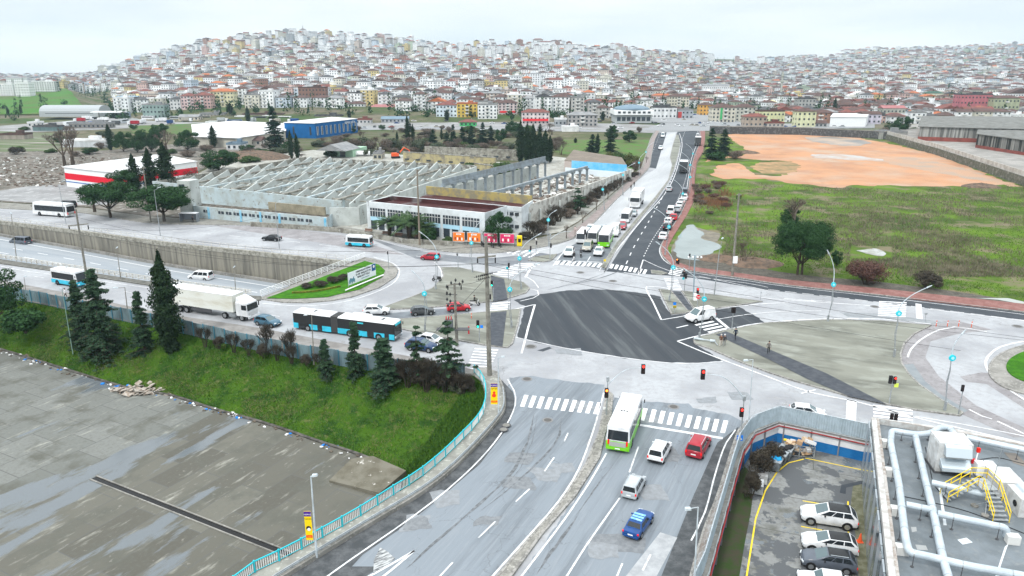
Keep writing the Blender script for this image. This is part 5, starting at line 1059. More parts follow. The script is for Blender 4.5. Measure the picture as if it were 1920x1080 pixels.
wl=thing('car_park_wall','white wall with blue lower band enclosing the car park','wall',(0,0,0))
wpts=[Vector((p.x,p.y))for p in FB_];inn=offset(wpts,.25)
MB().wall(inn,ZP-.3,ZP+1.25,.35).build('blue_band',mat('wall_blue',(.01,.12,.33),.7,(.02,.16,.4),.6),wl)
MB().wall(inn,ZP+1.25,.35,.34).build('white_band',mat('wall_white',(.7,.71,.72),.7,(.6,.61,.62),.6),wl)
MB().wall(offset(wpts,.2),.35,.5,.55).build('coping',M_CONC,wl)
MB().tube([(p.x,p.y,.15)for p in offset(wpts,.62)],.09,8).build('red_pipe',mat('dark_red_pipe',(.25,.03,.03),.5),wl)
MB().tube([(p.x,p.y,.62)for p in offset(wpts,.5)],.05,8).build('grey_pipe',M_STEEL,wl)
for p,d in along(offset(wpts,.5),3.2):MB().box((p.x,p.y,(ZP+.3)/2),(.16,.16,.3-ZP),math.atan2(d.y,d.x)).build('pilaster',mat('grey_pilaster',(.2,.2,.21)),wl)
gf=thing('galvanised_fence','tall ribbed galvanised fence with wire on top around the car park','fence',(0,0,0))
FP=along([Vector((p.x,p.y))for p in FB_],2.0)
M_GALV=mat('galvanised_sheet',(.42,.50,.55),.5,(.34,.41,.45),1.2,metal=.1)
for i in range(len(FP)-1):
 p,q=FP[i][0],FP[i+1][0];v=q-p;nn=Vector((-v.y,v.x)).normalized();b=MB();k=14
 pts=[(p+v*(j/k)+nn*(.045 if(j//1)%2 else -.045))for j in range(k+1)]
 b.wall(pts,.52,2.5,.025);b.build('panel',M_GALV,gf)
 MB().box((p.x+nn.x*.1,p.y+nn.y*.1,1.4),(.1,.1,2.2),math.atan2(v.y,v.x)).build('post',M_STEEL,gf)
wr=[Vector((p.x,p.y))for p in FB_]
MB().tube([(p.x,p.y,2.56)for p in wr],.05,6).build('top_rail',M_GREYPAINT,gf)
MB().tube([(p.x,p.y,3.0)for p in wr],.014,4).build('wire',M_STEEL,gf)
ck=[]
for i,(p,d)in enumerate(along(wr,.22)):nn=Vector((-d.y,d.x));ck.append((p.x+nn.x*.25*math.cos(i*1.3),p.y+nn.y*.25*math.cos(i*1.3),2.97+.25*math.sin(i*1.3)))
MB().tube(ck,.012,3).build('razor_wire',M_STEEL,gf)
def text_mesh(s,size,m,parent,loc,rot,name='lettering',ext=.01,bold=.0):
 cu=bpy.data.curves.new('lettering','FONT');cu.body=s;cu.size=size;cu.align_x='CENTER';cu.extrude=ext;cu.offset=bold;o=bpy.data.objects.new('tmp',cu);COL.objects.link(o)
 bpy.context.view_layer.update();me=bpy.data.meshes.new_from_object(o.evaluated_get(bpy.context.evaluated_depsgraph_get()));bpy.data.objects.remove(o);me.materials.clear();me.materials.append(m)
 x=link(name,me,parent);x.location=loc;x.rotation_euler=rot;return x
a,c=P(654,538,.3),P(705,518,.3);v=c-a;ang=math.atan2(v.y,v.x);W_b=v.length;Hb=2.6
bb=thing('lawn_banner','white printed banner with blue corner emblem standing on the lawn','banner',(a.x,a.y,.25),ang)
MB().box((W_b/2,0,.35+Hb/2),(W_b,.06,Hb)).build('sheet',mat('banner_white',(.72,.76,.78),.6),bb)
for x in(0,W_b):MB().tube([(x,.08,0),(x,.08,Hb+.5)],.07,6).build('post',M_STEEL,bb)
MB().box((W_b*.92,-.05,.35+Hb*.72),(W_b*.14,.04,Hb*.56)).build('emblem',mat('emblem_blue',(.02,.1,.25),.5),bb)
MB().tube([(W_b*.92,-.08,.35+Hb*.78),(W_b*.92,-.10,.35+Hb*.78)],.3,16).build('emblem_ring',M_WHITE,bb)
pb_=MB()
for k in range(7):pb_.box((W_b*(.03+.03*k),-.05,.35+Hb*(.25+.06*(k%3))),(W_b*.028,.03,Hb*(.3+.1*(k%2))),0)
pb_.build('printed_figures',mat('print_blue_grey',(.12,.25,.32),.6),bb)
for k,(s_,zz)in enumerate((('OSMANGAZI KOPRU',.78),('D-100  BAGLANTI VE',.56),('BAGLANTI YOLU',.34))):text_mesh(s_,.52,M_BLACK,bb,(W_b*.54,-.05,.35+Hb*zz),(R(90),0,0),bold=.012)
text_mesh('KOCAELI BUYUKSEHIR',.26,mat('print_blue_grey',(.12,.25,.32)),bb,(W_b*.6,-.05,.35+Hb*.15),(R(90),0,0))
p0,p1=P(648,546,.3),P(719,517,.3);tag(MB().tube([(p0 .x,p0 .y,.5),(p1 .x,p1 .y,.5)],.14,8).build('pipe',M_WHITE),'long white pipe lying on the lawn in front of the banner','pipe')
bp0,bp1=P(848,459,.15),P(966,462,.15)
for k,(x0,x1,colr,acc,lb,ws)in enumerate(((849,872,(.8,.2,.03),(.85,.85,.8),'leftmost orange billboard on the pavement',('FIRSAT','%50')),(876,902,(.8,.2,.03),(.9,.8,.7),'second orange billboard on the pavement',('FIRSAT','%50')),(907,933,(.62,.03,.12),(.85,.75,.7),'crimson billboard left of the last one',('INDIRIM','BUGUN')),(937,965,(.62,.03,.12),(.85,.75,.7),'rightmost crimson billboard beside the yellow kiosk',('INDIRIM','BUGUN')))):
 A=P(x0,458+k*1.1,.15);C=P(x1,459+k*1.1,.15);v=C-A;wdt=v.length;bo=thing('billboard',lb,'billboard',A,math.atan2(v.y,v.x),'billboards on the pavement')
 for x in(0,wdt):MB().box((x,0,1.4),(.12,.16,3.3)).build('post',M_DARK,bo)
 MB().box((wdt/2,0,2.0),(wdt,.12,2.5)).build('frame',mat('billboard_frame',(.5,.5,.5),.5),bo)
 MB().box((wdt/2,-.07,2.0),(wdt-.3,.04,2.2)).build('poster',mat('poster_orange' if k<2 else 'poster_crimson',colr,.5),bo)
 MB().box((wdt/2,-.1,2.7),(wdt*.4,.02,.35)).build('poster_strip',mat('poster_pale',acc,.5),bo)
 for j in range(4):MB().box((wdt*(.22+.18*j),-.1,1.6-.12*(j%2)),(wdt*.1,.02,.7)).build('poster_shape',mat('poster_pale' if(j+k)%2 else 'poster_dark',acc if(j+k)%2 else(.3,.05,.04),.5),bo)
 text_mesh(ws[0],.32,mat('poster_ink',(.35,.02,.02)),bo,(wdt/2,-.12,2.6),(R(90),0,0),'poster_text')
B=P(974,461,.15);ki=thing('yellow_kiosk','small yellow information kiosk right of the crimson billboards','kiosk',B)
MB().box((0,0,1.3),(1.3,1.0,2.6)).build('body',M_YEL,ki,bevel=.12);MB().box((0,-.52,1.5),(.7,.05,.9)).build('panel',M_BLACK,ki)
B=P(356,415,.15);sh=thing('bus_shelter','small glass bus shelter in front of the ruined factory wall','bus shelter',B,R(-6))
MB().box((0,0,2.5),(5.2,2.0,.15)).build('roof',M_WHITE,sh)
for x in(-2.5,2.5):MB().box((x,0,1.25),(.1,1.6,2.5)).build('side_panel',mat('shelter_glass',(.2,.22,.24),.2),sh)
MB().box((0,.9,1.3),(5,.06,2.0)).build('back_panel',mat('shelter_glass',(.2,.22,.24)),sh);MB().box((0,.4,.5),(3,.4,.08)).build('bench',M_DARK,sh)
for i,(x,y,l)in enumerate(((691,436,'leftmost'),(724,441,'second'),(747,444,'third'),(774,447,'rightmost and widest'))):
 B=P(x,y,.15);t=thing('bench',l+' wooden bench along the pavement before the office building','bench',B,R(-14),'benches on the pavement')
 MB().box((0,0,.45),(2.2 if i<3 else 3.2,.5,.08)).build('seat',mat('bench_wood',(.2,.12,.09),.8),t);MB().box((0,.25,.8),(2.2 if i<3 else 3.2,.08,.5)).build('backrest',mat('bench_wood',(.2,.12,.09)),t)
 for x in(-.9,.9):MB().box((x,0,.22),(.1,.45,.44)).build('leg',M_CONC,t)
def body_mesh(pose='stand',top=(.02,.02,.02),legs=(.02,.02,.02),key='p',skirt=False,s=0):
 st=.17 if pose!='ride' else 0
 V={'pel':(0,0,.95),'sp':(0,.01,1.15),'ch':(0,.02,1.35),'nk':(0,.03,1.50),'hd0':(0,.04,1.58),'hd':(0,.05,1.70)}
 r={'pel':.15,'sp':.13,'ch':.16,'nk':.06,'hd0':.07,'hd':.105}
 E=[('pel','sp'),('sp','ch'),('ch','nk'),('nk','hd0'),('hd0','hd')]
 for k,q in(('l',-1),('r',1)):
  if pose=='ride':
   V.update({k+'hip':(q*.11,.02,.9),k+'kn':(q*.17,.42,.82),k+'an':(q*.15,.38,.36),k+'to':(q*.15,.52,.31),k+'sh':(q*.2,.02,1.42),k+'el':(q*.28,.25,1.2),k+'wr':(q*.3,.5,1.1)})
  else:
   f=st*q
   V.update({k+'hip':(q*.1,0,.9),k+'kn':(q*.1,f*.8+.03,.5),k+'an':(q*.1,f*1.5-.04,.09),k+'to':(q*.11,f*1.5+.12,.04),k+'sh':(q*.2,.02,1.42),k+'el':(q*.27,-f*.6,1.14),k+'wr':(q*.27,-f*.9+.12,.9)})
  w_=Vector(V[k+'wr']);V[k+'pm']=tuple(w_+Vector((0,.03,-.07)))
  r.update({k+'hip':.1,k+'kn':.065,k+'an':.045,k+'to':.04,k+'sh':.07,k+'el':.05,k+'wr':.032,k+'pm':.03})
  E+=[('pel',k+'hip'),(k+'hip',k+'kn'),(k+'kn',k+'an'),(k+'an',k+'to'),('ch',k+'sh'),(k+'sh',k+'el'),(k+'el',k+'wr'),(k+'wr',k+'pm')]
  for j in range(5):
   V[k+'f%d'%j]=tuple(w_+Vector((-q*.02 if j==4 else 0,.0+.022*j-.01,-.15+.015*abs(j-2)+(.05 if j==4 else 0))));r[k+'f%d'%j]=.009;E.append((k+'pm',k+'f%d'%j))
 ks=list(V);me=bpy.data.meshes.new('person');me.from_pydata([V[k]for k in ks],[(ks.index(a),ks.index(b))for a,b in E],[])
 o=bpy.data.objects.new('tmp',me);COL.objects.link(o);o.modifiers.new('skin','SKIN');
 for i,k in enumerate(ks):me.skin_vertices[0].data[i].radius=(r[k],r[k]*.8 if k in('sp','ch','pel')else r[k])
 me.skin_vertices[0].data[0].use_root=True
 sb=o.modifiers.new('sub','SUBSURF');sb.levels=1
 bpy.context.view_layer.update();m2=bpy.data.meshes.new_from_object(o.evaluated_get(bpy.context.evaluated_depsgraph_get()));bpy.data.objects.remove(o)
 m2 .materials.clear()
 for m in(mat('skin',(.42,.24,.17),.6),mat('cloth_top_'+key,top,.9),mat('cloth_legs_'+key,legs,.9),mat('shoe_leather',(.03,.025,.02),.6)):m2 .materials.append(m)
 for p in m2 .polygons:
  c=p.center;p.material_index=0 if(c.z>1.5 or(abs(c.x)>.2 and c.z<.92 and pose!='ride'))else(1 if c.z>.93 else(3 if c.z<.1 else 2));p.use_smooth=True
 return m2
def person(base,label,top,legs,key,rz=0,z=0,pose='stand',hair=(.02,.015,.012),scale=1.12,hat=None,group=None,zoff=0):
 B=P(*base,z)if len(base)==2 else Vector(base);root=thing('person',label,'person',B+Vector((0,0,zoff)),rz,group,scale)
 link('body',body_mesh(pose,top,legs,key),root)
 b=MB();n=10
 for j in range(4):
  a0,a1=j*R(24),(j+1)*R(24)
  for i in range(n):
   q=[((.125*math.cos(a))*math.cos(t),-.02+.05+(.135*math.cos(a))*math.sin(t),1.71+.14*math.sin(a))for a,t in((a0,i*2*math.pi/n),(a0,(i+1)*2*math.pi/n),(a1,(i+1)*2*math.pi/n),(a1,i*2*math.pi/n))]
   b.add(q,[(0,1,2,3)])
 b.build('helmet' if hat else 'hair',mat('hair_'+key,hat or hair,.7),root)
 return root
person((1351,649),'person in a brown jacket and pale trousers walking beside another on the island nose',(.12,.06,.04),(.45,.4,.36),'a',R(-20),.15,hair=(.5,.48,.45))
person((1357.5,649),'person in a dark coat with white hair beside the one in brown',(.05,.05,.055),(.2,.2,.2),'b',R(-20),.15,hair=(.6,.6,.6))
person((1378.5,636),'person in dark blue hooded jacket at the top of the dark path',(.03,.04,.06),(.02,.02,.025),'c',R(10),.2,hair=(.03,.04,.06))
person((1440.5,662),'person in grey jacket and black trousers walking down the dark path',(.15,.14,.13),(.015,.015,.015),'d',R(160),.2)
person((123.5,559),'person in a white shirt waiting beside the turquoise minibus',(.75,.75,.75),(.02,.02,.02),'e',R(-60),.14)
person((136,559.5),'person all in black waiting beside the one in white',(.015,.015,.015),(.015,.015,.015),'f',R(40),.14)
person((362,418),'person in black standing in the bus shelter',(.02,.02,.02),(.02,.02,.02),'f',0,.15)
person((1078,438),'person in a pale top walking on the pink pavement beside the hedge',(.5,.4,.38),(.3,.25,.22),'g',0,.17)
person((1189,350),'person in dark clothes far up the pink pavement',(.03,.03,.03),(.03,.03,.03),'f',0,.17)
person((1183,356),'second person in dark clothes up the pink pavement, in front of the other',(.03,.03,.03),(.03,.03,.03),'f',0,.17)
person((1282,524),'person in black crossing by the small zebra near the camera mast',(.02,.02,.02),(.02,.02,.02),'f',0,.02)
def scooter(base,rz,label,col=(.6,.6,.62),z=.016,group='scooters and motorcycles',s=1.15):
 B=P(*base,z);t=thing('scooter',label,'scooter',B,rz,group,s);m=mat('scooter_'+('%d'%int(col[0]*100)),col,.4)
 for y in(-.62,.62):
  a=MB().tube([(-.06,y,.28),(.06,y,.28)],.28,16).build('wheel',M_TYRE,t);MB().tube([(-.07,y,.28),(.07,y,.28)],.15,10).build('rim',M_RIM,a)
 b=MB();b.hexa([(-.17,-.75,.42),(.17,-.75,.42),(.15,.0,.3),(-.15,.0,.3)],[(-.14,-.85,.78),(.14,-.85,.78),(.12,0,.72),(-.12,0,.72)]);b.box((0,.22,.3),(.34,.5,.1));b.hexa([(-.2,.42,.3),(.2,.42,.3),(.1,.55,.3),(-.1,.55,.3)],[(-.14,.5,1.0),(.14,.5,1.0),(.08,.62,1.0),(-.08,.62,1.0)]);b.build('body',m,t,bevel=.03)
 MB().box((0,-.38,.82),(.3,.85,.12)).build('seat',M_BLACK,t,bevel=.03)
 MB().tube([(-.34,.42,1.1),(0,.52,1.05),(.34,.42,1.1)],.025,6).build('handlebar',M_BLACK,t)
 MB().box((0,.62,.88),(.18,.06,.14)).build('headlight',M_HEAD,t);MB().tube([(0,.55,1.0),(0,.64,.3)],.04,6).build('fork',M_DARK,t)
 return t
s1=scooter((890,573),R(-90),'white scooter ridden to the right beside the red car',(.5,.5,.5))
person((889,573),'person in black riding the scooter beside the red car',(.015,.015,.018),(.015,.015,.018),'f',R(-90),0,'ride',hat=(.02,.02,.02),zoff=.05)
scooter((1076,489),R(175),'white scooter with rider in front of the beige minivan',(.6,.6,.6));person((1076,488),'person in black on the front scooter at the stop line',(.015,.015,.018),(.015,.015,.018),'f',R(175),0,'ride',hat=(.015,.015,.02),zoff=.05)
scooter((1089,482),R(175),'dark scooter with rider beside the front scooter',(.05,.05,.05));person((1089,481),'person in grey on the second scooter at the stop line',(.08,.08,.09),(.02,.02,.02),'h',R(175),0,'ride',hat=(.03,.03,.03),zoff=.05)
for x,y,l in((905,462,'leftmost'),(923,463,'middle'),(937,463,'rightmost')):scooter((x,y),R(20),l+' dark motorcycle parked in front of the crimson billboards',(.03,.03,.03),z=.15)
scooter((819,527),R(80),'motorcycle leaning against the curved lamp on the left island',(.04,.04,.04),z=.15)
ZR_=4.5
fb=thing('flat_roof_building','grey flat roofed plant building with pale parapet at the lower right corner','building',(0,0,0))
rp_=PL([(1633,786),(1795,809),(1920,834),(2400,930),(2400,1700),(1735,1700),(1664,1080)],ZR_)
M_ROOFG=mat('grey_roof_membrane',(.165,.188,.205),.55,(.13,.148,.16),.5,col3=(.21,.22,.22),scale3=1.5,lo3=.55,hi3=.75)
MB().prism(rp_,ZP-.5,ZR_-.35).build('walls',M_DARK,fb)
MB().sheet(rp_,ZR_-.345).build('roof',M_ROOFG,fb)
par=[Vector((p.x,p.y))for p in(rp_[5],rp_[6],rp_[0],rp_[1],rp_[2],rp_[3])]
c_in=offset(par,.42);MB().wall(c_in,ZR_-.4,ZR_+.28,.8).build('parapet',mat('parapet_stone',(.5,.51,.5),.7,(.36,.34,.32),1.5),fb)
MB().wall(offset(par,.68),ZR_+.28,ZR_+.31,.26).build('coping',mat('brown_coping',(.26,.22,.19),.8,(.4,.38,.36),2),fb)
fp=[Vector((p.x,p.y))for p in(rp_[5],rp_[6],rp_[0])]
FPn=along(offset(fp,-.15),1.9)
M_FG=mat('facade_glass',(.10,.13,.15),.08,(.22,.26,.28),.4,spec=.8);M_FS=mat('facade_silver',(.38,.42,.45),.35,metal=.5)
for i in range(len(FPn)-1):
 p,q=FPn[i][0],FPn[i+1][0];v=q-p
 if p.y<10:continue
 MB().box(((p.x+q.x)/2,(p.y+q.y)/2,(ZR_+ZP)/2-.1),(v.length-.12,.16,ZR_-ZP-.3),math.atan2(v.y,v.x)).build('facade_panel',M_FG if i%2 else M_FS,fb)
root=thing('roof_ducts','network of fat pale blue insulated pipes on the grey flat roof','pipes',(0,0,0))
M_DUCT=mat('insulated_duct',(.46,.52,.56),.35,(.38,.43,.47),1.1,metal=.1)
ZD=ZR_+.75
def duct(px,label,r=.32,z=ZD,end=None,parent=root):
 pts=PL(px,z)
 if end is not None:pts=pts+[Vector((pts[-1].x+.2,pts[-1].y,end))]
 out=[pts[0]]
 for i in range(1,len(pts)-1):
  a,b_,c=pts[i-1],pts[i],pts[i+1];u=(a-b_);w_=(c-b_);k=min(.9,u.length*.4,w_.length*.4);u.normalize();w_.normalize()
  p0,p1=b_+u*k,b_+w_*k
  for j in range(6):t=j/5;out.append(p0*(1-t)**2+b_*2*t*(1-t)+p1*t*t)
 out.append(pts[-1]);MB().tube(out,r,16).build('pipe',M_DUCT,parent,smooth=False)
 for p,d in along(out,3.4,1.2):
  MB().tube([(p.x-d.x*.05,p.y-d.y*.05,z),(p.x+d.x*.05,p.y+d.y*.05,z)],r*1.04,16).build('joint_band',M_STEEL,parent)
  b=MB();b.tube([(p.x+d.y*.3,p.y-d.x*.3,ZR_-.34),(p.x+d.y*.3,p.y-d.x*.3,z)],.03,6);b.tube([(p.x+d.y*.3,p.y-d.x*.3,ZR_-.34),(p.x+d.y*.3,p.y-d.x*.3,ZR_-.28)],.14,10);b.build('support',M_DARK,parent)
duct([(1793,818),(1779,801),(1762,802),(1745,812),(1722,815),(1700,812),(1672,807),(1670,830),(1686,910),(1698,1010),(1705,1036),(1740,1043),(1810,1060),(1920,1080),(2050,1108)],'')
duct([(1716,815),(1724,850),(1735,900),(1750,960),(1767,1042),(1779,1085),(1800,1160)],'',z=ZD-.15)
duct([(1747,905),(1800,917),(1857,929)],'',.3);duct([(1699,946),(1748,956)],'',.3);duct([(1758,963),(1820,976),(1886,990)],'',.32,end=ZR_);duct([(1812,820),(1860,831),(1940,848),(2050,870)],'',.33)
def rbx(parent,name,px,d,z,m,rz=R(-12),bevel=.02,zb=ZR_-.34,taper=1):
 p=P(px[0],px[1],zb);return MB().box((p.x,p.y,zb+z+d[2]/2),d,rz,taper=taper).build(name,m,parent,bevel=bevel)
for i,(x,y)in enumerate(((1662,838),(1669,892),(1680,965),(1690,1038),(1897,1018))):
 p=P(x,y,ZR_-.34);o=MB().box((p.x,p.y,ZR_-.34+.4),(1.0,.7,.8),R(-12)).build('concrete_block',mat('block_white',(.6,.6,.58),.8),bevel=.03)
 tag(o,('first','second','third','fourth','last')[i]+(' white concrete block along the roof parapet, counted from the far end' if i<4 else ' white concrete block, under the end of the middle pipe'),'block','concrete blocks carrying the pipes')
ah=thing('air_handler','large white air handling unit with silver hoods behind the yellow stairs','ventilation unit',P(1783,888,ZR_-.34),R(-10),None)
MB().box((0,1.2,1.75),(3.1,2.6,3.2)).build('cabinet',mat('unit_white',(.58,.59,.59),.5,(.42,.42,.41),1.2),ah,bevel=.05)
for k in range(3):MB().box((-1.56,.3+.85*k,1.75),(.06,.75,2.9)).build('side_panel',mat('unit_white',(.7,.7,.7)),ah,bevel=.02)
MB().hexa([(-1.1,-.9,2.2),(1.3,-.9,2.2),(1.3,-.1,2.2),(-1.1,-.1,2.2)],[(-1.1,-.5,3.1),(1.3,-.5,3.1),(1.3,-.1,3.3),(-1.1,-.1,3.3)]).build('hood',mat('hood_silver',(.5,.56,.6),.3,metal=.5),ah,bevel=.05)
MB().hexa([(-1.3,-1.1,.75),(1.4,-1.1,.75),(1.4,-.1,.95),(-1.3,-.1,.95)],[(-1.3,-1.0,1.1),(1.4,-1.0,1.1),(1.4,-.1,1.7),(-1.3,-.1,1.7)]).build('hood',mat('hood_silver',(.5,.56,.6)),ah,bevel=.03)
MB().box((0,1.2,.08),(3.3,2.8,.18)).build('base_frame',M_DARK,ah)
au=thing('air_handler','white and grey ventilation machine right of the yellow stairs at the photo edge','ventilation unit',P(1916,968,ZR_-.34),R(-8))
MB().box((.8,1.0,.95),(2.6,2.6,1.9)).build('cabinet',mat('unit_white',(.7,.7,.7)),au,bevel=.05);MB().box((.2,4.2,1.0),(2.2,3.0,1.6)).build('cabinet',mat('unit_white',(.7,.7,.7)),au,bevel=.05)
MB().box((1.0,1.4,2.0),(1.9,1.6,.3),taper=.8).build('hood',mat('hood_silver',(.5,.5,.5)),au,bevel=.04);MB().tube([(-.52,.5,1.0),(-.56,.5,1.0)],.3,16).build('port',M_BLACK,au)
for k in range(2):MB().box((-.9+.9*k,6.6,1.0),(.8,.9,1.3)).build('fan_box',M_WHITE,au,bevel=.05)
st=thing('yellow_stairs','bright yellow steel stairs crossing over the pipes on the roof','stairs',P(1876,980,ZR_-.34),R(-4))
for k in range(7):MB().box((0,.1+.33*k,.24+.24*k),(1.3,.3,.05)).build('tread',M_STEEL,st)
MB().box((0,3.3,1.85),(1.4,2.0,.08)).build('platform',M_STEEL,st)
for k in range(7):MB().box((-1.0-.33*k,3.6,1.68-.24*k),(.3,1.3,.05)).build('tread',M_STEEL,st)
def hr(pts,nm='handrail'):
 pts=[Vector(p)for p in pts]
 for dz in(0,-.5):MB().tube([p+Vector((0,0,dz))for p in pts],.04,6).build(nm,M_YEL,st)
 b=MB()
 for i in range(len(pts)-1):
  n=max(1,int((pts[i+1]-pts[i]).length/.8))
  for j in range(n+1):q=pts[i].lerp(pts[i+1],j/n);b.tube([q,q-Vector((0,0,1.05))],.035,6)
 b.build('handrail_posts',M_YEL,st)
hr([(.7,0,1.1),(.7,2.3,2.95),(.7,4.3,2.95)]);hr([(-.7,0,1.1),(-.7,2.3,2.95),(-.8,2.9,2.95),(-3.2,2.9,1.1)]);hr([(.7,4.3,2.95),(-.8,4.3,2.95),(-3.2,4.3,1.1)])
mt=thing('roof_mast','thin mast with three round weighted feet on the roof','mast',P(1846,958,ZR_-.34))
MB().tube([(0,0,.1),(.4,0,6.5)],.03,6).build('pole',M_STEEL,mt)
for a in(0,2.1,4.2):MB().tube([(.9*math.cos(a),.9*math.sin(a),0),(.9*math.cos(a),.9*math.sin(a),.14)],.32,14).build('foot',M_CONC,mt);MB().tube([(.9*math.cos(a),.9*math.sin(a),.14),(.03,0,.9)],.03,6).build('strut',M_STEEL,mt)
mm_=thing('warning_lamp_mast','short leaning post with red lamp and red fire bell behind the stairs','mast',P(1822,890,ZR_-.34))
MB().tube([(0,0,0),(.6,.6,2.2)],.06,8).build('pole',M_WHITE,mm_);b=MB();b.box((.6,.6,2.4),(.3,.3,.5));b.build('lamp',mat('red_lamp',(.7,.02,.01),.4),mm_,bevel=.06);MB().box((0,.2,1.4),(.4,.3,.5)).build('bell',M_RED,mm_,bevel=.06)
for i,(px,m)in enumerate((([(1795,1012),(1812,1008),(1824,1017),(1805,1021)],'roof_patch_white'),([(1866,1080),(1884,1025),(1892,1018),(1888,1027),(1876,1062),(1874,1085)],'roof_patch_white'),([(1708,988),(1718,988),(1719,996),(1710,998)],'roof_patch_grey'),([(1716,1021),(1736,1023),(1740,1032),(1720,1031)],'roof_patch_grey'),([(1882,848),(1905,850),(1935,880),(1900,868)],'roof_patch_brown'),([(1759,910),(1764,911),(1775,985),(1769,985)],'roof_patch_white'))):
 o=MB().sheet(PL(px,ZR_-.33),ZR_-.33+.002*i);o.build('roof_patch',mat(m,{'roof_patch_white':(.55,.58,.6),'roof_patch_grey':(.33,.34,.34),'roof_patch_brown':(.2,.18,.16)}[m],.8),fb)
b=MB()
def yl(px,wd=.16):b.ribbon([Vector((p.x,p.y))for p in PL(px,ZP)],wd,ZP+.012)
yl([(1510,859),(1630,884)]);yl([(1505,939),(1590,954)]);yl([(1502,987),(1590,1003)]);yl([(1590,940),(1591,1003)]);yl([(1591,1003),(1592,1050)])
yl([(1507,861),(1478,868),(1457,885),(1435,920),(1417,972),(1400,1080),(1380,1250)])
for k in range(6):y=925+34*k;yl([(1396-k*4.5,y),(1393-k*4.5,y+14)],.45)
struct(b.build('road_markings',mat('yellow_line_paint',(.75,.55,.03),.6,(.5,.42,.2),2,lo=.55,hi=.7)))
struct(MB().sheet(PL([(1402,880),(1414,905),(1408,960),(1396,1020),(1380,1120),(1340,1250),(1290,1250),(1332,1080),(1356,985),(1376,905),(1388,868)],ZP),ZP+.02).build('verge',mat('mossy_verge',(.03,.055,.015),.95,(.05,.045,.03),.8)))
struct(MB().sheet(PL([(1600,905),(1640,900),(1652,1080),(1610,1080),(1604,1000),(1594,955)],ZP),ZP+.008).build('verge',mat('mossy_concrete',(.17,.17,.12),.9,(.1,.1,.06),1.5)))
b=MB();b.wall([Vector((p.x,p.y))for p in PL([(1580,925),(1582,912),(1618,904)],ZP)],ZP,ZP+.01,.6);struct(b.build('pavement_patch',M_ASPH))
for i,(x,y,w_,l,m)in enumerate(((1452,880,1.5,'grey waste container with blue bag nearest the hedge',1),(1462,868,1.5,'grey waste container with black bags in the middle',0),(1472,859,1.5,'grey waste container next to the cardboard cage',0),(1417,921,1.6,'pale steel box with round hatch, nearer one on the verge',2),(1425,902,1.6,'pale steel box with round hatch, farther one on the verge',2))):
 t=thing('waste_container',l,'container',P(x,y,ZP),R(-35 if i<3 else -20),'containers along the car park edge')
 if m<2:
  MB().hexa([(-.6,-.7,.15),(.6,-.7,.15),(.6,.7,.15),(-.6,.7,.15)],[(-.8,-.85,1.35),(.8,-.85,1.35),(.8,.85,1.35),(-.8,.85,1.35)]).build('tub',mat('container_grey',(.2,.23,.25),.6,(.12,.13,.14),2),t,bevel=.03)
  MB().box((0,0,1.37),(1.6,1.7,.08)).build('rim',M_STEEL,t)
  b=MB();rr=random.Random(i)
  for k in range(6):b.box((rr.uniform(-.4,.4),rr.uniform(-.5,.5),1.45),(.6,.6,.35),rr.random()*3,0,rr.uniform(-.3,.3),rr.uniform(-.3,.3))
  b.build('bags',mat('blue_bag',(.02,.3,.6),.5)if m else M_BLACK,t,bevel=.1)
 else:
  MB().box((0,0,.65),(1.5,1.7,1.1)).build('tub',mat('pale_box',(.45,.47,.48),.6,(.3,.3,.3),1.5),t,bevel=.04);MB().tube([(0,0,1.2),(0,0,1.26)],.3,16).build('hatch',M_DARK,t)
  for sx in(-.6,.6):
   for sy in(-.7,.7):MB().tube([(sx-.04,sy,.1),(sx+.04,sy,.1)],.1,10).build('castor',M_BLACK,t)
cg=thing('cardboard_cage','open steel cage heaped with cardboard boxes in the car park corner','cage',P(1496,852,ZP),R(-12));rr=random.Random(4)
b=MB()
for x in(-1.7,0,1.7):
 for y in(-.7,.7):b.box((x,y,.75),(.1,.1,1.5))
for z in(.15,.8,1.5):
 for y in(-.7,.7):b.box((0,y,z),(3.4,.07,.07))
 for x in(-1.7,1.7):b.box((x,0,z),(.07,1.4,.07))
b.build('frame',M_STEEL,cg)
for k in range(22):MB().box((rr.uniform(-1.3,1.3),rr.uniform(-.45,.45),.3+k*.085),(rr.uniform(.5,1.1),rr.uniform(.4,.8),rr.uniform(.2,.5)),rr.random()*3,0,rr.uniform(-.4,.4),rr.uniform(-.4,.4)).build('box',[mat('cardboard',(.38,.25,.15),.9),mat('cardboard_pale',(.5,.38,.26),.9),mat('waste_white',(.6,.6,.6),.8)][k%3],cg)
MB().box((-1.6,.2,1.7),(.4,.3,.25)).build('yellow_bag',M_YEL,cg,bevel=.08)
co=thing('traffic_cone','orange traffic cone beside the facade of the plant building','traffic cone',P(1612,1016,ZP));MB().box((0,0,.04),(.55,.55,.08)).build('base',M_ORANGE,co);MB().tube([(0,0,.08),(0,0,.95)],[.22,.05],12).build('cone',M_ORANGE,co)
for k,px in enumerate(([(1735,838),(1742,870),(1750,905),(1762,922)],[(1835,862),(1870,858),(1905,866),(1960,880)],[(1690,930),(1720,936),(1790,952),(1840,968),(1920,1000)])):
 tag(MB().tube([(p.x,p.y,ZR_-.3)for p in smooth_line(PL(px,ZR_-.3),.5)],.035,6).build('roof_cable',M_BLACK),('black cable beside the second fat pipe','black cable curving behind the yellow stairs','long black cable crossing the lower part of the flat roof')[k],'cable','cables lying on the flat roof')
M_WIN=mat('window_pane',(.035,.045,.055),.15,spec=.6);M_FRAME=mat('window_frame',(.6,.6,.6),.6)
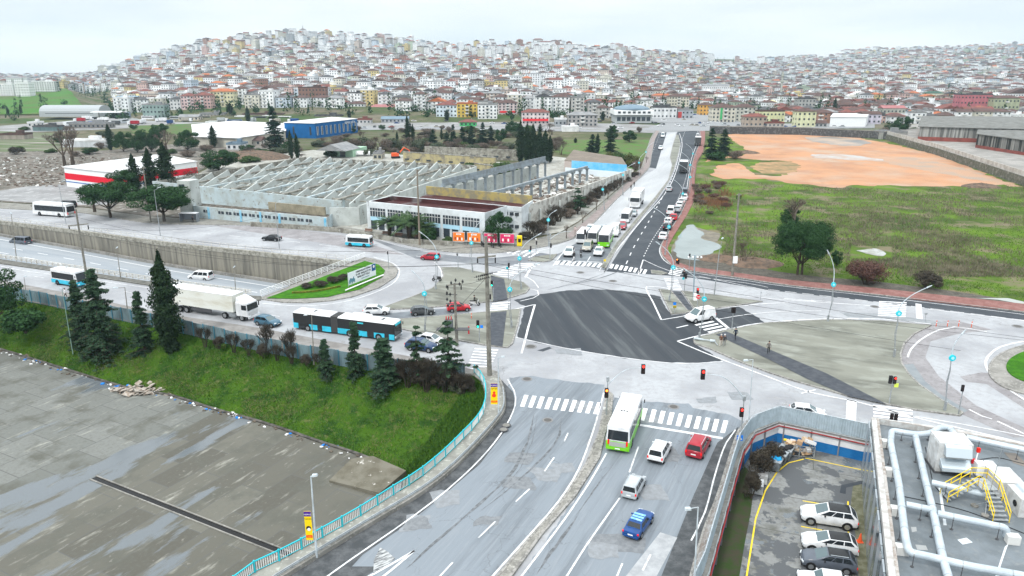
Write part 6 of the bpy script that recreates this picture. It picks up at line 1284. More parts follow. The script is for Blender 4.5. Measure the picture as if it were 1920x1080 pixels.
def obj_wall():
 m=bpy.data.materials.new('house_plaster');m.use_nodes=True;n=m.node_tree.nodes;l=m.node_tree.links.new;b=n['Principled BSDF']
 oi=n.new('ShaderNodeObjectInfo');g=n.new('ShaderNodeNewGeometry');mp=n.new('ShaderNodeMapping');mp.inputs['Scale'].default_value=(.5,.5,.12);l(g.outputs['Position'],mp.inputs[0])
 t=n.new('ShaderNodeTexNoise');t.inputs['Scale'].default_value=1;t.inputs['Detail'].default_value=6;l(mp.outputs[0],t.inputs[0])
 r=n.new('ShaderNodeMapRange');r.inputs[1].default_value=.3;r.inputs[2].default_value=.7;r.inputs[3].default_value=.72;r.inputs[4].default_value=1.08;l(t.outputs[0],r.inputs[0])
 v=n.new('ShaderNodeVectorMath');v.operation='SCALE';l(oi.outputs['Color'],v.inputs[0]);l(r.outputs[0],v.inputs['Scale']);l(v.outputs[0],b.inputs['Base Color']);b.inputs['Roughness'].default_value=.85;return m
M_OBJ=obj_wall()
def unit_mesh(name,m):
 b=MB().box((0,0,0),(1,1,1));me=bpy.data.meshes.new(name);me.from_pydata(b.v,[],b.f);me.materials.append(m);return me
ME_WIN=unit_mesh('window',M_WIN);ME_FR=unit_mesh('frame',M_FRAME);ME_BALC=unit_mesh('balcony',mat('balcony_white',(.6,.6,.58),.8))
ROOFM={'red':mat('tile_red',(.20,.075,.06),.9,(.13,.06,.055),.4),'brown':mat('tile_brown',(.115,.07,.062),.9,(.08,.055,.05),.4),'grey':mat('roof_grey',(.19,.195,.2),.9,(.26,.26,.26),.3),'dark':mat('roof_dark',(.06,.06,.065),.9,(.1,.1,.1),.4),'pink':mat('roof_pink',(.35,.15,.15),.85,(.28,.13,.13),.4),'orange':mat('tile_orange',(.42,.14,.06),.9,(.3,.11,.06),.4),'green':mat('roof_green',(.05,.1,.075),.9),'white':mat('roof_white',(.7,.71,.71),.7,(.5,.5,.5),.2),'blue':mat('roof_blue_grey',(.13,.19,.24),.6,(.17,.23,.28),.3)}
def roof_mb(W,D,Hh,kind,ov=.5):
 b=MB();w_,d=W/2+ov,D/2+ov
 if kind=='hip':
  h=min(W,D)*.22;r=max(0,(W-D)/2)if W>D else 0;r2=max(0,(D-W)/2)if D>W else 0
  T=[(-r,-r2,Hh+h),(r,-r2,Hh+h),(r,r2,Hh+h),(-r,r2,Hh+h)];B=[(-w_,-d,Hh),(w_,-d,Hh),(w_,d,Hh),(-w_,d,Hh)]
  b.add(B+T,[(0,1,5,4),(1,2,6,5),(2,3,7,6),(3,0,4,7),(3,2,1,0)]);b.box((0,0,Hh+.01-.08),(2*w_,2*d,.14))
 elif kind=='gable':
  h=D*.22;b.add([(-w_,-d,Hh),(w_,-d,Hh),(w_,d,Hh),(-w_,d,Hh),(-w_,0,Hh+h),(w_,0,Hh+h)],[(0,1,5,4),(2,3,4,5),(1,2,5),(3,0,4),(3,2,1,0)])
 elif kind=='gablex':
  h=W*.2;b.add([(-w_,-d,Hh),(w_,-d,Hh),(w_,d,Hh),(-w_,d,Hh),(0,-d,Hh+h),(0,d,Hh+h)],[(1,2,5,4),(3,0,4,5),(0,1,4),(2,3,5),(3,2,1,0)])
 else:
  b.box((0,0,Hh+.1),(W+.3,D+.3,.25));b.box((0,-D/2,Hh+.55),(W+.1,.2,.8));b.box((0,D/2,Hh+.55),(W+.1,.2,.8));b.box((-W/2,0,Hh+.55),(.2,D+.1,.8));b.box((W/2,0,Hh+.55),(.2,D+.1,.8));b.box((W*.15,D*.1,Hh+1.4),(W*.25,D*.3,2.4))
 return b
def add_windows(t,W,D,Hh,nf,nx,ny,balc=False,frames=True,z0=0,ww=1.3,wh=1.4,col=None):
 fh=(Hh-z0)/nf
 def put(me,nm,loc,sc,rz=0,par=t):o=link(nm,me,par);o.location=loc;o.scale=sc;o.rotation_euler=(0,0,rz);return o
 for f in range(nf):
  z=z0+fh*(f+.55)
  for i in range(nx):
   x=-W/2+W*(i+.5)/nx
   if balc and f>0 and i in(nx//2,):
    put(ME_BALC,'balcony',(x,-D/2-.55,z-.75),(W/nx*.92,1.1,.95));put(ME_WIN,'window',(x,-D/2-.03,z+.2),(ww*1.3,.1,wh*1.2));continue
   o=put(ME_WIN,'window',(x,-D/2-.03,z),(ww,.12,wh))
  for i in range(ny):
   for s in(-1,1):put(ME_WIN,'window',(s*(W/2+.03),-D/2+D*(i+.5)/ny,z),(.12,ww*.9,wh))
def house(name,label,x0,x1,yb,yt,col,roof='hip',rm='brown',nf=4,depth=11,nx=None,balc=False,group='houses at the foot of the hill',cat='house',rz=None,windows=True):
 A,C=P(x0,yb),P(x1,yb)
 Yd=A.y;
 for _ in range(6):
  z=tz((A.x+C.x)/2,A.y+2);A,C=P(x0,yb,z),P(x1,yb,z)
 W=(C-A).length;z=tz((A.x+C.x)/2,A.y+depth/2)-.0;z=min(z,A.z)-.4;top=PD((x0+x1)/2,yt,A.y).z
 rh={'hip':min(W,depth)*.22,'gable':depth*.22,'gablex':W*.2,'flat':.9}[roof];Hh=max(3.2,top-z-rh)
 t=thing(name,label,cat,((A.x+C.x)/2,A.y+depth/2,z),0 if rz is None else rz,group)
 w_=MB().box((0,0,Hh/2-1.5),(W,depth,Hh+3)).build('wall',M_OBJ,t);w_.color=(*col,1)
 rf=roof_mb(W,depth,Hh,roof).build('roof',ROOFM[rm],t)
 if roof!='flat':MB().box((W*.2,depth*.12,Hh+rh*.9),(.6,.6,1.3)).build('chimney',M_CONC,rf)
 if windows:add_windows(t,W,depth,Hh-.2,nf,nx or max(2,round(W/3.2)),max(2,round(depth/4)),balc,z0=.6)
 return t
CW_,CWH,CRM,CPK,CYL,CGY=(.62,.63,.63),(.74,.75,.75),(.55,.52,.43),(.55,.36,.34),(.6,.42,.08),(.35,.35,.34)
HL=[('white four storey block with mauve brown roof left of the brick shell',490,543,208,180,CWH,'hip','brown',4,True),('brown brick unfinished block behind the grey roofed white house',562,612,206,163,(.22,.12,.09),'flat','brown',5,False),('white house with grey hip roof in front of the brown brick shell',554,597,213,188,CWH,'hip','dark',3,False),('white house with red roof right of the brown brick shell',620,653,214,187,CW_,'hip','red',3,False),('white house with maroon hip roof beside the low pink roofed hall',653,684,214,190,CWH,'hip','brown',3,False),('low beige hall with pink roof behind the blue warehouse',693,748,214,196,(.42,.40,.36),'hip','pink',2,False),('cream house with red roof between the pink roofed hall and the pink house',767,793,214,193,CRM,'hip','red',3,False),('small salmon pink house left of the white and blue block',795,817,216,195,CPK,'hip','brown',3,False),('white block with pale blue corners and red roof left of the golden block',818,857,221,192,(.6,.68,.74),'hip','red',3,True),('golden yellow apartment block with balconies',857,895,221,193,CYL,'flat','orange',4,True),('white and dark glass block right of the golden yellow one',896,932,224,195,CWH,'flat','grey',4,True),('pale pink tall block left of the shop with red fascia',934,970,218,187,(.6,.5,.5),'hip','brown',5,True),('white shop building with red fascia near the cypress grove',978,1030,234,205,(.62,.55,.54),'hip','red',3,False),('white four storey block behind the red fascia shop',992,1034,209,186,CWH,'flat','white',4,False),('grey and white framed block below the long white apartment block',1064,1120,238,210,(.33,.32,.31),'hip','grey',3,True),('long white apartment block with red brown roof left of the blue domed hall',1093,1149,214,186,CWH,'hip','red',4,True),('grey blank building with red side panel by the crossroads',1270,1299,224,205,(.36,.39,.42),'flat','grey',2,False),('white modern low building right of the blue domed hall',1224,1268,224,200,CW_,'flat','dark',2,False),('orange yellow house behind the crossroads',1311,1337,218,192,(.62,.33,.07),'hip','brown',3,False),('cream four storey block with green shop sign by the crossroads',1334,1377,231,195,CRM,'hip','brown',4,True),('cream block with dark brown roof right of its twin at the crossroads',1378,1416,228,195,(.5,.49,.44),'hip','brown',4,True),('low shop with red tiled roof above the stone retaining wall',1396,1437,239,213,(.35,.28,.22),'hip','red',2,False),('long pale yellow hall beside the mosque',1421,1470,231,207,(.58,.58,.34),'flat','brown',2,False),('pale yellow house with brown hip roof and lower porch roof',1493,1528,239,203,(.6,.6,.38),'hip','brown',3,False),('plain grey blank walled block behind the pale yellow house',1495,1527,214,184,CGY,'flat','dark',4,False),('cream four storey block uphill of the modern low building',1253,1291,204,176,CRM,'hip','brown',4,True),('wide white block with two window rows up in the middle of the town',1318,1367,178,158,CWH,'gable','grey',3,False),('grey beige house with pink roof above the grey warehouse wall',1653,1695,227,198,(.38,.38,.33),'gable','pink',2,False),('lilac white house with dark roof right of the graffiti shed',1617,1651,233,209,(.5,.47,.55),'gable','brown',2,False),('tall raspberry pink block with blank side at the right',1796,1855,218,176,(.42,.13,.15),'flat','dark',4,False),('lower raspberry pink house in front of the tall pink block',1806,1861,226,200,(.37,.12,.14),'gable','red',3,False),('olive green house with dark red hip roof right of the pink block',1859,1907,219,179,(.34,.37,.24),'hip','brown',3,True),('white house cut by the right edge above the green one',1886,1936,196,165,CWH,'gablex','brown',3,False),('orange house with brown roof above the olive green house',1855,1885,183,164,(.6,.3,.1),'hip','brown',2,True),('white house with grey gable left of the dark green roof',1698,1733,206,182,CWH,'gablex','grey',2,False),('pale cream house with dark green roof',1734,1767,196,171,(.55,.55,.42),'hip','green',2,False),('brown brick house with shallow roof right of the cypress',1568,1606,218,192,(.2,.12,.1),'hip','brown',3,False),('long white building with maroon roof above the plain grey block',1508,1563,201,174,CWH,'hip','brown',3,True),('white house with curved white gable right of the maroon roof',1590,1633,198,171,CWH,'gablex','white',3,False),('grey house with red gable roof beside the graffiti shed',1610,1640,214,194,(.33,.3,.28),'gablex','red',2,False),('long white and brown apartment row at the top of the green field',265,322,166,141,(.5,.42,.38),'hip','brown',4,True),('second white and brown apartment row right of the first',323,362,168,141,(.52,.45,.42),'hip','brown',4,True),('third white and brown apartment row right of the second',364,402,166,140,(.5,.44,.4),'hip','brown',4,True),('pale yellow block with orange roof left of the tall white block',397,440,201,166,(.62,.58,.38),'hip','orange',4,True),('tall white block right of the orange roofed yellow one',442,463,196,161,CWH,'hip','brown',5,True),('red and white block right of the tall white one',463,489,195,166,(.5,.36,.35),'hip','red',4,True),('pink block with red roof left of the yellow orange roofed one',366,396,204,173,CPK,'hip','red',4,True),('white and red block left of the pink one',341,365,205,174,(.6,.45,.45),'hip','red',4,True),('white block with grey front left of the red roofed blocks',320,340,206,181,CW_,'hip','dark',3,False),('orange and white gabled workshop with shop sign',250,280,207,186,(.55,.28,.16),'gablex','white',2,False),('green fronted grey office by the truck yard',269,310,223,195,(.22,.3,.28),'flat','grey',3,False),('leftmost white apartment block above the green field',-8,26,178,157,CWH,'flat','white',5,False),('second white apartment block above the green field',30,56,177,155,CWH,'flat','white',5,False),('third and widest white apartment block above the green field',62,104,174,152,CW_,'flat','white',5,False),('tan unfinished block on the skyline left of the green field',119,146,163,144,(.4,.25,.17),'flat','brown',4,False),]
NAMED=[]
for l_,x0,x1,yb,yt,col,rk,rm,nf,bl in HL:
 kind='apartment_block' if nf>=4 else 'house'
 t=house(kind,l_,x0,x1,yb,yt,col,rk,rm,nf,12 if nf>3 else 10,balc=bl,cat='apartment block' if nf>=4 else 'house');NAMED.append((t.location.x,t.location.y,(x1-x0)*t.location.y/F*.55+7))
 if 'red fascia' in l_:MB().box((0,-6.2,4.2),((x1-x0)*.38,.3,1.6)).build('fascia',mat('fascia_red',(.7,.03,.04),.5),t)
 if 'green shop sign' in l_:MB().box((-2,-6.3,8),(1.6,.4,9)).build('sign',mat('shop_green',(.05,.35,.12),.5),t)
 if 'red side panel' in l_:MB().box((-4.8,-5.1,3.5),(3.2,.3,6.8)).build('red_panel',mat('panel_red',(.45,.06,.05),.6),t)
def warehouse(name,label,ptsx,h,wallm,roofm,z=0,cat='warehouse',par=0,stripe=None,base=None):
 pts=PL(ptsx,z)if len(ptsx[0])==2 else ptsx
 t=thing(name,label,cat,(0,0,0));MB().prism(pts,z-.3,z+h,top=False).build('wall',wallm,t)
 ct=sum(pts,Vector())/len(pts);rp=[ct+(p-ct)*1.02 for p in pts]
 MB().prism(rp,z+h,z+h+.3).build('roof',roofm,t)
 for k,(za,zb,m,nm)in enumerate(stripe or()):
  cp=[ct+(p-ct)*(1.004+.003*k)for p in pts];MB().prism(cp,z+za,z+zb,top=False).build(nm,m,t)
 NAMED.append((ct.x,ct.y,(pts[0]-ct).length*.7));return t
def far(a,b,c,dm):
 A,C=P(*a,b),P(*c,b);v=(C-A).normalized();n_=Vector((-v.y,v.x,0));return[A,C,C+n_*dm,A+n_*dm]
bw=mat('corrugated_blue',(.005,.11,.32),.6,(.004,.09,.26),.3)
A,Bc,Cc=P(535,258),P(592,260),P(671,249)
q=Cc+(A-Bc)*1.0
wb_=warehouse('blue_warehouse','bright blue corrugated warehouse with pale roof',[A,Bc,Cc,Vector((q.x,q.y+8,0))],9.2,bw,ROOFM['white'])
for i in range(10):
 s=(i+.5)/10;p=Bc.lerp(Cc,s);v=(Cc-Bc).normalized();o=link('window',ME_WIN,wb_);o.location=(p.x+v.y*.1,p.y-v.x*.1,4.6);o.scale=(1.0,.3,5.0);o.rotation_euler=(0,0,math.atan2(v.y,v.x))
 for k in(-1,1):f=link('frame',ME_FR,wb_);f.location=(p.x+v.y*.12+v.x*.6*k,p.y-v.x*.12+v.y*.6*k,4.6);f.scale=(.2,.35,5.4);f.rotation_euler=(0,0,math.atan2(v.y,v.x))
for s in(.3,.85):p=A.lerp(Bc,s);o=link('window',ME_WIN,wb_);o.location=(p.x,p.y-.1,4.6);o.scale=(1.0,.3,5.0)
p=Bc.lerp(Cc,.82);text_mesh('KEMAL USTA',2.0,M_WHITE,wb_,(p.x,p.y-.6,6.9),(R(90),0,math.atan2((Cc-Bc).y,(Cc-Bc).x)),ext=.05)
warehouse('white_warehouse','long low white roofed warehouse left of the blue one',[P(366,274),P(448,277),P(536,262),P(536,247),P(440,241),P(362,249)],5.2,mat('pale_wall',(.52,.5,.42),.8,(.4,.38,.33),.2),ROOFM['white'])
rs_=mat('stripe_red',(.62,.01,.03),.5);ww_=mat('store_white',(.74,.75,.75),.6)
A=P(126,350);C=P(218,362);warehouse('striped_store','white flat roofed store with a broad red stripe round its front',[A,C,P(372,338),P(306,322)],7.2,ww_,ROOFM['white'],stripe=[(2.9,5.2,rs_,'red_stripe'),(1.9,2.2,mat('stripe_blue',(.01,.12,.4),.5),'blue_stripe')])
warehouse('corrugated_hall','grey corrugated hall with brick red base, farther of the two at right',[P(1720,268,1.5),P(1830,272,1.5),P(2100,278,1.5),P(2100,246,1.5),P(1727,244,1.5)],9,mat('streaked_corrugated',(.33,.33,.31),.9,(.10,.10,.095),.5,stretch=(0,(1.4,1.4,.05)),lo=.42,hi=.58),mat('asbestos_roof',(.19,.19,.18),.9,(.12,.12,.11),.3),1.5,stripe=[(-.2,3.6,mat('brick_red_base',(.26,.075,.06),.9,(.18,.06,.05),.4),'brick_base')])
warehouse('corrugated_hall','nearer dark streaked corrugated hall with brick base cut by the right edge',[P(1828,282,1.5),P(1920,297,1.5),P(2150,335,1.5),P(2150,280,1.5),P(1835,258,1.5)],8.2,mat('dark_corrugated',(.25,.24,.22),.9,(.035,.035,.033),.45,stretch=(0,(1.6,1.6,.05)),lo=.40,hi=.55),mat('asbestos_roof',(.3,.3,.3)),1.5,stripe=[(-.2,2.9,mat('brick_red_base',(.26,.08,.06)),'brick_base')])
warehouse('graffiti_shed','long white shed with red graffiti at the end of the stone wall',[P(1555,238),P(1622,238),P(1628,230),P(1560,230)],7,ww_,ROOFM['white'])
p=P(1583,237.6);tag(MB().box((p.x,p.y-.3,3.2),(17,.2,2.4)).build('mural',mat('graffiti',(.6,.5,.48),.7,(.5,.1,.1),.7,lo=.45,hi=.55)),'red and pink graffiti panel on the long white shed','mural')
t=thing('blue_domed_hall','white two storey hall with shallow blue grey dome roof left of the crossroads','hall',(*P(1188,231)[:2],0));W=P(1223,231).x-P(1150,231).x
MB().box((0,14,3.2),(W*.92,26,6.4)).build('wall',mat('hall_grey',(.4,.42,.43),.8),t);MB().box((0,13.5,8.2),(W,29,3.6)).build('upper_wall',ww_,t)
b=MB();b.tube([(0,14,10.0),(0,14,11.8),(0,14,13.2),(0,14,14)],[W*.50,W*.42,W*.24,.5],24);b.build('dome',ROOFM['blue'],t,smooth=True)
for k in range(7):o=link('window',ME_WIN,t);o.location=(-W*.38+W*.76*k/6,.9,3.2);o.scale=(W*.09,.3,3.0);o=link('window',ME_WIN,t);o.location=(-W*.38+W*.76*k/6,-1.05,8.4);o.scale=(W*.07,.3,1.5)
NAMED.append((t.location.x,t.location.y+14,26))
pl=PL([(1661,262),(1760,292),(1920,349),(2500,560)],0)
tw_=thing('stone_retaining_wall','mossy stone retaining wall with pale cap running to the right edge','wall',(0,0,0))
pw=[Vector((p.x,p.y))for p in pl];MB().wall(pw,-.3,3.4,.8).build('stonework',mat('mossy_stone',(.16,.155,.13),.95,(.08,.085,.06),1.2,col3=(.28,.27,.25),scale3=.6),tw_);MB().wall(offset(pw,-.2),3.4,5.4,.3).build('cap_wall',mat('cap_wall_white',(.5,.49,.46),.85,(.34,.32,.29),.4),tw_)
struct(MB().prism([Vector((p[0]+.4,p[1]+.6,0))for p in pl]+[P(2500,300),P(2100,240),P(1720,240),P(1661,246)],0,2.9).build('upper_yard',mat('pale_yard',(.30,.285,.265),.85,(.22,.21,.195),.15)))
sw=thing('stone_wall','dark stone retaining wall along the far side of the orange earth lot','wall',(0,0,0));ps=[Vector((p.x,p.y))for p in PL([(1330,250),(1371,251),(1500,253),(1637,260),(1661,262)])]
MB().wall(ps,-.3,4.6,.8).build('stonework',mat('dark_stone',(.07,.07,.072),.95,(.15,.15,.15),.9,lo=.5,hi=.6),sw);MB().wall(ps,4.6,5.0,1.0).build('coping',M_CONC,sw);
for k in(5.5,6.0):MB().tube([(p.x,p.y,k)for p in ps],.06,4).build('handrail',M_STEEL,sw)
NAMED+=[(P(x,246).x,P(x,246).y,26)for x in range(1150,1660,24)]
M_RW=mat('ruin_plaster',(.50,.53,.51),.9,(.38,.40,.38),.25,lo=.4,hi=.62,col3=(.2,.19,.17),scale3=.7,lo3=.6,hi3=.68);M_RB=mat('ruin_blue_plaster',(.42,.50,.53),.9,(.36,.40,.39),.3,col3=(.25,.24,.22),scale3=.9,lo3=.58,hi3=.66)
M_RD=mat('ruin_concrete_dark',(.30,.29,.25),.95,(.15,.14,.12),.5,col3=(.36,.36,.33),scale3=1.2)
M_MAR=mat('maroon_membrane',(.07,.025,.025),.8,(.05,.02,.02),.3,col3=(.14,.12,.12),scale3=.12,lo3=.52,hi3=.6)
fa=thing('ruined_factory','huge roofless factory shell with rows of pale sawtooth walls','factory',(0,0,0))
g2=lambda x,y:P(x,y)
FLc,BLc,BRc,FRc=Vector((-120,246,0)),Vector((-88,317,0)),Vector((-14,290,0)),Vector((-43,205,0))
def saw(a,c,n,hb,ht,name='sawtooth_wall',m=M_RW,seed=0,skew=.85):
 rr=random.Random(seed);b=MB();v=(c-a)/n;nn=Vector((-v.y,v.x,0)).normalized()*.18;z0=0 if name!='x' else 0
 for i in range(n):
  p,q=a+v*i,a+v*(i+1)
  prof=[(0,hb),(skew,ht-rr.random()*.5),(1,hb)]
  broken=rr.random()<.15
  if broken:prof=[(0,hb),(.35,hb+.5),(.5,hb-.6),(.8,hb+.2),(1,hb)]
  poly=[(0,-.2)]+prof+[(1,-.2)]
  P0=[p.lerp(q,s)+Vector((0,0,z))for s,z in poly];k=len(P0)
  vs=[x-nn for x in P0]+[x+nn for x in P0]
  b.add(vs,[tuple(range(k)),tuple(range(2*k-1,k-1,-1))]+[(j,k+j,k+(j+1)%k,(j+1)%k)for j in range(k)])
 return b.build(name,m,fa)
NR=8
for r_ in range(NR):
 s=(r_+.35)/NR;a=FLc.lerp(FRc,s);c=BLc.lerp(BRc,s);a=a.lerp(c,.06 if r_>1 else .1)
 saw(a,c,9,4.6,7.0,seed=r_)
 if r_<NR-1:
  s2=(r_+.8)/NR;a2_=FLc.lerp(FRc,s2).lerp(BLc.lerp(BRc,s2),.07);c2_=BLc.lerp(BRc,s2);b=MB();v=c2_-a2_;mid=(a2_+c2_)/2
  b.box((mid.x,mid.y,4.9),(v.length,.8,.55),math.atan2(v.y,v.x));b.build('long_beam',M_RB if r_%2 else M_RD,fa)
  b=MB()
  for j in range(9):p=a2_.lerp(c2_,(j+.5)/9);b.box((p.x,p.y,2.3),(.5,.5,4.9),math.atan2(v.y,v.x))
  b.build('columns',M_RB,fa)
for j in range(1,8):
 s=j/8;a=FLc.lerp(BLc,s);c=FRc.lerp(BRc,s);b=MB();v=c-a;mid=(a+c)/2;b.box((mid.x,mid.y,4.45),(v.length*.98,.3,.35),math.atan2(v.y,v.x));b.build('cross_beam',M_RD,fa)
MB().wall([FLc,BLc],-.2,6.2,.6).build('left_wall',M_RD,fa);MB().wall([BLc,BRc],-.2,6.0,.6).build('back_wall',mat('ruin_band',(.42,.43,.4),.9,(.16,.15,.13),.6,lo=.45,hi=.55),fa);MB().wall([BRc,FRc],-.2,5.6,.5).build('right_wall',M_RW,fa)
MB().wall([FLc,FLc.lerp(FRc,.93)],-.2,6.4,.5).build('front_wall',M_RB,fa);MB().wall([g2(620,424),FRc],-.2,5.2,.5).build('gate_wall',M_RW,fa)
p=g2(360,402);MB().box((p.x,p.y,5.2),(4.2,4.6,10.6),R(-12)).build('tower',M_RW,fa);MB().box((p.x-1,p.y-2.4,9),(1.6,.2,1)).build('window',M_WIN,fa)
an=thing('ruined_annex','low roofless annex with small windows and blue pilasters in front of the factory','building',(0,0,0))
a0,a1,a2_,a3=g2(366,408),g2(616,432),g2(628,420),g2(372,396)
MB().wall([a0,a1,a2_],-.2,3.6,.4).build('wall',M_RB,an);MB().wall([a3,a0],-.2,3.6,.4).build('wall',M_RB,an)
MB().sheet([a0 .lerp(a3,.1),a1 .lerp(a2_,.1),a2_,a3],2.6).build('fallen_roof',mat('burnt_timber',(.07,.06,.05),.95,(.2,.18,.15),.8,lo=.5,hi=.6),an)
v=(a1-a0).normalized()
MB().wall([a0 .lerp(a1,.55).lerp(a3 .lerp(a2_,.55),.9),a0 .lerp(a1,.95).lerp(a3 .lerp(a2_,.95),.8)],2.5,5.0,.5).build('inner_wall',mat('tan_plaster',(.3,.27,.2),.9,(.2,.18,.13),.4),an)
for i in range(14):
 if i in(1,):continue
 p=a0 .lerp(a1,.1+.83*i/14);o=link('window',ME_WIN,an);o.location=(p.x+v.y*.24,p.y-v.x*.24,2.3);o.scale=(2.0,.12,.8);o.rotation_euler=(0,0,math.atan2(v.y,v.x));o2=link('mullion',ME_FR,o);o2 .scale=(.06,1.4,1.1)
for s in(.12,.37,.52,.66,.985):p=a0 .lerp(a1,s);MB().box((p.x+v.y*.25,p.y-v.x*.25,1.7),(.7,.2,3.6),math.atan2(v.y,v.x)).build('pilaster',mat('sky_blue_plaster',(.12,.4,.6),.8,(.3,.5,.6),.8),an)
NAMED+=[(g2(600,380).x,g2(600,380).y,60)]
MB().wall(PL([(470,424),(560,430),(640,436),(700,447),(760,457),(850,462)],0),0,1.3,.3).build('boundary_wall',M_RD);tag(bpy.data.objects['boundary_wall'],'low dirty concrete wall behind the pavement in front of the ruins','wall')
ZO=7.4
of=thing('office_building','two storey white office with maroon roof recess and rows of windows behind the palms','office building',(0,0,0))
O1,O2,O3,O4=[P(x,y,ZO)for x,y in((687,380),(909,402),(951,388),(737,369))]
fpO=[Vector((p.x,p.y,0))for p in(O1,O2,O3,O4)]
MB().prism(fpO,-.2,ZO-.9,0).build('wall',mat('office_white',(.62,.66,.68),.85,(.5,.53,.54),.3,col3=(.33,.32,.3),scale3=.8,lo3=.62,hi3=.7),of)
MB().sheet([p for p in fpO],ZO-.88).build('roof',M_MAR,of)
cl=fpO+[fpO[0]];ins=offset(cl,-.3);MB().wall(ins,ZO-.9,ZO+.35,.6).build('parapet',mat('office_white',(.6,.6,.6)),of);MB().wall(offset(cl,-.62),ZO-.88,ZO+.36,.06).build('inner_lining',M_MAR,of)
v=(fpO[1]-fpO[0]);Lf=v.length;vd=v.normalized();nv=Vector((vd.y,-vd.x,0));az=math.atan2(v.y,v.x)
for g in range(6):
 for k in range(3):
  s=(.035+g*.158+k*.047);p=fpO[0]+vd*(Lf*(s+.018))+nv*.06
  o=link('window',ME_WIN,of);o.location=(p.x,p.y,5.0);o.scale=(Lf*.040,.14,2.3);o.rotation_euler=(0,0,az);f=link('mullion',ME_FR,o);f.scale=(.08,1.4,1.0);f=link('mullion',ME_FR,o);f.scale=(1,1.4,.06);f.location=(0,0,.18)
 p=fpO[0]+vd*(Lf*(.035+g*.158+.065))+nv*.05;MB().box((p.x,p.y,3.2),(Lf*.135,.12,1.1),az).build('blue_panel',mat('pale_blue_panel',(.38,.6,.72),.7),of)
 for k in range(2):o=link('window',ME_WIN,of);p=fpO[0]+vd*(Lf*(.06+g*.158+.07*k))+nv*.05;o.location=(p.x,p.y,1.5);o.scale=(Lf*.05,.14,2.4);o.rotation_euler=(0,0,az)
NAMED+=[(P(820,420).x,P(820,420).y,30)]
ob=thing('office_rear_wing','rear wing with maroon roof and crumbling yellow parapet behind the office','building',(0,0,0))
R1,R2,R3,R4=[P(x,y,ZO-.6)for x,y in((770,371),(978,390),(998,377),(800,358))];fr=[Vector((p.x,p.y,0))for p in(R1,R2,R3,R4)]
MB().prism(fr,-.2,ZO-1.6,0).build('wall',mat('office_white',(.6,.6,.6)),ob);MB().sheet(fr,ZO-1.58).build('roof',M_MAR,ob)
MB().wall([fr[2],fr[3]],ZO-1.6,ZO+.9,.5).build('yellow_parapet',mat('yellow_plaster',(.36,.29,.11),.9,(.22,.2,.14),.5,lo=.42,hi=.58),ob);MB().wall([fr[0],fr[1],fr[2]],ZO-1.6,ZO-.4,.4).build('parapet',mat('office_white',(.6,.6,.6)),ob)
for k in range(3):
 for z in(5.0,1.6):p=fr[1].lerp(fr[0],.03+.045*k);o=link('window',ME_WIN,ob);o.location=(p.x,p.y-.06,z);o.scale=(1.7,.14,.9)
ch=thing('crane_hall_frame','open grey concrete frame with two long beams on columns beside the white wall','ruin',(0,0,0))
M_CR=mat('blue_grey_concrete',(.26,.30,.33),.9,(.19,.21,.22),.5)
for(xa,ya,xb,yb_,h,nm)in((830,388,1022,334,7.0,1),(922,398,1100,342,6.0,0)):
 a,c=g2(xa,ya),g2(xb,yb_);v=c-a;mid=(a+c)/2;MB().box((mid.x,mid.y,h),(v.length,.9,.8),math.atan2(v.y,v.x)).build('beam',M_CR,ch)
 if nm:MB().box((mid.x,mid.y,h+1.1),(v.length,.25,1.4),math.atan2(v.y,v.x)).build('parapet',M_CR,ch);MB().wall([a+Vector((-3,1,0)),c+Vector((-3,1,0))],0,5,.3).build('wall',M_RW,ch)
 for j in range(12):p=a.lerp(c,j/11);MB().box((p.x,p.y,(h-.4)/2),(.7,.7,h-.4),math.atan2(v.y,v.x)).build('column',M_CR,ch);MB().box((p.x,p.y,h-.7),(1.5,1.1,.6),math.atan2(v.y,v.x),taper=1.3).build('bracket',M_CR,ch)
lw=thing('long_white_wall','long crumbling white wall along the hedge beside the avenue','wall',(0,0,0))
MB().wall([g2(980,431),g2(1060,394),g2(1120,366),g2(1183,337)],-.2,[6.4,5.6,5.0,4.3],.4).build('masonry',mat('white_crumbling',(.55,.54,.5),.9,(.3,.28,.25),.5,lo=.46,hi=.62),lw);MB().wall([g2(980,431),g2(1183,337)],4.3,4.6,.5).build('coping',M_RD,lw)if False else None
for k in range(14):p=g2(980,431).lerp(g2(1183,337),(k+.5)/14);MB().box((p.x+.5,p.y-.4,2),(.5,.5,4.2)).build('pier',M_RW,lw)
bs_=thing('blue_painted_shed','flat roofed shed with a sky blue painted front beside the avenue','shed',(0,0,0));pts=[g2(1058,322),g2(1174,332),g2(1165,316),g2(1075,300)]
MB().prism(pts,-.2,4.6,0,top=False).build('wall',mat('pinkish_plaster',(.42,.36,.33),.9),bs_);MB().prism(pts,4.6,4.9).build('roof',mat('brown_felt',(.16,.135,.11),.9,(.2,.17,.14),.3),bs_)
MB().wall([pts[0].lerp(pts[1],.12)+Vector((0,-.3,0)),pts[1]+Vector((0,-.3,0))],1.9,5.0,.12).build('painted_front',mat('sky_blue_front',(.10,.42,.72),.8,(.2,.5,.75),.3),bs_)
MB().wall([pts[0]+Vector((0,-6,0)),pts[1]+Vector((0,-6,0))],0,2.6,.3).build('white_wall',mat('pale_blue_white',(.6,.66,.7),.8),bs_)
yr=thing('yellow_ruin','long roofless ruin with faded yellow walls behind the factory','ruin',(0,0,0));M_YR=mat('faded_yellow',(.38,.33,.18),.9,(.2,.18,.14),.35,lo=.45,hi=.62)
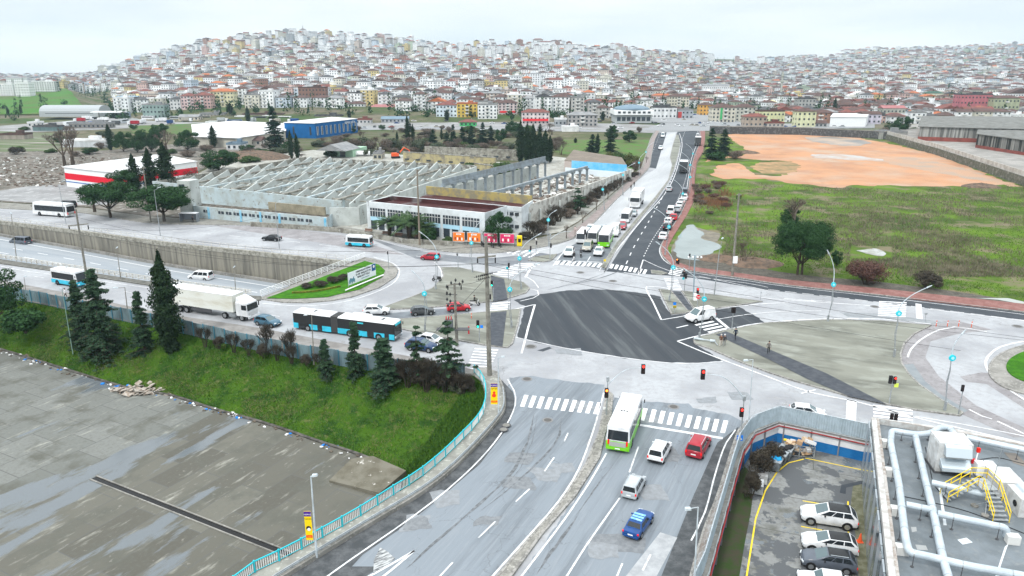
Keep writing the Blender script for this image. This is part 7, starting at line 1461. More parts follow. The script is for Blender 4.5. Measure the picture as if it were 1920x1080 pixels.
for a,c,h in(((757,304),(930,316),4.6),((797,294),(975,302),4.8),((890,322),(926,327),3.4)):
 a,c=g2(*a),g2(*c);MB().wall([a,c],-.2,h,.5).build('wall',M_YR if h!=4.8 else M_RD,yr);v=(c-a).normalized()
 MB().wall([a,c],h,h+.4,.8).build('coping',M_RD,yr)
 for k in range(int((c-a).length/6)):p=a+v*(3+6*k);o=link('window',ME_WIN,yr);o.location=(p.x,p.y-.3,h*.35);o.scale=(3.6,.12,.7)
gg=thing('green_gable_shed','small shed with pale green gable and grey roof behind the factory','shed',(*g2(636,294)[:2],0),R(-15));MB().box((0,8,1.9),(15,16,3.8)).build('wall',mat('pale_green_plaster',(.35,.52,.38),.9),gg);roof_mb(15,16,3.8,'gablex').build('roof',ROOFM['grey'],gg);MB().box((2,-.05,1.4),(3,.1,2.6)).build('door',M_WIN,gg)
tk=thing('tank_trailer','white cylindrical tank lying behind the factory','tank',(*g2(679,293)[:2],0));MB().tube([(-4,0,1.5),(4,0,1.5)],1.2,14).build('tank',M_WHITE,tk);MB().box((0,0,.4),(6,1.4,.7)).build('cradle',M_DARK,tk)
ex=thing('excavator','orange excavator behind the factory back wall','excavator',(*g2(742,297)[:2],0),R(20));MB().box((0,0,.6),(4,3,1)).build('tracks',M_BLACK,ex);MB().box((-.3,0,1.9),(3.4,2.6,1.6)).build('body',M_ORANGE,ex,bevel=.1);MB().box((1.2,-.7,2.9),(1.3,1.1,1.4)).build('cab',M_WIN,ex,bevel=.05);MB().tube([(1.4,.4,2),(4.4,.6,5),(7,.8,3.6),(7.6,.8,1)],[.35,.3,.22,.2],8).build('boom',M_ORANGE,ex);MB().box((7.6,.8,.8),(1,1,.9)).build('bucket',M_DARK,ex)
def minaret(px,yb,yt,label,m=None,r=1.3):
 A=P(px,yb);
 for _ in range(6):A=P(px,yb,tz(A.x,A.y))
 h=PD(px,yt,A.y).z-A.z;t=thing('minaret',label,'minaret',(A.x,A.y,A.z-1));m=m or mat('minaret_stone',(.55,.54,.5),.8);s=h/34
 MB().box((0,0,h*.08),(r*3,r*3,h*.18)).build('base',m,t);MB().tube([(0,0,h*.16),(0,0,h*.8)],[r,r*.85],12).build('shaft',m,t)
 for k in(.52,.68):MB().tube([(0,0,h*k-.8*s),(0,0,h*k),(0,0,h*k+1.1)],[r,r*1.7,r*1.7],12).build('balcony',m,t)
 MB().tube([(0,0,h*.8),(0,0,h)],[r*.95,.1],12).build('spire',ROOFM['grey'],t)
minaret(1463,188,119,'tall grey minaret with two balconies beside the pale yellow hall',mat('minaret_grey',(.38,.38,.33),.8),1.5)
minaret(1568,178,138,'white minaret left of the long maroon roofed building');minaret(1583,148,113,'slender minaret uphill behind the white one');minaret(1694,106,76,'distant minaret beside the golden domed mosque')
minaret(1270,132,108,'left of two distant minarets in the valley');minaret(1285,130,107,'right of two distant minarets in the valley');minaret(971,182,150,'white minaret beside the white dome mosque');minaret(1448,105,85,'far pale minaret on the right hillside')
def mosque(px,yb,w_,label,col,dm):
 A=P(px,yb)
 for _ in range(6):A=P(px,yb,tz(A.x,A.y))
 t=thing('mosque',label,'mosque',(A.x,A.y,A.z-1));W=w_*A.y/F;m=mat('mosque_wall',(.62,.62,.58),.8)
 MB().box((0,W/2,W*.2),(W,W,W*.42)).build('wall',m,t);b=MB();n=8
 b.tube([(0,W/2,W*.40+W*.42*math.sin(a*math.pi/16))for a in range(9)],[max(.1,W*.45*math.cos(a*math.pi/16))for a in range(9)],20);b.build('dome',dm,t,smooth=True)
 for k in range(4):o=link('window',ME_WIN,t);o.location=(-W*.36+W*.24*k,-.05,W*.22);o.scale=(W*.08,.2,W*.15)
 NAMED.append((A.x,A.y+W/2,W*.7))
mosque(992,178,22,'white mosque with white dome beside the steep street',None,mat('dome_white',(.7,.72,.72),.6));mosque(1708,100,24,'distant mosque with golden dome on the right hillside',None,mat('dome_gold',(.5,.42,.22),.5));mosque(1450,205,22,'small mosque with pale yellow domes at the foot of the tall minaret',None,mat('dome_pale_yellow',(.55,.53,.3),.6));mosque(1500,150,16,'white domed mosque in the middle distance right of the tall minaret',None,mat('dome_white',(.7,.7,.7)))
A=P(590,60);h0=tz(P(589,75).x*3,2050)
t=thing('radio_mast','thin radio mast on top of the left hill','mast',(-.268*2050,2050,tz(-.268*2050,2050)));MB().tube([(0,0,0),(0,0,42)],[1.6,.5],5).build('lattice',M_DARK,t)
def hangar(label,x0,x1,yb,yt,m,dep=22):
 A,C=P(x0,yb),P(x1,yb);W=(C-A).length;h=PD(x0,yt,A.y).z;t=thing('hangar',label,'hangar',((A.x+C.x)/2,A.y,0))
 b=MB();n=10;pr=[(dep*(1-math.cos(math.pi*i/n))/2,h*math.sin(math.pi*i/n)**.6 if 0<i<n else 0)for i in range(n+1)]
 b.add([(x,y,z)for x in(-W/2,W/2)for y,z in pr],[(i,i+1,n+2+i,n+1+i)[::-1]for i in range(n)]+[tuple(range(n+1)),tuple(range(2*n+1,n,-1))]);b.build('shell',m,t,smooth=False);MB().box((0,.6,1.8),(W*.8,.6,2.6)).build('glass_front',M_WIN,t);NAMED.append((t.location.x,t.location.y+10,W/2))
hangar('long grey barrel roofed hangar by the truck yard',74,186,219,198,mat('hangar_grey',(.33,.35,.36),.5));hangar('blue grey arched building at the end of the pale slip road',214,256,206,180,mat('arch_blue',(.25,.34,.4),.6,(.1,.14,.17),.4))
gs=thing('fuel_station','flat canopy of a fuel station by the truck yard','fuel station',(*P(200,222)[:2],0));MB().box((0,5,5.2),(26,12,.9)).build('canopy',ww_,gs)
for x in(-9,0,9):MB().box((x,5,2.4),(.6,.6,4.8)).build('column',M_CONC,gs)
MB().box((6,14,2.2),(14,6,4.4)).build('kiosk',mat('shop_front',(.2,.25,.3),.5),gs)
sl_=thing('slip_road_ramp','pale concrete road climbing the hill beside the green field','road',(0,0,0));pts=[P(215,192),P(195,180),P(175,172),P(158,168)]
b=MB();q=[]
for x,Y in((215,690),(205,730),(196,790),(182,850),(168,920)):xx=(x-960)/F*Y*1.03;q.append(Vector((xx,Y,tz(xx,Y)+.8)))
b.add([Vector((p.x+s*5,p.y,tz(p.x+s*5,p.y)+.6))for p in q for s in(-1,1)],[(2*i,2*i+1,2*i+3,2*i+2)for i in range(len(q)-1)]);o=b.build('road',MATS['pale_concrete_road']);o['kind']='structure';bpy.data.objects.remove(sl_)
rr=random.Random(11)
def tiny(kind,px,py,m,label,rz,cab=PW,z=0.0):
 t=thing(kind,label,'truck' if 'truck' in kind else('bus' if 'coach' in kind else 'car'),P(px,py,z),rz,'vehicles in the far yards and streets')
 L_,W,Hh={'parked_truck':(9,2.5,3.4),'parked_coach':(11,2.5,3.3),'parked_car':(4.3,1.8,1.45)}[kind]
 if kind=='parked_car':
  b=MB();loft(b,[(-2.15,.3,.85,.8),(-1.3,.25,.9,.88),(1.0,.25,.88,.88),(2.15,.35,.65,.8)]);b.build('body',m,t);b=MB();b.hexa([(-.8,-1.6,.88),(.8,-1.6,.88),(.8,.9,.88),(-.8,.9,.88)],[(-.65,-1.1,1.4),(.65,-1.1,1.4),(.65,.3,1.4),(-.65,.3,1.4)]);b.build('windows',M_GLASS,t);MB().box((0,-.4,1.43),(1.25,1.3,.05)).build('roof',m,t)
  ws=(-1.3,1.3);r=.32
 elif kind=='parked_coach':
  MB().box((0,0,1.7),(W,L_,2.9)).build('body',m,t,bevel=.1);MB().box((0,0,2.2),(W+.06,L_*.9,.9)).build('windows',M_GLASS,t);ws=(-3,3);r=.48
 else:
  MB().box((0,-1.3,2.3),(W,L_-3,2.3)).build('cargo_box',m,t,bevel=.05);MB().box((0,L_/2-1.2,1.75),(2.3,2.2,2.4)).build('cab',cab,t,bevel=.12);MB().box((0,L_/2-.08,2.2),(2.0,.1,.9)).build('windscreen',M_GLASS,t);MB().box((0,0,.8),(1,L_-.5,.4)).build('chassis',M_DARK,t);ws=(-3,3.2);r=.5
 for y in ws:
  for x in(-1,1):wheel(t,x*(W/2-.15),y,r)
VM=[PW,PS,PR,PB,PDG,PBE,PY];VN=['white','silver','red','blue','dark grey','beige','yellow']
spots=[]
for i in range(26):spots.append(('parked_truck' if i%3 else 'parked_coach',130+i*17+rr.uniform(-5,5),rr.choice([224,229,234])+rr.uniform(-2,2)))
for i in range(26):spots.append(('parked_car',640+i*22+rr.uniform(-6,6),rr.choice([229,232,238,241])+rr.uniform(-1,1)))
for i in range(34):spots.append(('parked_car',1225+i*5.5+rr.uniform(-3,3),rr.choice([216,221,226,231,235,237])+rr.uniform(-1,1)))
for i in range(8):spots.append(('parked_car',1425+i*22+rr.uniform(-6,6),238.5))
spots.sort(key=lambda q:q[1]);CNT={}
def ordn(k,x,near):CNT[(k,near)]=CNT.get((k,near),0)+1;return CNT[(k,near)]
for i,(k,x,y)in enumerate(spots):
 j=rr.choice([0,0,0,1,2,3,4,5])if not(1420<x<1440)else 6
 near='in the truck yard at left' if x<600 else('on the street before the hill' if x<1220 else('at the far crossroads' if x<1420 else 'on the road above the stone wall'))
 tiny(k,x,y,VM[j],'%s %s %s, number %d from the left'%(VN[j],k.replace('_',' '),near,ordn(k,x,near)),rr.choice([0,R(90),R(-90),R(80),R(100)]))
rr=random.Random(31)
for i,(x0,x1,yb,yt,col,rk,rm,l)in enumerate(((62,108,246,238,(.10,.16,.16),'flat','dark','long low dark teal wall building left of the truck yard'),(52,70,238,229,(.5,.5,.48),'flat','white','small white hut at the left end of the truck yard'),(335,372,226,219,(.55,.5,.42),'gable','grey','long low cream shed in the truck yard'),(375,420,220,212,(.3,.3,.3),'flat','grey','low grey shed behind the parked lorries'),(455,530,222,213,(.3,.27,.25),'flat','brown','long brown roofed open shed above the white warehouse'),(590,640,224,216,(.28,.24,.22),'flat','dark','dark low depot left of the pink roofed hall'),(118,200,276,262,(.55,.58,.6),'flat','white','long peeling pale blue wall building behind the bare trees'),(130,205,241,230,(.2,.19,.18),'flat','grey','long low grey depot under the barrel roofed hangar'),(455,490,273,262,(.4,.38,.34),'gable','brown','small grey shed in front of the white warehouse'),(425,455,281,272,(.6,.62,.63),'flat','blue','small pale building with blue door left of the big cedar'),(660,695,232,225,(.5,.5,.5),'flat','red','small shop with red awning at the foot of the town'),(715,765,230,222,(.35,.36,.38),'gable','blue','low grey blue workshop behind the street trees'),(862,893,237,224,(.05,.4,.12),'hip','red','green walled kiosk with dark red roof on the street'),(1054,1085,247,240,(.75,.76,.76),'flat','white','white tent like shed on the meadow'),(1432,1470,239,229,(.4,.35,.3),'flat','red','row of small shops above the stone wall'),(1528,1550,239,226,(.33,.33,.33),'gable','brown','grey garage beside the graffiti shed'),(1040,1062,238,222,(.3,.32,.33),'flat','white','grey shop building right of the red fascia shop'),(700,716,300,288,(.4,.38,.3),'flat','grey','ruined brick stub right of the white tank'),(0,46,262,252,(.3,.26,.22),'flat','brown','brown mud brick enclosure at the left edge'),(1650,1700,262,246,(.35,.35,.33),'flat','grey','low grey block wall beside the pale yard'))):
 house('shed',l,x0,x1,yb,yt,col,rk,rm,1,9,group='low sheds before the town',cat='shed',windows=i not in(0,6,13,18,19))
def col_list():
 return[((.70,.72,.73),'white'),((.8,.81,.81),'bright white'),((.58,.56,.48),'cream'),((.45,.44,.42),'grey'),((.52,.36,.32),'salmon'),((.48,.55,.62),'pale blue'),((.58,.47,.22),'ochre'),((.32,.18,.13),'brick brown'),((.40,.47,.36),'pale green'),((.5,.42,.36),'beige'),((.30,.31,.32),'dark grey')]
CLS=col_list();CWT=[.24,.30,.17,.06,.05,.05,.02,.035,.015,.045,.015]
def seg_u(y):return np.interp(y,[112,130,160,186],[1043,1036,1020,1003])
pos=[]
Y=592.0;rr=random.Random(21)
def upx(x,Y):return 960+F*x/(Y*1.03)
while Y<3350:
 far_=(Y-592)/2400;sx_=13.2+8*min(1,max(0,far_)*1.6);x0=(-130-960)/F*Y*1.03;x1=(2060-960)/F*Y*1.03;x=x0+rr.random()*sx_
 while x<x1:
  u=upx(x,Y);dm=float(dmax_of(u));ok=Y<dm+30
  ymin=np.interp(u,[-200,235,240,520,700,1000,1150,1230,1340,1640,1700,2100],[1180,1150,720,700,690,668,650,650,596,592,615,620])
  if Y<ymin:ok=False
  if 1228<u<1340 and Y<690:ok=False
  z=tz(x,Y);_,py,_=proj((x,Y,z))
  if ok and 108<py<192 and abs(u-seg_u(py))<7+700/Y*3:ok=False
  if ok and 1308<u<1400 and 103<py<122 and Y>1500:ok=False
  if ok and 205<u<262 and Y<1500:ok=False
  if ok and mnoise.noise(Vector((x*.006,Y*.006,9)))>.42:ok=False
  if ok:
   for nx_,ny_,nr_ in NAMED:
    if abs(x-nx_)<nr_+5 and -14<Y-ny_<13:ok=False;break
  if ok:pos.append((x+rr.uniform(-1.5,1.5),Y+rr.uniform(-4,4),z,u,py))
  x+=sx_*rr.uniform(.85,1.3)
 Y+=(15.5+12*min(1,max(0,far_)*1.5))
print('houses',len(pos))
def pick():
 r=rr.random();a=0
 for i,w_ in enumerate(CWT):
  a+=w_
  if r<a:return i
 return 0
specs=[]
for x,Y,z,u,py in pos:
 ci=pick();left=u<1120;sky_=Y>float(dmax_of(u))-330
 nf=rr.choice([3,4,4,5,6,7])if left else rr.choice([2,2,3,3,4,5])
 if Y<860:nf=rr.choice([3,3,4,4,5]if left else[2,2,3,3])
 if sky_:nf=rr.choice([4,5,6,7,9,11])if u<1400 else rr.choice([3,4,5,7])
 if u<240:nf=rr.choice([4,5,5,6])
 k=1+.3*min(1,max(0,(Y-592)/1800));W=rr.uniform(9,15)*k;D=rr.uniform(8.5,11.5)*k
 if rr.random()<.08:W*=1.7
 rt=rr.random();rk='flat' if rt<(.40 if left else .22)else('hip' if rt<.86 else('gable' if rt<.93 else 'gablex'))
 rm=rr.choice(['red','brown','brown','brown','dark','grey','brown','orange' if rr.random()<.4 else 'red'])if rk!='flat' else rr.choice(['white','grey','grey','dark','white'])
 ang=.5*mnoise.noise(Vector((x*.003,Y*.003,2)))*2+rr.choice([0,0,math.pi/2]);
 specs.append([x,Y,z-1.2,W,D,nf*2.95+.8,nf,rk,rm,ci,ang,u,py])
specs.sort(key=lambda s:s[1]);NI=300-len(HL)
ind,rest=specs[:NI],specs[NI:]
protos={}
def proto(nf,rk,rm,wide):
 k=(nf,rk,rm,wide)
 if k in protos:return protos[k]
 W,D=(16,10.5)if wide else(11.5,10.5);Hh=nf*2.95+.8
 t=thing('house','x','house',(0,-5000,0),0,'houses of the town on the slope');w_=MB().box((0,0,Hh/2-1.5),(W,D,Hh+3)).build('wall',M_OBJ,t)
 rf=roof_mb(W,D,Hh,rk,.55).build('roof',ROOFM[rm],t)
 nx=4 if wide else 3;fh=(Hh-.4)/nf
 for f in range(nf):
  z=.4+fh*(f+.55)
  for i in range(nx):
   x=-W/2+W*(i+.5)/nx
   if i==1 and f>0:o=link('balcony',ME_BALC,t);o.location=(x,-D/2-.5,z-.8);o.scale=(W/nx*.95,1.0,.9)
   o=link('window',ME_WIN,t);o.location=(x,-D/2-.03,z);o.scale=(1.35,.1,1.35)
  for s in(-1,1):o=link('window',ME_WIN,t);o.location=(s*(W/2+.03),0,z);o.scale=(.1,1.3,1.3)
 protos[k]=[t,False,W,D];return protos[k]
cnt={}
def where(u,py):
 if u<520:return 'on the left hill foot'
 if u<800:return 'below the left hill'
 if u<1000:return 'left of the steep street'
 if u<1230:return 'between steep street and avenue'
 if u<1460:return 'above the crossroads'
 if u<1680:return 'behind the tall grey minaret'
 return 'above the corrugated halls'
ind.sort(key=lambda s:s[11])
for x,Y,z,W,D,Hh,nf,rk,rm,ci,ang,u,py in ind:
 p=proto(nf,rk,rm,W>13.5);t0=p[0]
 a=ang if abs(ang)<.8 else ang-math.pi/2
 s=(W/p[2]if abs(W/p[2]-1)<.25 else 1.0,1,1)
 if not p[1]:p[1]=True;t=t0;t.location=(x,Y,z);t.rotation_euler=(0,0,a*.6);t.scale=s
 else:t=dup(t0,(x,Y,z),a*.6,s=s)
 for c in KIDS[t.name]:
  if c.name.startswith('wall'):c.color=(*CLS[ci][0],1)
 base='%s %s storey house, %s roof, %s'%(CLS[ci][1],['','one','two','three','four','five','six','seven'][nf],{'flat':'flat '+('pale' if rm=='white' else rm),'hip':rm+' hip','gable':rm+' gable','gablex':rm+' gable'}[rk],where(u,py))
 cnt.setdefault(base,[]).append(t)
 t['category']='house'
NTH=['first']+[o.strip()for o in ORD[1:]]+['%dth'%k for k in range(13,60)]
for base,ts in cnt.items():
 for k,t in enumerate(ts):t['label']=base if len(ts)==1 else base+', %s from left'%NTH[k]
def town_mat():
 m=bpy.data.materials.new('town_walls');m.use_nodes=True;n=m.node_tree.nodes;l=m.node_tree.links.new;b=n['Principled BSDF']
 at=n.new('ShaderNodeAttribute');at.attribute_name='wallcol';uv=n.new('ShaderNodeUVMap');uv.uv_map='metres';sp=n.new('ShaderNodeSeparateXYZ');l(uv.outputs[0],sp.inputs[0])
 def fr(o,sc,a,bb):
  d=n.new('ShaderNodeMath');d.operation='DIVIDE';l(o,d.inputs[0]);d.inputs[1].default_value=sc;f=n.new('ShaderNodeMath');f.operation='FRACT';l(d.outputs[0],f.inputs[0])
  g=n.new('ShaderNodeMath');g.operation='GREATER_THAN';l(f.outputs[0],g.inputs[0]);g.inputs[1].default_value=a;h=n.new('ShaderNodeMath');h.operation='LESS_THAN';l(f.outputs[0],h.inputs[0]);h.inputs[1].default_value=bb
  k=n.new('ShaderNodeMath');k.operation='MULTIPLY';l(g.outputs[0],k.inputs[0]);l(h.outputs[0],k.inputs[1]);return k.outputs[0]
 k=n.new('ShaderNodeMath');k.operation='MULTIPLY';l(fr(sp.outputs[0],3.3,.25,.68),k.inputs[0]);l(fr(sp.outputs[1],2.95,.3,.78),k.inputs[1])
 x=n.new('ShaderNodeMix');x.data_type='RGBA';l(k.outputs[0],x.inputs[0]);l(at.outputs['Color'],x.inputs[6]);x.inputs[7].default_value=(.07,.085,.1,1);l(x.outputs[2],b.inputs['Base Color']);b.inputs['Roughness'].default_value=.8;return m
def town(rest):
 N=len(rest);A=np.array([[s[0],s[1],s[2],s[3],s[4],s[5],s[10]]for s in rest]);X,Yy,Z,W,D,Hh,An=A.T
 rks=np.array([{'flat':0,'hip':1,'gable':2,'gablex':3}[s[7]]for s in rest]);rkm={'red':1,'brown':2,'grey':3,'dark':4,'orange':5,'white':6}
 rmi=np.array([rkm[s[8]]for s in rest]);cols=np.array([CLS[s[9]][0]for s in rest])*RNG.uniform(.85,1.08,(N,1))
 c,s=np.cos(An),np.sin(An);V=[];Q=[];MI=[];UV=[];CC=[];off=0
 def P4(lx,ly,lz):return np.stack([X+lx*c-ly*s,Yy+lx*s+ly*c,Z+lz],-1)
 hw,hd=W/2,D/2
 cs=[(-hw,-hd),(hw,-hd),(hw,hd),(-hw,hd)]
 def addq(p,mi,uw=None,uh=None,col=None):
  nonlocal off
  V.append(np.stack(p,1).reshape(-1,3));Q.append(np.arange(N*4).reshape(N,4)+off);off+=N*4;MI.append(np.broadcast_to(mi,(N,)))
  u=np.zeros((N,4,2));
  if uw is not None:u[:,1,0]=uw;u[:,2,0]=uw;u[:,2,1]=uh;u[:,3,1]=uh
  UV.append(u.reshape(-1,2));CC.append(np.repeat(cols,4,0))
 for i in range(4):
  a,b2=cs[i],cs[(i+1)%4];wd=W if i%2==0 else D
  addq([P4(a[0],a[1],-2.95+0*X),P4(b2[0],b2[1],-2.95+0*X),P4(b2[0],b2[1],Hh),P4(a[0],a[1],Hh)],0,wd,Hh+2.95)
 o=.55;W2,D2=hw+o,hd+o;rh=np.where(rks==0,.35,np.minimum(W,D)*.22)
 rx=np.where(rks==0,W2,np.where(rks==1,np.maximum(0,hw-hd),np.where(rks==2,W2,0.0)));ry=np.where(rks==0,D2,np.where(rks==1,np.maximum(0,hd-hw),np.where(rks==2,0.0,D2)))
 B=[P4(-W2,-D2,Hh),P4(W2,-D2,Hh),P4(W2,D2,Hh),P4(-W2,D2,Hh)];T=[P4(-rx,-ry,Hh+rh),P4(rx,-ry,Hh+rh),P4(rx,ry,Hh+rh),P4(-rx,ry,Hh+rh)]
 for i in range(4):j=(i+1)%4;addq([B[i],B[j],T[j],T[i]],rmi)
 addq(T,rmi)
 sx_=W*.18;sy_=D*.2;hh=np.where(rks==0,2.6,rh*.6)
 for i in range(4):
  q=[(-sx_,-sy_),(sx_,-sy_),(sx_,sy_),(-sx_,sy_)];a,b2=q[i],q[(i+1)%4];addq([P4(a[0],a[1],Hh),P4(b2[0],b2[1],Hh),P4(b2[0],b2[1],Hh+hh),P4(a[0],a[1],Hh+hh)],0)
 addq([P4(-sx_,-sy_,Hh+hh),P4(sx_,-sy_,Hh+hh),P4(sx_,sy_,Hh+hh),P4(-sx_,sy_,Hh+hh)],rmi)
 for f in range(1,4):
  zz=2.95*f+.6;m_=(Hh>zz+2);bw_=np.where(m_,W*.22,.01)
  ox=W*.18*np.where(np.arange(N)%2==0,1,-1)
  q=[(ox-bw_,-hd-1.0),(ox+bw_,-hd-1.0)]
  addq([P4(q[0][0],q[0][1],zz+0*X),P4(q[1][0],q[1][1],zz+0*X),P4(q[1][0],q[1][1],zz+.95+0*X),P4(q[0][0],q[0][1],zz+.95+0*X)],7)
  addq([P4(ox-bw_,-hd-1.0,zz+0*X),P4(ox-bw_,-hd,zz+0*X),P4(ox+bw_,-hd,zz+0*X),P4(ox+bw_,-hd-1.0,zz+0*X)],7)
 V=np.concatenate(V);Q=np.concatenate(Q);MI=np.concatenate(MI);UV=np.concatenate(UV);CC=np.concatenate(CC)
 o=npmesh('distant_houses',V,Q,[town_mat(),ROOFM['red'],ROOFM['brown'],ROOFM['grey'],ROOFM['dark'],ROOFM['orange'],ROOFM['white'],mat('balcony_white',(.6,.6,.58))],midx=MI)
 me=o.data;uvl=me.uv_layers.new(name='metres');uvl.data.foreach_set('uv',UV.astype(np.float32).ravel())
 ca=me.color_attributes.new('wallcol','FLOAT_COLOR','CORNER');ca.data.foreach_set('color',np.concatenate([CC,np.ones((len(CC),1))],1).astype(np.float32).ravel());return o
tag(town(rest),'dense mass of hazy white and red roofed houses covering the far hillsides','houses',kind='stuff')
b=MB();q=[]
for py in range(190,108,-3):
 u=float(seg_u(py));Yv=700.0
 for Yt in range(640,2400,10):
  x=(u-960)/F*Yt*1.03
  if proj((x,Yt,tz(x,Yt)))[1]<=py:Yv=Yt;break
 q.append(Vector(((u-960)/F*Yv*1.03,Yv,tz((u-960)/F*Yv*1.03,Yv)+.5)))
b.add([p+Vector((s*7,0,0))for p in q for s in(-1,1)],[(2*i,2*i+1,2*i+3,2*i+2)for i in range(len(q)-1)]);struct(b.build('steep_street',mat('hill_street',(.28,.29,.3),.85,(.2,.2,.2),.1)))
struct(MB().box((P(1280,225).x,P(1280,225).y+40,.25),(60,150,.3)).build('street',mat('far_road',(.24,.245,.25))))
V=[];nu,ny=50,40
for i in range(nu+1):
 for j in range(ny+1):
  u=-260+(470*i/nu);Yv=720+(1145-720)*j/ny;u=min(u,214-(Yv-720)*.085+6*mnoise.noise(Vector((Yv*.02,0,0))))if i==nu else u
  u=-260+(i/nu)*(212-(Yv-720)*.09+7*mnoise.noise(Vector((Yv*.02,3,0)))+260);x=(u-960)/F*Yv*1.03;V.append((x,Yv,tz(x,Yv)+.9))
struct(npmesh('meadow',V,[(i*(ny+1)+j,(i+1)*(ny+1)+j,(i+1)*(ny+1)+j+1,i*(ny+1)+j+1)for i in range(nu)for j in range(ny)],mat('meadow_green',(.06,.155,.03),.95,(.085,.12,.04),.02,lo=.42,hi=.6,col3=(.12,.11,.06),scale3=.015,lo3=.56,hi3=.66,spec=.05),smooth=True))
def fol(name,a,b,s=1.4):return mat(name,a,.9,b,s,lo=.4,hi=.6,spec=.08)
F_CYP=fol('foliage_cypress',(.009,.022,.011),(.025,.045,.02));F_PINE=fol('foliage_pine',(.013,.038,.014),(.035,.08,.028));F_SPR=fol('foliage_spruce',(.014,.034,.02),(.045,.085,.045));F_SPR2=fol('foliage_spruce_dark',(.012,.03,.02),(.025,.05,.03));F_BUSH=fol('foliage_bush',(.03,.065,.02),(.06,.09,.03));F_OLV=fol('foliage_olive',(.06,.075,.025),(.09,.10,.04));F_BARE=fol('bare_twigs',(.09,.07,.055),(.15,.12,.1));F_PURP=fol('purple_twigs',(.08,.04,.035),(.13,.075,.06));F_DARKT=fol('dark_twigs',(.035,.03,.025),(.07,.06,.045));F_PALM=fol('palm_fronds',(.03,.06,.025),(.06,.10,.04));F_GREYD=fol('foliage_grey_green',(.05,.07,.04),(.09,.1,.07))
M_BARK=mat('bark',(.09,.07,.055),.95,(.05,.04,.03),3)
def leaves(C,Rr,n,size,rng,shell=.55,up=.3):
 k=len(C);ii=rng.integers(0,k,n);d=rng.normal(size=(n,3));d/=np.linalg.norm(d,axis=1)[:,None];r=shell+(1-shell)*rng.random(n)**.5;r=np.where(rng.random(n)<.12,1+.3*rng.random(n),r)
 p=C[ii]+d*Rr[ii]*r[:,None];nrm=d+rng.normal(size=(n,3))*.55+np.array([0,0,up]);nrm/=np.linalg.norm(nrm,axis=1)[:,None]
 t=np.cross(nrm,rng.normal(size=(n,3)));t/=np.linalg.norm(t,axis=1)[:,None];bt=np.cross(nrm,t);s=size*(.6+.8*rng.random(n))[:,None]
 V=np.stack([p-t*s-bt*s*.5,p+t*s-bt*s*.5,p+t*s*.7+bt*s*.5,p-t*s*.7+bt*s*.5],1).reshape(-1,3);return V
def mesh_from(V,m,name):
 me=bpy.data.meshes.new(name);n=len(V)//4;me.vertices.add(len(V));me.vertices.foreach_set('co',V.astype(np.float32).ravel());me.loops.add(n*4);me.loops.foreach_set('vertex_index',np.arange(n*4,dtype=np.int32));me.polygons.add(n);me.polygons.foreach_set('loop_start',np.arange(0,n*4,4,dtype=np.int32))
 try:me.polygons.foreach_set('loop_total',np.full(n,4,np.int32))
 except Exception:pass
 me.materials.append(m);me.update(calc_edges=True);return me
def mb_mesh(b,m,name):me=bpy.data.meshes.new(name);me.from_pydata(b.v,[],b.f);me.materials.append(m);return me
def t_cypress(seed,m=F_CYP,n=5200,ls=.013,w_=.11,pw=.8):
 rng=np.random.default_rng(seed);C=[];Rr=[]
 for i in range(64):
  h=.06+.9*i/63;ww=w_*math.sin(math.pi*min(1,(h*.95+.08)))**pw*(1 if h<.5 else 1.0);a=rng.random()*6.28;q=ww*.45*rng.random();C.append((q*math.cos(a),q*math.sin(a),h));Rr.append((ww*rng.uniform(.45,.8),ww*rng.uniform(.45,.8),.05))
 V=leaves(np.array(C),np.array(Rr),n,ls,rng,.5,.6);b=MB();b.tube([(0,0,-.03),(0,0,.5)],[.018,.008],8);return mb_mesh(b,M_BARK,'trunk'),mesh_from(V,m,'crown')
def t_round(seed,m=F_PINE,flat=.55,n=9000,ls=.019,base=.38,k=26,two=False,wr=.5):
 rng=np.random.default_rng(seed);C=[];Rr=[];zc=(1+base)/2;hz=(1-base)/2
 for i in range(k):
  a=rng.random()*6.28;r=wr*.78*rng.random()**.55;z=zc+hz*.75*rng.uniform(-1,1)*math.sqrt(max(.05,1-(r/wr)**2));C.append((r*math.cos(a),r*math.sin(a),z));q=rng.uniform(.09,.17);Rr.append((q*wr/.5,q*wr/.5,q*.75))
 V=leaves(np.array(C),np.array(Rr),n,ls,rng,.6,.5);b=MB()
 tr=[(-.07,0),(.06,.02)]if two else[(0,0)]
 for x,y in tr:
  b.tube([(x,y,-.03),(x*.9,y+.01,base*.7),(x*.4,0,zc)],[.028,.022,.012],8)
  for j in range(6):a=j*1.05+seed;b.tube([(x*.8,y,base*.75),(x*.5+.16*math.cos(a),.16*math.sin(a),base+.08),(.3*math.cos(a),.3*math.sin(a),zc)],[.014,.009,.004],6)
 return mb_mesh(b,M_BARK,'trunk'),mesh_from(V,m,'crown')
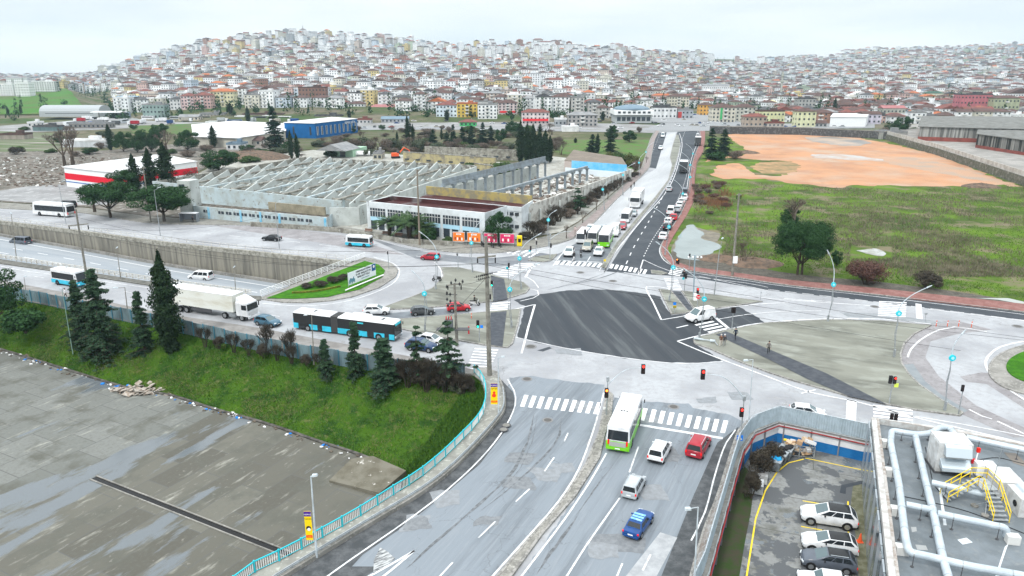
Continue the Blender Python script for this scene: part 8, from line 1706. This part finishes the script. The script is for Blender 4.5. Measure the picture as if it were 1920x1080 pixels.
def t_spruce(seed,m=F_SPR,n=9000,w_=.3,tiers=17,ls=.012,sparse=1.0,base=.04):
 rng=np.random.default_rng(seed);b=MB();b.tube([(0,0,-.04),(0,0,.97)],[.022,.003],8);C=[];Rr=[]
 for i in range(tiers):
  h=base+(.96-base)*((i+rng.uniform(-.45,.45))/(tiers-1));h=min(h,.965);L_=w_*(1-h)**.8*rng.uniform(.6,1.2)+.015;ph=rng.random()*6.28;nb=max(4,int((5+5*(1-h))*sparse))
  for j in range(nb):
   a=rng.random()*6.28;l_=L_*rng.uniform(.65,1.15)*(1+.3*math.sin(2*a+ph));dz=-.035-.10*l_
   h_=h;h+=rng.uniform(-.02,.02);b.tube([(0,0,h),(l_*math.cos(a),l_*math.sin(a),h+dz*l_/.3)],[.006,.002],4)
   for s in(.35,.62,.88):C.append((l_*s*math.cos(a),l_*s*math.sin(a),h+dz*l_/.3*s-.006));q=.03*(1.25-s)+.016;Rr.append((q*1.3,q*1.3,.014))
 V=leaves(np.array(C),np.array(Rr),n,ls,rng,.2,1.6);return mb_mesh(b,M_BARK,'trunk'),mesh_from(V,m,'crown')
def t_bare(seed,m=F_BARE,depth=5,spread=.55,n=0,r0=.022,trunks=1,z0=.18):
 rng=random.Random(seed);b=MB()
 def grow(p,d,l_,r,k):
  q=p+d*l_;b.tube([p,q],[r,r*.7],5 if k>2 else 3,cap=False)
  if k==0:return
  for _ in range(3 if k>1 else 4):
   e=(d+Vector((rng.uniform(-1,1),rng.uniform(-1,1),rng.uniform(-.35,.7)))*spread).normalized();grow(q,e,l_*rng.uniform(.62,.82),r*.62,k-1)
 for t_ in range(trunks):
  a=t_*2.4;grow(Vector((.04*math.cos(a)*(trunks>1),.04*math.sin(a)*(trunks>1),-.03)),Vector((.25*math.cos(a)*(trunks>1),.25*math.sin(a)*(trunks>1),1)).normalized(),z0+.03,r0,depth)
 va=np.array([tuple(v)for v in b.v]);kz=1/va[:,2].max();kx=.5/np.percentile(np.hypot(va[:,0],va[:,1]),97);b.v=[(v[0]*kx,v[1]*kx,v[2]*kz)for v in b.v]
 t=MB();t.tube([(0,0,-.03),(0,0,z0*kz)],[r0*1.25*kx,r0*kx],8);return mb_mesh(t,M_BARK,'trunk'),mb_mesh(b,m,'crown')
def t_shrub(seed,m=F_BUSH,n=3500,ls=.035,k=14):
 rng=np.random.default_rng(seed);C=[];Rr=[]
 for i in range(k):a=rng.random()*6.28;r=.38*rng.random()**.6;C.append((r*math.cos(a),r*math.sin(a),.2+.45*rng.random()*(1-r)));q=rng.uniform(.13,.24);Rr.append((q,q,q))
 V=leaves(np.array(C),np.array(Rr),n,ls,rng,.55,.3);V[:,2]=np.maximum(V[:,2],-.02);b=MB()
 for j in range(5):b.tube([(0,0,-.05),(.25*math.cos(j*1.3),.25*math.sin(j*1.3),.4)],[.02,.006],5)
 return mb_mesh(b,M_BARK,'stem'),mesh_from(V,m,'crown')
def t_palm(seed):
 rng=random.Random(seed);b=MB();V=[]
 for i in range(46):
  a=rng.random()*6.28;el=rng.uniform(-.5,1.25);L_=rng.uniform(.42,.55);pts=[]
  for j in range(7):s=j/6;e=el-1.3*s*s;pts.append(Vector((math.cos(a)*L_*s*math.cos(el*.6),math.sin(a)*L_*s*math.cos(el*.6),.5+L_*s*math.sin(el)*.9-.35*s*s*L_)))
  side=Vector((-math.sin(a),math.cos(a),0))
  for j in range(6):
   for f in range(3):
    p=pts[j].lerp(pts[j+1],f/3);ww=.075*math.sin(math.pi*min(.97,(j+f/3+.6)/6.6))
    for s in(-1,1):q=p+side*s*ww+Vector((0,0,-ww*.55));d=(pts[j+1]-pts[j])*.22;V+=[p,p+d,q+d*1.6,q+d*.8]
 t=MB();t.tube([(0,0,-.03),(0,0,.5)],[.05,.06],10);return mb_mesh(t,M_BARK,'trunk'),mesh_from(np.array([tuple(v)for v in V]),F_PALM,'crown')
TM={'cypress':t_cypress(1),'cypress2':t_cypress(2,w_=.15),'tallcyp':t_cypress(5,m=F_CYP,n=13000,ls=.011,w_=.19,pw=.95),'pine':t_round(3,base=.3,n=20000,k=44,ls=.014,wr=.55),'umbrella':t_round(4,n=60000,ls=.0105,base=.27,k=90,two=True,wr=.62),'round':t_round(6,base=.06,n=12000,ls=.016,wr=.55,k=34),'spruce':t_spruce(7,n=42000,w_=.36,ls=.0095,tiers=34,sparse=1.3),'spruce2':t_spruce(8,m=F_SPR2,n=16000,w_=.29,tiers=28,sparse=1.2),'cedar':t_spruce(9,m=F_SPR,n=6500,w_=.36,tiers=9,sparse=.8,ls=.014,base=.3),'droop':t_spruce(10,m=F_SPR,n=22000,w_=.21,tiers=30,ls=.011,sparse=1.3),'bare':t_bare(11),'bare2':t_bare(12,spread=.7,trunks=3,r0=.012),'purple':t_shrub(13,m=F_PURP,n=9000,ls=.014,k=20),'twig':t_bare(14,m=F_DARKT,spread=.8,trunks=8,r0=.012,z0=.1,depth=5),'shrub':t_shrub(15),'shrub2':t_shrub(16,m=F_OLV),'shrubd':t_shrub(17,m=F_PINE),'palm':t_palm(18),'greyshrub':t_shrub(19,m=F_GREYD),'brownshrub':t_shrub(20,m=F_BARE,n=2600,ls=.02),'deadshrub':t_shrub(21,m=F_DARKT,n=5200,ls=.02)}
TW={'bare':1.0,'cypress':.22,'cypress2':.3,'tallcyp':.38,'pine':1.0,'umbrella':1.3,'round':1.1,'spruce':.68,'spruce2':.54,'cedar':.7,'droop':.42,'bare2':1.0,'purple':1.0,'twig':1.0,'shrub':1.0,'shrub2':1.0,'shrubd':1.0,'palm':1.0,'greyshrub':1.0,'brownshrub':1.0,'deadshrub':1.1}
NM={'cypress':'cypress_tree','cypress2':'cypress_tree','tallcyp':'cypress_tree','pine':'pine_tree','umbrella':'stone_pine','round':'round_tree','spruce':'spruce_tree','spruce2':'conifer_tree','cedar':'cedar_tree','droop':'conifer_tree','bare':'bare_tree','bare2':'bare_tree','purple':'bare_bush','twig':'bare_bush','shrub':'bush','shrub2':'bush','shrubd':'bush','palm':'palm_tree','greyshrub':'bush','brownshrub':'dry_bush','deadshrub':'dry_bush'}
TR=random.Random(5)
def tree(kind,px,yb,yt,wpx,label,z=0,group=None):
 A=P(px,yb,z)
 if A.y>575:
  for _ in range(5):A=P(px,yb,tz(A.x,A.y))
 h=max(.8,PD(px,yt,A.y).z-A.z);wd=wpx*((A.y*CP+(H-A.z)*SP))/F;t=thing(NM[kind],label,'tree' if NM[kind].endswith(('tree','pine'))else 'bush',A,TR.random()*6.28,group)
 sc=(wd/TW[kind],wd/TW[kind],h)
 for me,nm in zip(TM[kind],('trunk','crown')):o=link(nm,me,t);o.scale=sc
 return t
bz=lambda f:-5*f-.1
tree('spruce',195,662,503,92,'big double topped spruce, taller half, in front of the metal fence on the bank',-3.0)
tree('spruce',157,645,524,66,'shorter half of the double topped spruce group on the bank',-2.6)
tree('droop',272,662,541,44,'narrow dark spruce just left of the tall dark cypress',-2.6)
tree('tallcyp',322,664,470,66,'tall dense dark cypress with bare soil round its foot on the bank',-2.4)
tree('round',-4,598,494,104,'dark round tree cut by the left edge above the metal fence',-.5)
tree('shrubd',48,622,558,80,'low dark green bush on the bank near the left edge',-1.6)
tree('droop',612,706,633,34,'small drooping conifer left of the long bus front on the bank',-1.2)
tree('droop',668,704,599,40,'thin conifer with dense top in front of the long bus',-.8)
tree('droop',722,726,630,66,'bushy spruce in front of the end of the long bus',-1.3)
tree('cedar',783,716,606,62,'sparse young cedar left of the transformer pole',-.8)
tree('cedar',842,722,597,92,'open branched cedar in front of the transformer pole',-.8)
for i,(x,yb,yt,w_)in enumerate(((765,725,672,46),(800,730,668,56),(835,732,680,44),(868,738,698,44))):tree('twig',x,yb,yt,w_,'tangled dark bare bush under the cedars, '+('first','second','third','fourth')[i]+' from the left',-1.0,'dark bare bushes on the bank')
for i,(x,yb,yt,w_)in enumerate(((750,716,680,40),(790,722,676,50),(822,726,680,50),(852,728,684,46),(880,735,700,36))):tree('deadshrub',x,yb,yt,w_,'dense dark undergrowth clump '+('one','two','three','four','five')[i]+' from the left below the cedars',-.7,'dark undergrowth on the bank')
tree('greyshrub',858,735,706,36,'grey green shrub at the end of the bank near the railing',-1.2)
for i in range(9):tree(['twig','deadshrub','twig'][i%3],385+i*27,648+i*5.2,612+i*5.5+(i*5%9),30,'dark straggling climber on the metal fence, number %d from the tall cypress'%(i+1),-.25,'climbers on the metal fence')
tree('twig',503,660,606,34,'bare climbing bush on the fence behind the blue hatchback',-.2);tree('twig',545,668,618,34,'bare climbing bush on the fence left of the long bus',-.2)
tree('pine',208,408,336,104,'wide stone pine nearer the white coach beside the upper road');tree('pine',308,416,343,108,'wide stone pine left of the bus shelter')
for i,(x,yb,yt,w_)in enumerate(((256,362,288,30),(286,364,277,36),(316,368,267,46))):tree('cypress2',x,yb,yt,w_,('leftmost','middle','rightmost and tallest')[i]+' of three dark cypresses behind the stone pines',0,'three cypresses behind the pines')
tree('round',232,366,312,62,'dark shrubby tree beside the red striped store');tree('bare',178,398,350,50,'bare tree left of the wide stone pine')
tree('round',410,320,276,80,'broad dark round tree behind the factory left corner');tree('shrub',470,305,288,42,'low green bush right of the broad round tree')
tree('cypress2',208,282,232,18,'dark cypress at the left end of the pine clump')
for i,(x,yb,yt,w_)in enumerate(((232,284,243,36),(258,286,240,40),(285,284,234,40),(300,262,228,34),(352,282,240,48))):tree('round',x,yb,yt,w_,('first','second','third','fourth','fifth')[i]+' dark tree from the left in the clump before the white warehouse',0,'dark trees before the white warehouse')
tree('bare',312,284,243,46,'grey bare tree between the dark trees before the white warehouse');tree('cypress2',401,277,235,20,'single cypress before the white warehouse')
tree('spruce2',517,282,201,44,'big dark cedar between the white and blue warehouses');tree('round',545,285,262,34,'dark bush at the foot of the big cedar')
tree('cypress2',466,234,199,13,'cypress standing in the truck yard');tree('cypress2',547,298,244,14,'left cypress of the pair behind the factory');tree('cypress2',558,298,250,14,'right cypress of the pair behind the factory')
tree('bare',138,314,235,60,'large bare tree at the rubble lot, rightmost');tree('bare',122,312,238,50,'large bare tree at the rubble lot, leftmost')
for i,(x,yb,yt,w_)in enumerate(((350,340,296,50),(330,330,305,40))):tree('brownshrub',x,yb,yt,w_,('larger','smaller')[i]+' brown leafless thicket beside the striped store')
for i,(x,yb,yt,w_)in enumerate(((765,274,215,13),(775,274,232,10),(745,270,246,8))):tree('cypress2',x,yb,yt,w_,('tallest','middle','smallest')[i]+' cypress in the thicket behind the yellow ruin',0,'cypresses in the thicket')
tree('cypress',828,262,238,6,'tiny thin cypress left of the dark conifer row')
for i,(x,yb,yt,w_)in enumerate(((812,272,243,26),(838,270,247,18),(850,274,234,22),(867,272,238,22),(884,272,236,24),(905,272,231,26),(920,270,236,22),(938,268,238,26),(958,252,224,26),(972,256,228,24))):tree('spruce2' if i<7 else 'round',x,yb,yt,w_,ORD[i].strip()+(' ' if i else 'first ')+'dark evergreen from the left in the row behind the yellow ruin',0,'dark evergreens behind the yellow ruin')
for i,(x,yb,yt,w_)in enumerate(((976,305,226,20),(988,306,231,18),(999,306,232,20),(1011,307,240,18),(1022,307,243,20),(1031,305,254,16))):tree('cypress2',x,yb,yt,w_*1.15,('first','second','third','fourth','fifth','last')[i]+' tall black green cypress in the grove, counted from the left',0,'cypress grove beside the crane hall')
tree('shrub',955,325,293,60,'wide green bush at the foot of the cypress grove');tree('shrubd',796,303,287,16,'small dark conifer bush on the factory back wall');tree('shrub',880,322,298,30,'green bush behind the crane hall')
k_=0
for x,yb,h,w_ in[(655+i*13.5,283-((i*7)%5)+i*.2,24+((i*11)%14),34)for i in range(11)]+[(772+i*17,288-((i*5)%7),20+((i*11)%12),34)for i in range(12)]+[(1042,282,30,26),(1052,290,28,28),(1046,270,22,26)]+[(600,275,18,30),(620,278,20,32),(637,273,18,30)]:
 k_+=1;tree(['brownshrub','bare2','brownshrub','greyshrub'][k_%4],x,yb,yb-h,w_,'scrubby leafless thicket bush behind the factory, number %d from the blue warehouse'%k_,0,'thicket behind the factory')
tree('spruce2',1110,288,252,28,'left conifer on the meadow beside the avenue');tree('cypress2',1120,286,250,13,'slim conifer touching the left one on the meadow');tree('spruce2',1145,285,237,28,'dark conical tree on the meadow beside the avenue');tree('round',1146,262,237,28,'round tree behind the dark conical tree on the meadow');tree('round',1180,267,241,28,'lone round tree on the meadow nearest the avenue')
tree('cypress',1079,268,258,8,'tiny conifer on the meadow at left')
for i,(x,yb,yt,w_)in enumerate(((1142,308,280,34),(1160,310,276,40),(1180,312,282,34),(1192,318,290,26))):tree(['shrub2','shrub','shrub2','brownshrub'][i],x,yb,yt,w_,('first','second','third','fourth')[i]+' olive bush from the left behind the blue painted shed',0,'bushes behind the blue painted shed')
tree('cedar',1083,402,350,50,'dark cedar growing out of the hedge beside the long white wall')
for i in range(22):
 s=i/21;a=P(1000,448).lerp(P(1196,330),s);u,y,_=proj(a);tree(['twig','brownshrub','deadshrub','twig'][i%4],u-4+TR.uniform(-3,3),y-1,y-34+20*s+TR.uniform(-4,4),46-24*s,'dark leafless hedge bush beside the avenue pavement, number %d from the junction'%(i+1),.1,'hedge beside the avenue')
for i in range(9):
 s=i/8;a=P(1062,447).lerp(P(1212,305),s);u,y,_=proj(a);tree('bare',u,y,y-26+14*s,16-7*s,'young bare street tree on the pink pavement, number %d from the junction'%(i+1),.15,'young street trees on the pink pavement')
tree('palm',731,444,388,72,'left palm tree in front of the office');tree('palm',768,448,382,86,'right and larger palm tree in front of the office');tree('shrubd',802,452,412,38,'dark bush right of the palms');tree('palm',796,450,398,60,'small third palm half hidden behind the right palm')
tree('round',934,458,392,58,'dark green tree at the right corner of the office');tree('shrub',838,457,438,20,'small bush left of the orange billboards');tree('deadshrub',985,450,428,40,'dark bush behind the yellow kiosk')
tree('umbrella',1500,516,411,114,'large dark umbrella pine with two trunks on the grassy field');tree('round',1568,500,466,22,'small round crown just right of the umbrella pine')
tree('round',1480,425,385,36,'dark evergreen behind the umbrella pine');tree('bare',1487,430,368,74,'bare tree spreading behind the umbrella pine');tree('bare2',1392,495,452,40,'bare bush right of the tall weathered pole')
tree('purple',1622,533,466,76,'tall purple brown leafless bush on the field');tree('deadshrub',1737,540,498,66,'low dark scrubby bush right of the purple one')
tree('spruce2',1332,298,241,34,'left dark conifer beside the orange earth lot');tree('spruce2',1356,292,243,36,'right dark conifer beside the orange earth lot');tree('shrubd',1342,300,276,40,'dark bush at the feet of the two conifers');tree('brownshrub',1378,298,273,38,'bare bush right of the two dark conifers')
tree('deadshrub',1424,900,818,64,'dark flowering hedge bush in the car park corner',ZP);tree('deadshrub',1408,935,862,44,'lower dark hedge bush along the car park wall',ZP);tree('deadshrub',1446,872,815,52,'dark hedge bush behind the waste containers',ZP)
tree('round',1690,250,214,34,'dark tree right of the stone wall end');tree('round',1672,252,222,30,'dark tree left of its neighbour at the stone wall end');tree('brownshrub',1655,256,228,28,'brown bush at the end of the stone wall');tree('shrub',1708,248,234,28,'green bush left of the corrugated hall')
tree('cypress2',1563,219,182,11,'single cypress among the houses at right');tree('cypress2',40,210+4,195,7,'small cypress on the green field at left');tree('cypress2',16,217,200,8,'small conifer at the left edge of the green field')
for i,(x,yb,yt,w_)in enumerate(((655,222,205,10),(1005,200,178,8),(1073,232,212,14),(1040,225,208,14),(1130,226,208,12),(480,212,200,10),(432,212,192,14),(960,226,212,10),(838,226,206,14))):tree('round' if i%2 else 'cypress2',x,yb,yt,w_,('first','second','third','fourth','fifth','sixth','seventh','eighth','ninth')[i]+' small dark street tree at the foot of the town',0,'street trees at the foot of the town')
for i in range(22):x=TR.uniform(250,1230);tree(['round','spruce2','brownshrub'][i%3],x,246+TR.uniform(-4,6),232+TR.uniform(-3,3),16,'small tree number %d along the far road before the town'%(i+1),0,'small trees along the far road')
for i in range(16):x=1302+TR.uniform(0,60);y=TR.uniform(345,405);tree('brownshrub' if i%3 else 'purple',x,y,y-9-TR.random()*6,22,'rusty brown reed clump %d beside the red pavement'%(i+1),0,'reed clumps beside the red pavement')
def scatter():
 C=[];Rr=[];rng=np.random.default_rng(77)
 for _ in range(4200):
  Yv=640+2300*rng.random()**1.2;u=rng.uniform(-60,1990)
  if Yv>dmax_of(u)or(u<235 and Yv<1150 and rng.random()<.9)or(1225<u<1345 and Yv<700):continue
  x=(u-960)/F*Yv*1.03;z=tz(x,Yv);s=rng.uniform(2,4.2)*(1+Yv/3000)
  if rng.random()<.35:C+=[(x,Yv,z+s*1.2),(x,Yv,z+s*2.4)];Rr+=[(s*.45,s*.45,s*1.1),(s*.3,s*.3,s*1.2)]
  else:C+=[(x,Yv,z+s),(x+s*.6,Yv,z+s*.8)];Rr+=[(s,s,s*.9),(s*.7,s*.7,s*.7)]
 for _ in range(240):Yv=rng.uniform(1000,1120);u=rng.uniform(1036,1112);x=(u-960)/F*Yv*1.03;z=tz(x,Yv);C.append((x,Yv,z+5));Rr.append((1.3,1.3,5.5))
 V=leaves(np.array(C),np.array(Rr),210000,.8,rng,.6,.6);me=mesh_from(V,F_PINE,'town_trees');return link('town_trees',me)
tag(scatter(),'dark green trees dotted all over the distant town','trees',kind='stuff')
def blades(name,pts,hgt,wid,m,label,cat,rng,lean=.5,n=1):
 pts=np.asarray(pts,float);k=len(pts);a=rng.random(k)*6.28;h=hgt*(.5+rng.random(k));d=np.stack([np.cos(a),np.sin(a),np.zeros(k)],1);up=np.stack([rng.normal(size=k)*lean,rng.normal(size=k)*lean,np.ones(k)],1)*h[:,None];w_=wid*(.6+rng.random(k))[:,None]
 V=np.stack([pts-d*w_,pts+d*w_,pts+up+d*w_*.15,pts+up-d*w_*.15],1).reshape(-1,3);return tag(link(name,mesh_from(V,m,name)),label,cat,kind='stuff')
rng=np.random.default_rng(3)
B3=BV.reshape(BNB+1,BNT+1,3);
def bank_pts(n,lo=0.02,hi=.98,pw=1):
 i=rng.random(n)*BNB;j=(lo+(hi-lo)*rng.random(n)**pw)*BNT;i0=np.minimum(i.astype(int),BNB-1);j0=np.minimum(j.astype(int),BNT-1);a=(i-i0)[:,None];c=(j-j0)[:,None]
 return(B3[i0,j0]*(1-a)+B3[i0+1,j0]*a)*(1-c)+(B3[i0,j0+1]*(1-a)+B3[i0+1,j0+1]*a)*c
def nmask(p,s,lo,seed=0):
 g=np.random.default_rng(seed).normal(size=len(p))*.13
 return np.array([mnoise.fractal(Vector((q[0]*s,q[1]*s,seed)),.7,2.1,4)*.7>lo for q in p]+[])if False else np.array([mnoise.fractal(Vector((q[0]*s,q[1]*s,seed)),.7,2.1,4)*.7+g[i]>lo for i,q in enumerate(p)])
M_G1=mat('grass_bright',(.10,.19,.014),.9,(.065,.14,.013),.5,spec=.1);M_G2=mat('grass_dark',(.03,.085,.014),.9,(.05,.12,.02),.4,spec=.1);M_G3=mat('grass_dry',(.16,.15,.065),.9,(.10,.12,.04),.5,spec=.1);M_W1=mat('weeds_grey_brown',(.19,.17,.12),.9,(.11,.10,.065),.3,spec=.1)
p=bank_pts(52000);blades('bank_grass',p[nmask(p,.09,-.05)],.15,.035,M_G1,'bright green grass tufts covering the bank below the fence','grass',rng)
p=bank_pts(60000);q=p[~nmask(p,.09,-.02)];blades('bank_grass',q,.22,.045,M_G2,'darker rough grass patches on the bank','grass',rng)
p=bank_pts(60000);q=p[nmask(p,.13,.10,5)];blades('bank_grass',q,.22,.03,M_G3,'dry yellowish grass patches on the bank','grass',rng,.9)
wv=np.array([tuple(WEDGE.data.vertices[i].co)for pl_ in WEDGE.data.polygons for i in pl_.vertices]).reshape(-1,4,3)
ii=rng.integers(0,len(wv),16000);a=rng.random((16000,1));c=rng.random((16000,1));p=(wv[ii,0]*(1-a)+wv[ii,1]*a)*(1-c)+(wv[ii,3]*(1-a)+wv[ii,2]*a)*c
blades('bank_grass',p[::2],.3,.05,M_G1,'bright grass at the end of the bank beside the turquoise railing','grass',rng)
blades('bank_grass',p,.34,.05,M_G2,'long dark grass at the end of the bank under the turquoise railing','grass',rng)
fpoly=[(v.x,v.y)for v in PL(FIELD)]
def field_pts(n,px0=1300,px1=1990,y0=330,y1=572):
 u=rng.uniform(px0,px1,n);r=y0+(y1-y0)*rng.random(n)**.9;dx=(u-960)/F;dy=(540-r)/F;vy=CP+dy*SP;vz=-SP+dy*CP;t=(0-H)/vz;X,Yv=dx*t,vy*t;m=inpoly(X,Yv,fpoly)
 for nm in('pond','dirt_strip','earth_lot','puddle'):pass
 return np.stack([X[m],Yv[m],np.full(m.sum(),.06)],1)
avoid=[[(v.x,v.y)for v in PL(q)]for q in([(1258,418),(1320,418),(1350,436),(1362,462),(1345,492),(1262,490)],[(1595,462),(1672,462),(1672,486),(1595,486)],[(1262,470),(1340,490),(1400,497),(1540,518),(1640,527),(1760,542),(1920,565),(1920,580),(1255,500)],[(1320,250),(1700,250),(1900,343),(1860,353),(1560,353),(1490,347),(1340,340)])]
def keep(p):
 m=np.ones(len(p),bool)
 for a in avoid:m&=~inpoly(p[:,0],p[:,1],a)
 return p[m]
p=keep(field_pts(60000));blades('field_grass',p[nmask(p,.045,.02,1)],.2,.07,M_G1,'bright grass tufts on the wide field','grass',rng)
p=keep(field_pts(26000));blades('field_grass',p[~nmask(p,.05,-.18,1)],.25,.07,M_G2,'dark green rough grass on the wide field','grass',rng)
p=keep(field_pts(90000,y0=340,y1=520));blades('field_weeds',p[nmask(p,.035,-.01,7)],.5,.07,M_W1,'grey brown dry weeds standing over the field','weeds',rng,.35)
p=field_pts(40000,px0=1306,px1=1440,y0=330,y1=430);uu=960+F*p[:,0]/(p[:,1]*CP+H*SP);rr_=125+62030/(p[:,1]*CP+H*SP);p=keep(p[rng.random(len(p))<np.exp(-((uu-1338)/30)**2-((rr_-372)/22)**2)]);p=p[nmask(p,.08,.12,4)];blades('field_weeds',p,.9,.07,mat('rusty_reeds',(.22,.10,.05),.9,(.15,.09,.05),.3),'rusty reeds beside the red pavement','weeds',rng,.3)
def debris(name,P_,sz,mats,label,cat,flat=.4):
 b=MB();r_=random.Random(9)
 for q in P_:s=sz*r_.uniform(.4,1.6);b.box((q[0],q[1],q[2]+s*flat*.4),(s*r_.uniform(.6,1.6),s,s*flat),r_.random()*3,r_.randrange(len(mats)),r_.uniform(-.4,.4),r_.uniform(-.4,.4))
 return tag(b.build(name,mats),label,cat,kind='stuff')
M_LW=mat('litter_white',(.7,.7,.7),.7);M_LB=mat('litter_blue',(.02,.2,.6),.6)
L_=[];bb_=smooth_line(bank_bot,.3)
for i in range(260):s=TR.random()**.7*(len(bb_)-1);p=bb_[int(s)];L_.append((p.x+TR.gauss(0,.5),p.y-.6+TR.gauss(0,.4),ZS+.02))
debris('litter',L_,.28,[M_LW,M_LW,M_LB,mat('litter_brown',(.12,.1,.08),.9),mat('litter_brown',(.1,.1,.1))],'white and blue litter strewn along the foot of the grass bank','litter')
pz=P(262,733,ZS);debris('brush_pile',[(pz.x+TR.gauss(0,2.2),pz.y+TR.gauss(0,.7),ZS+abs(TR.gauss(0,.25)))for _ in range(160)],.5,[mat('dead_sticks',(.25,.2,.16),.95,(.4,.37,.33),2)],'pile of dead sticks and rubbish at the foot of the bank','debris',.15)
st_=thing('foot_kerb','dark wet kerb gutter along the foot of the grass bank','kerb',(0,0,0));MB().wall([v for v in offset(bb_,-.5)]if False else bb_,ZS-.1,ZS+.18,.45).build('kerb',mat('wet_dark_kerb',(.05,.048,.042),.6,(.12,.11,.1),1),st_)
R_=[]
for _ in range(1700):
 u,y=TR.uniform(-60,560),TR.uniform(296,350);
 if 118<u<380 and y>318:continue
 if u>345 and y>300:continue
 v=P(u,y);R_.append((v.x,v.y,.05))
debris('rubble',R_,.6,[mat('rubble_grey',(.22,.2,.18),.95),mat('rubble_brown',(.14,.11,.09),.95),mat('rubble_brown',(.1,.1,.1)),mat('rubble_brown',(.1,.1,.1)),mat('rubble_brown',(.1,.1,.1)),mat('rubble_grey',(.3,.3,.3)),mat('rubble_brown',(.1,.1,.1)),mat('rubble_white',(.6,.6,.58),.9)],'broken concrete and earth rubble covering the cleared lot','rubble',.5)
R_=[]
for _ in range(1500):
 u,y=TR.uniform(880,1180),TR.uniform(318,395);v=P(u,y)
 if inpoly(np.array([v.x]),np.array([v.y]),[(q.x,q.y)for q in PL([(900,402),(1000,398),(1150,345),(1095,325),(1010,335),(850,385)])])[0]:R_.append((v.x,v.y,.08))
for _ in range(1600):
 s,t_=TR.random(),TR.random();v=FLc.lerp(FRc,s).lerp(BLc.lerp(BRc,s),.05+.9*t_);R_.append((v.x,v.y,.08))
debris('rubble',R_,1.1,[mat('rubble_white',(.6,.6,.6)),mat('rubble_grey',(.3,.3,.3)),mat('rubble_brown',(.1,.1,.1))],'pale rubble and fallen slabs inside the roofless factory halls','rubble',.35)
for i in range(95):
 x=TR.uniform(600,1045)if i<62 else(TR.uniform(215,560)if i<80 else TR.uniform(0,200));y=TR.uniform(246,296)if i<62 else TR.uniform(240,300)
 if 745<x<985 and y>284:y-=22
 tree(['brownshrub','deadshrub','greyshrub','shrub','bare2','brownshrub','round'][i%7],x,y,y-TR.uniform(9,20),TR.uniform(20,38),('scrub bush %d in the overgrown belt behind the factory' if i<62 else('scrub bush %d around the white warehouse' if i<80 else 'scrub bush %d on the far left plots')%0 if False else('scrub bush %d in the overgrown belt behind the factory' if i<62 else('scrub bush %d around the white warehouse' if i<80 else 'scrub bush %d on the far left plots')))%(i+1),0,'scrub before the town')
for x,y,s,l in((1838,350,4.2,'small brown earth mound at the right end of the orange lot'),(1398,287,4.5,'dark earth heap beside the two conifers'),(1345,486,3.0,'dark mud bank beside the pond'),(1412,494,4.0,'grey brown spoil heap with litter right of the tall pole'),(470,296,12,'low wide gravel heap behind the factory')):
 c=P(x,y);b=MB();n=18;rr_=random.Random(x);rings=[]
 for j in range(6):
  q=j/5;rings+=[(c.x+s*(1-q)*(1.6+.2*rr_.random())*math.cos(i*2*math.pi/n),c.y+s*(1-q)*(1.1+.2*rr_.random())*math.sin(i*2*math.pi/n),.05+s*.28*(q**.8)+(.08*s*rr_.random()if 0<j else 0))for i in range(n)]
 b.add(rings,[(j*n+i,j*n+(i+1)%n,(j+1)*n+(i+1)%n,(j+1)*n+i)for j in range(5)for i in range(n)]+[tuple(5*n+i for i in range(n))]);tag(b.build('earth_mound',mat('mound_earth',(.16,.11,.08),.95,(.09,.07,.055),.8)),l,'earth mound','earth mounds')
c=P(330,672,-2.9);rs_p=[P(x,y,ZS)for x,y in((617,904),(660,872),(700,868),(762,893),(712,932))]
t=tag(MB().prism(rs_p,ZS,[ZS+.25,ZS+.9,ZS+1.0,ZS+.8,ZS+.55]).build('tilted_slab',mat('mossy_slab',(.11,.10,.075),.9,(.16,.15,.12),.5,col3=(.5,.48,.44),scale3=.9,lo3=.62,hi3=.68)),'tilted mossy concrete slab with pale rubble in the yard by the railing','slab')
for i,(x,y,h,w_)in enumerate(((575,540,12,30),(600,538,16,36),(625,530,16,36),(645,524,14,30))):tree('deadshrub',x,y,y-h,w_,('first','second','third','fourth')[i]+' dark shrub from the left on the lawn behind the white railing',.26,'dark shrubs on the lawn')
b=MB();b.wall(smooth_line(PL([(548,552),(575,551),(605,547),(638,540)]),1),.25,.6,.5);tag(b.build('low_hedge',mat('hedge_yellow',(.16,.15,.02),.9,(.05,.09,.01),2)),'thin yellow green low hedge curving over the lawn','hedge')
hb=MB().box((0,1720,100),(8800,4460,230));hz=hb.build('haze',(lambda m:m)(bpy.data.materials.new('haze_air')));hz['kind']='stuff';tag(hz,'thin bluish haze over the distant town','haze')
SC.cycles.volume_bounces=2
m=hz.data.materials[0];m.use_nodes=True;m.node_tree.nodes.clear();o_=m.node_tree.nodes.new('ShaderNodeOutputMaterial');v_=m.node_tree.nodes.new('ShaderNodeVolumePrincipled')
v_.inputs['Density'].default_value=.00008;v_.inputs['Color'].default_value=(.62,.84,1.0,1);v_.inputs['Anisotropy'].default_value=.2
m.node_tree.links.new(v_.outputs[0],o_.inputs['Volume'])
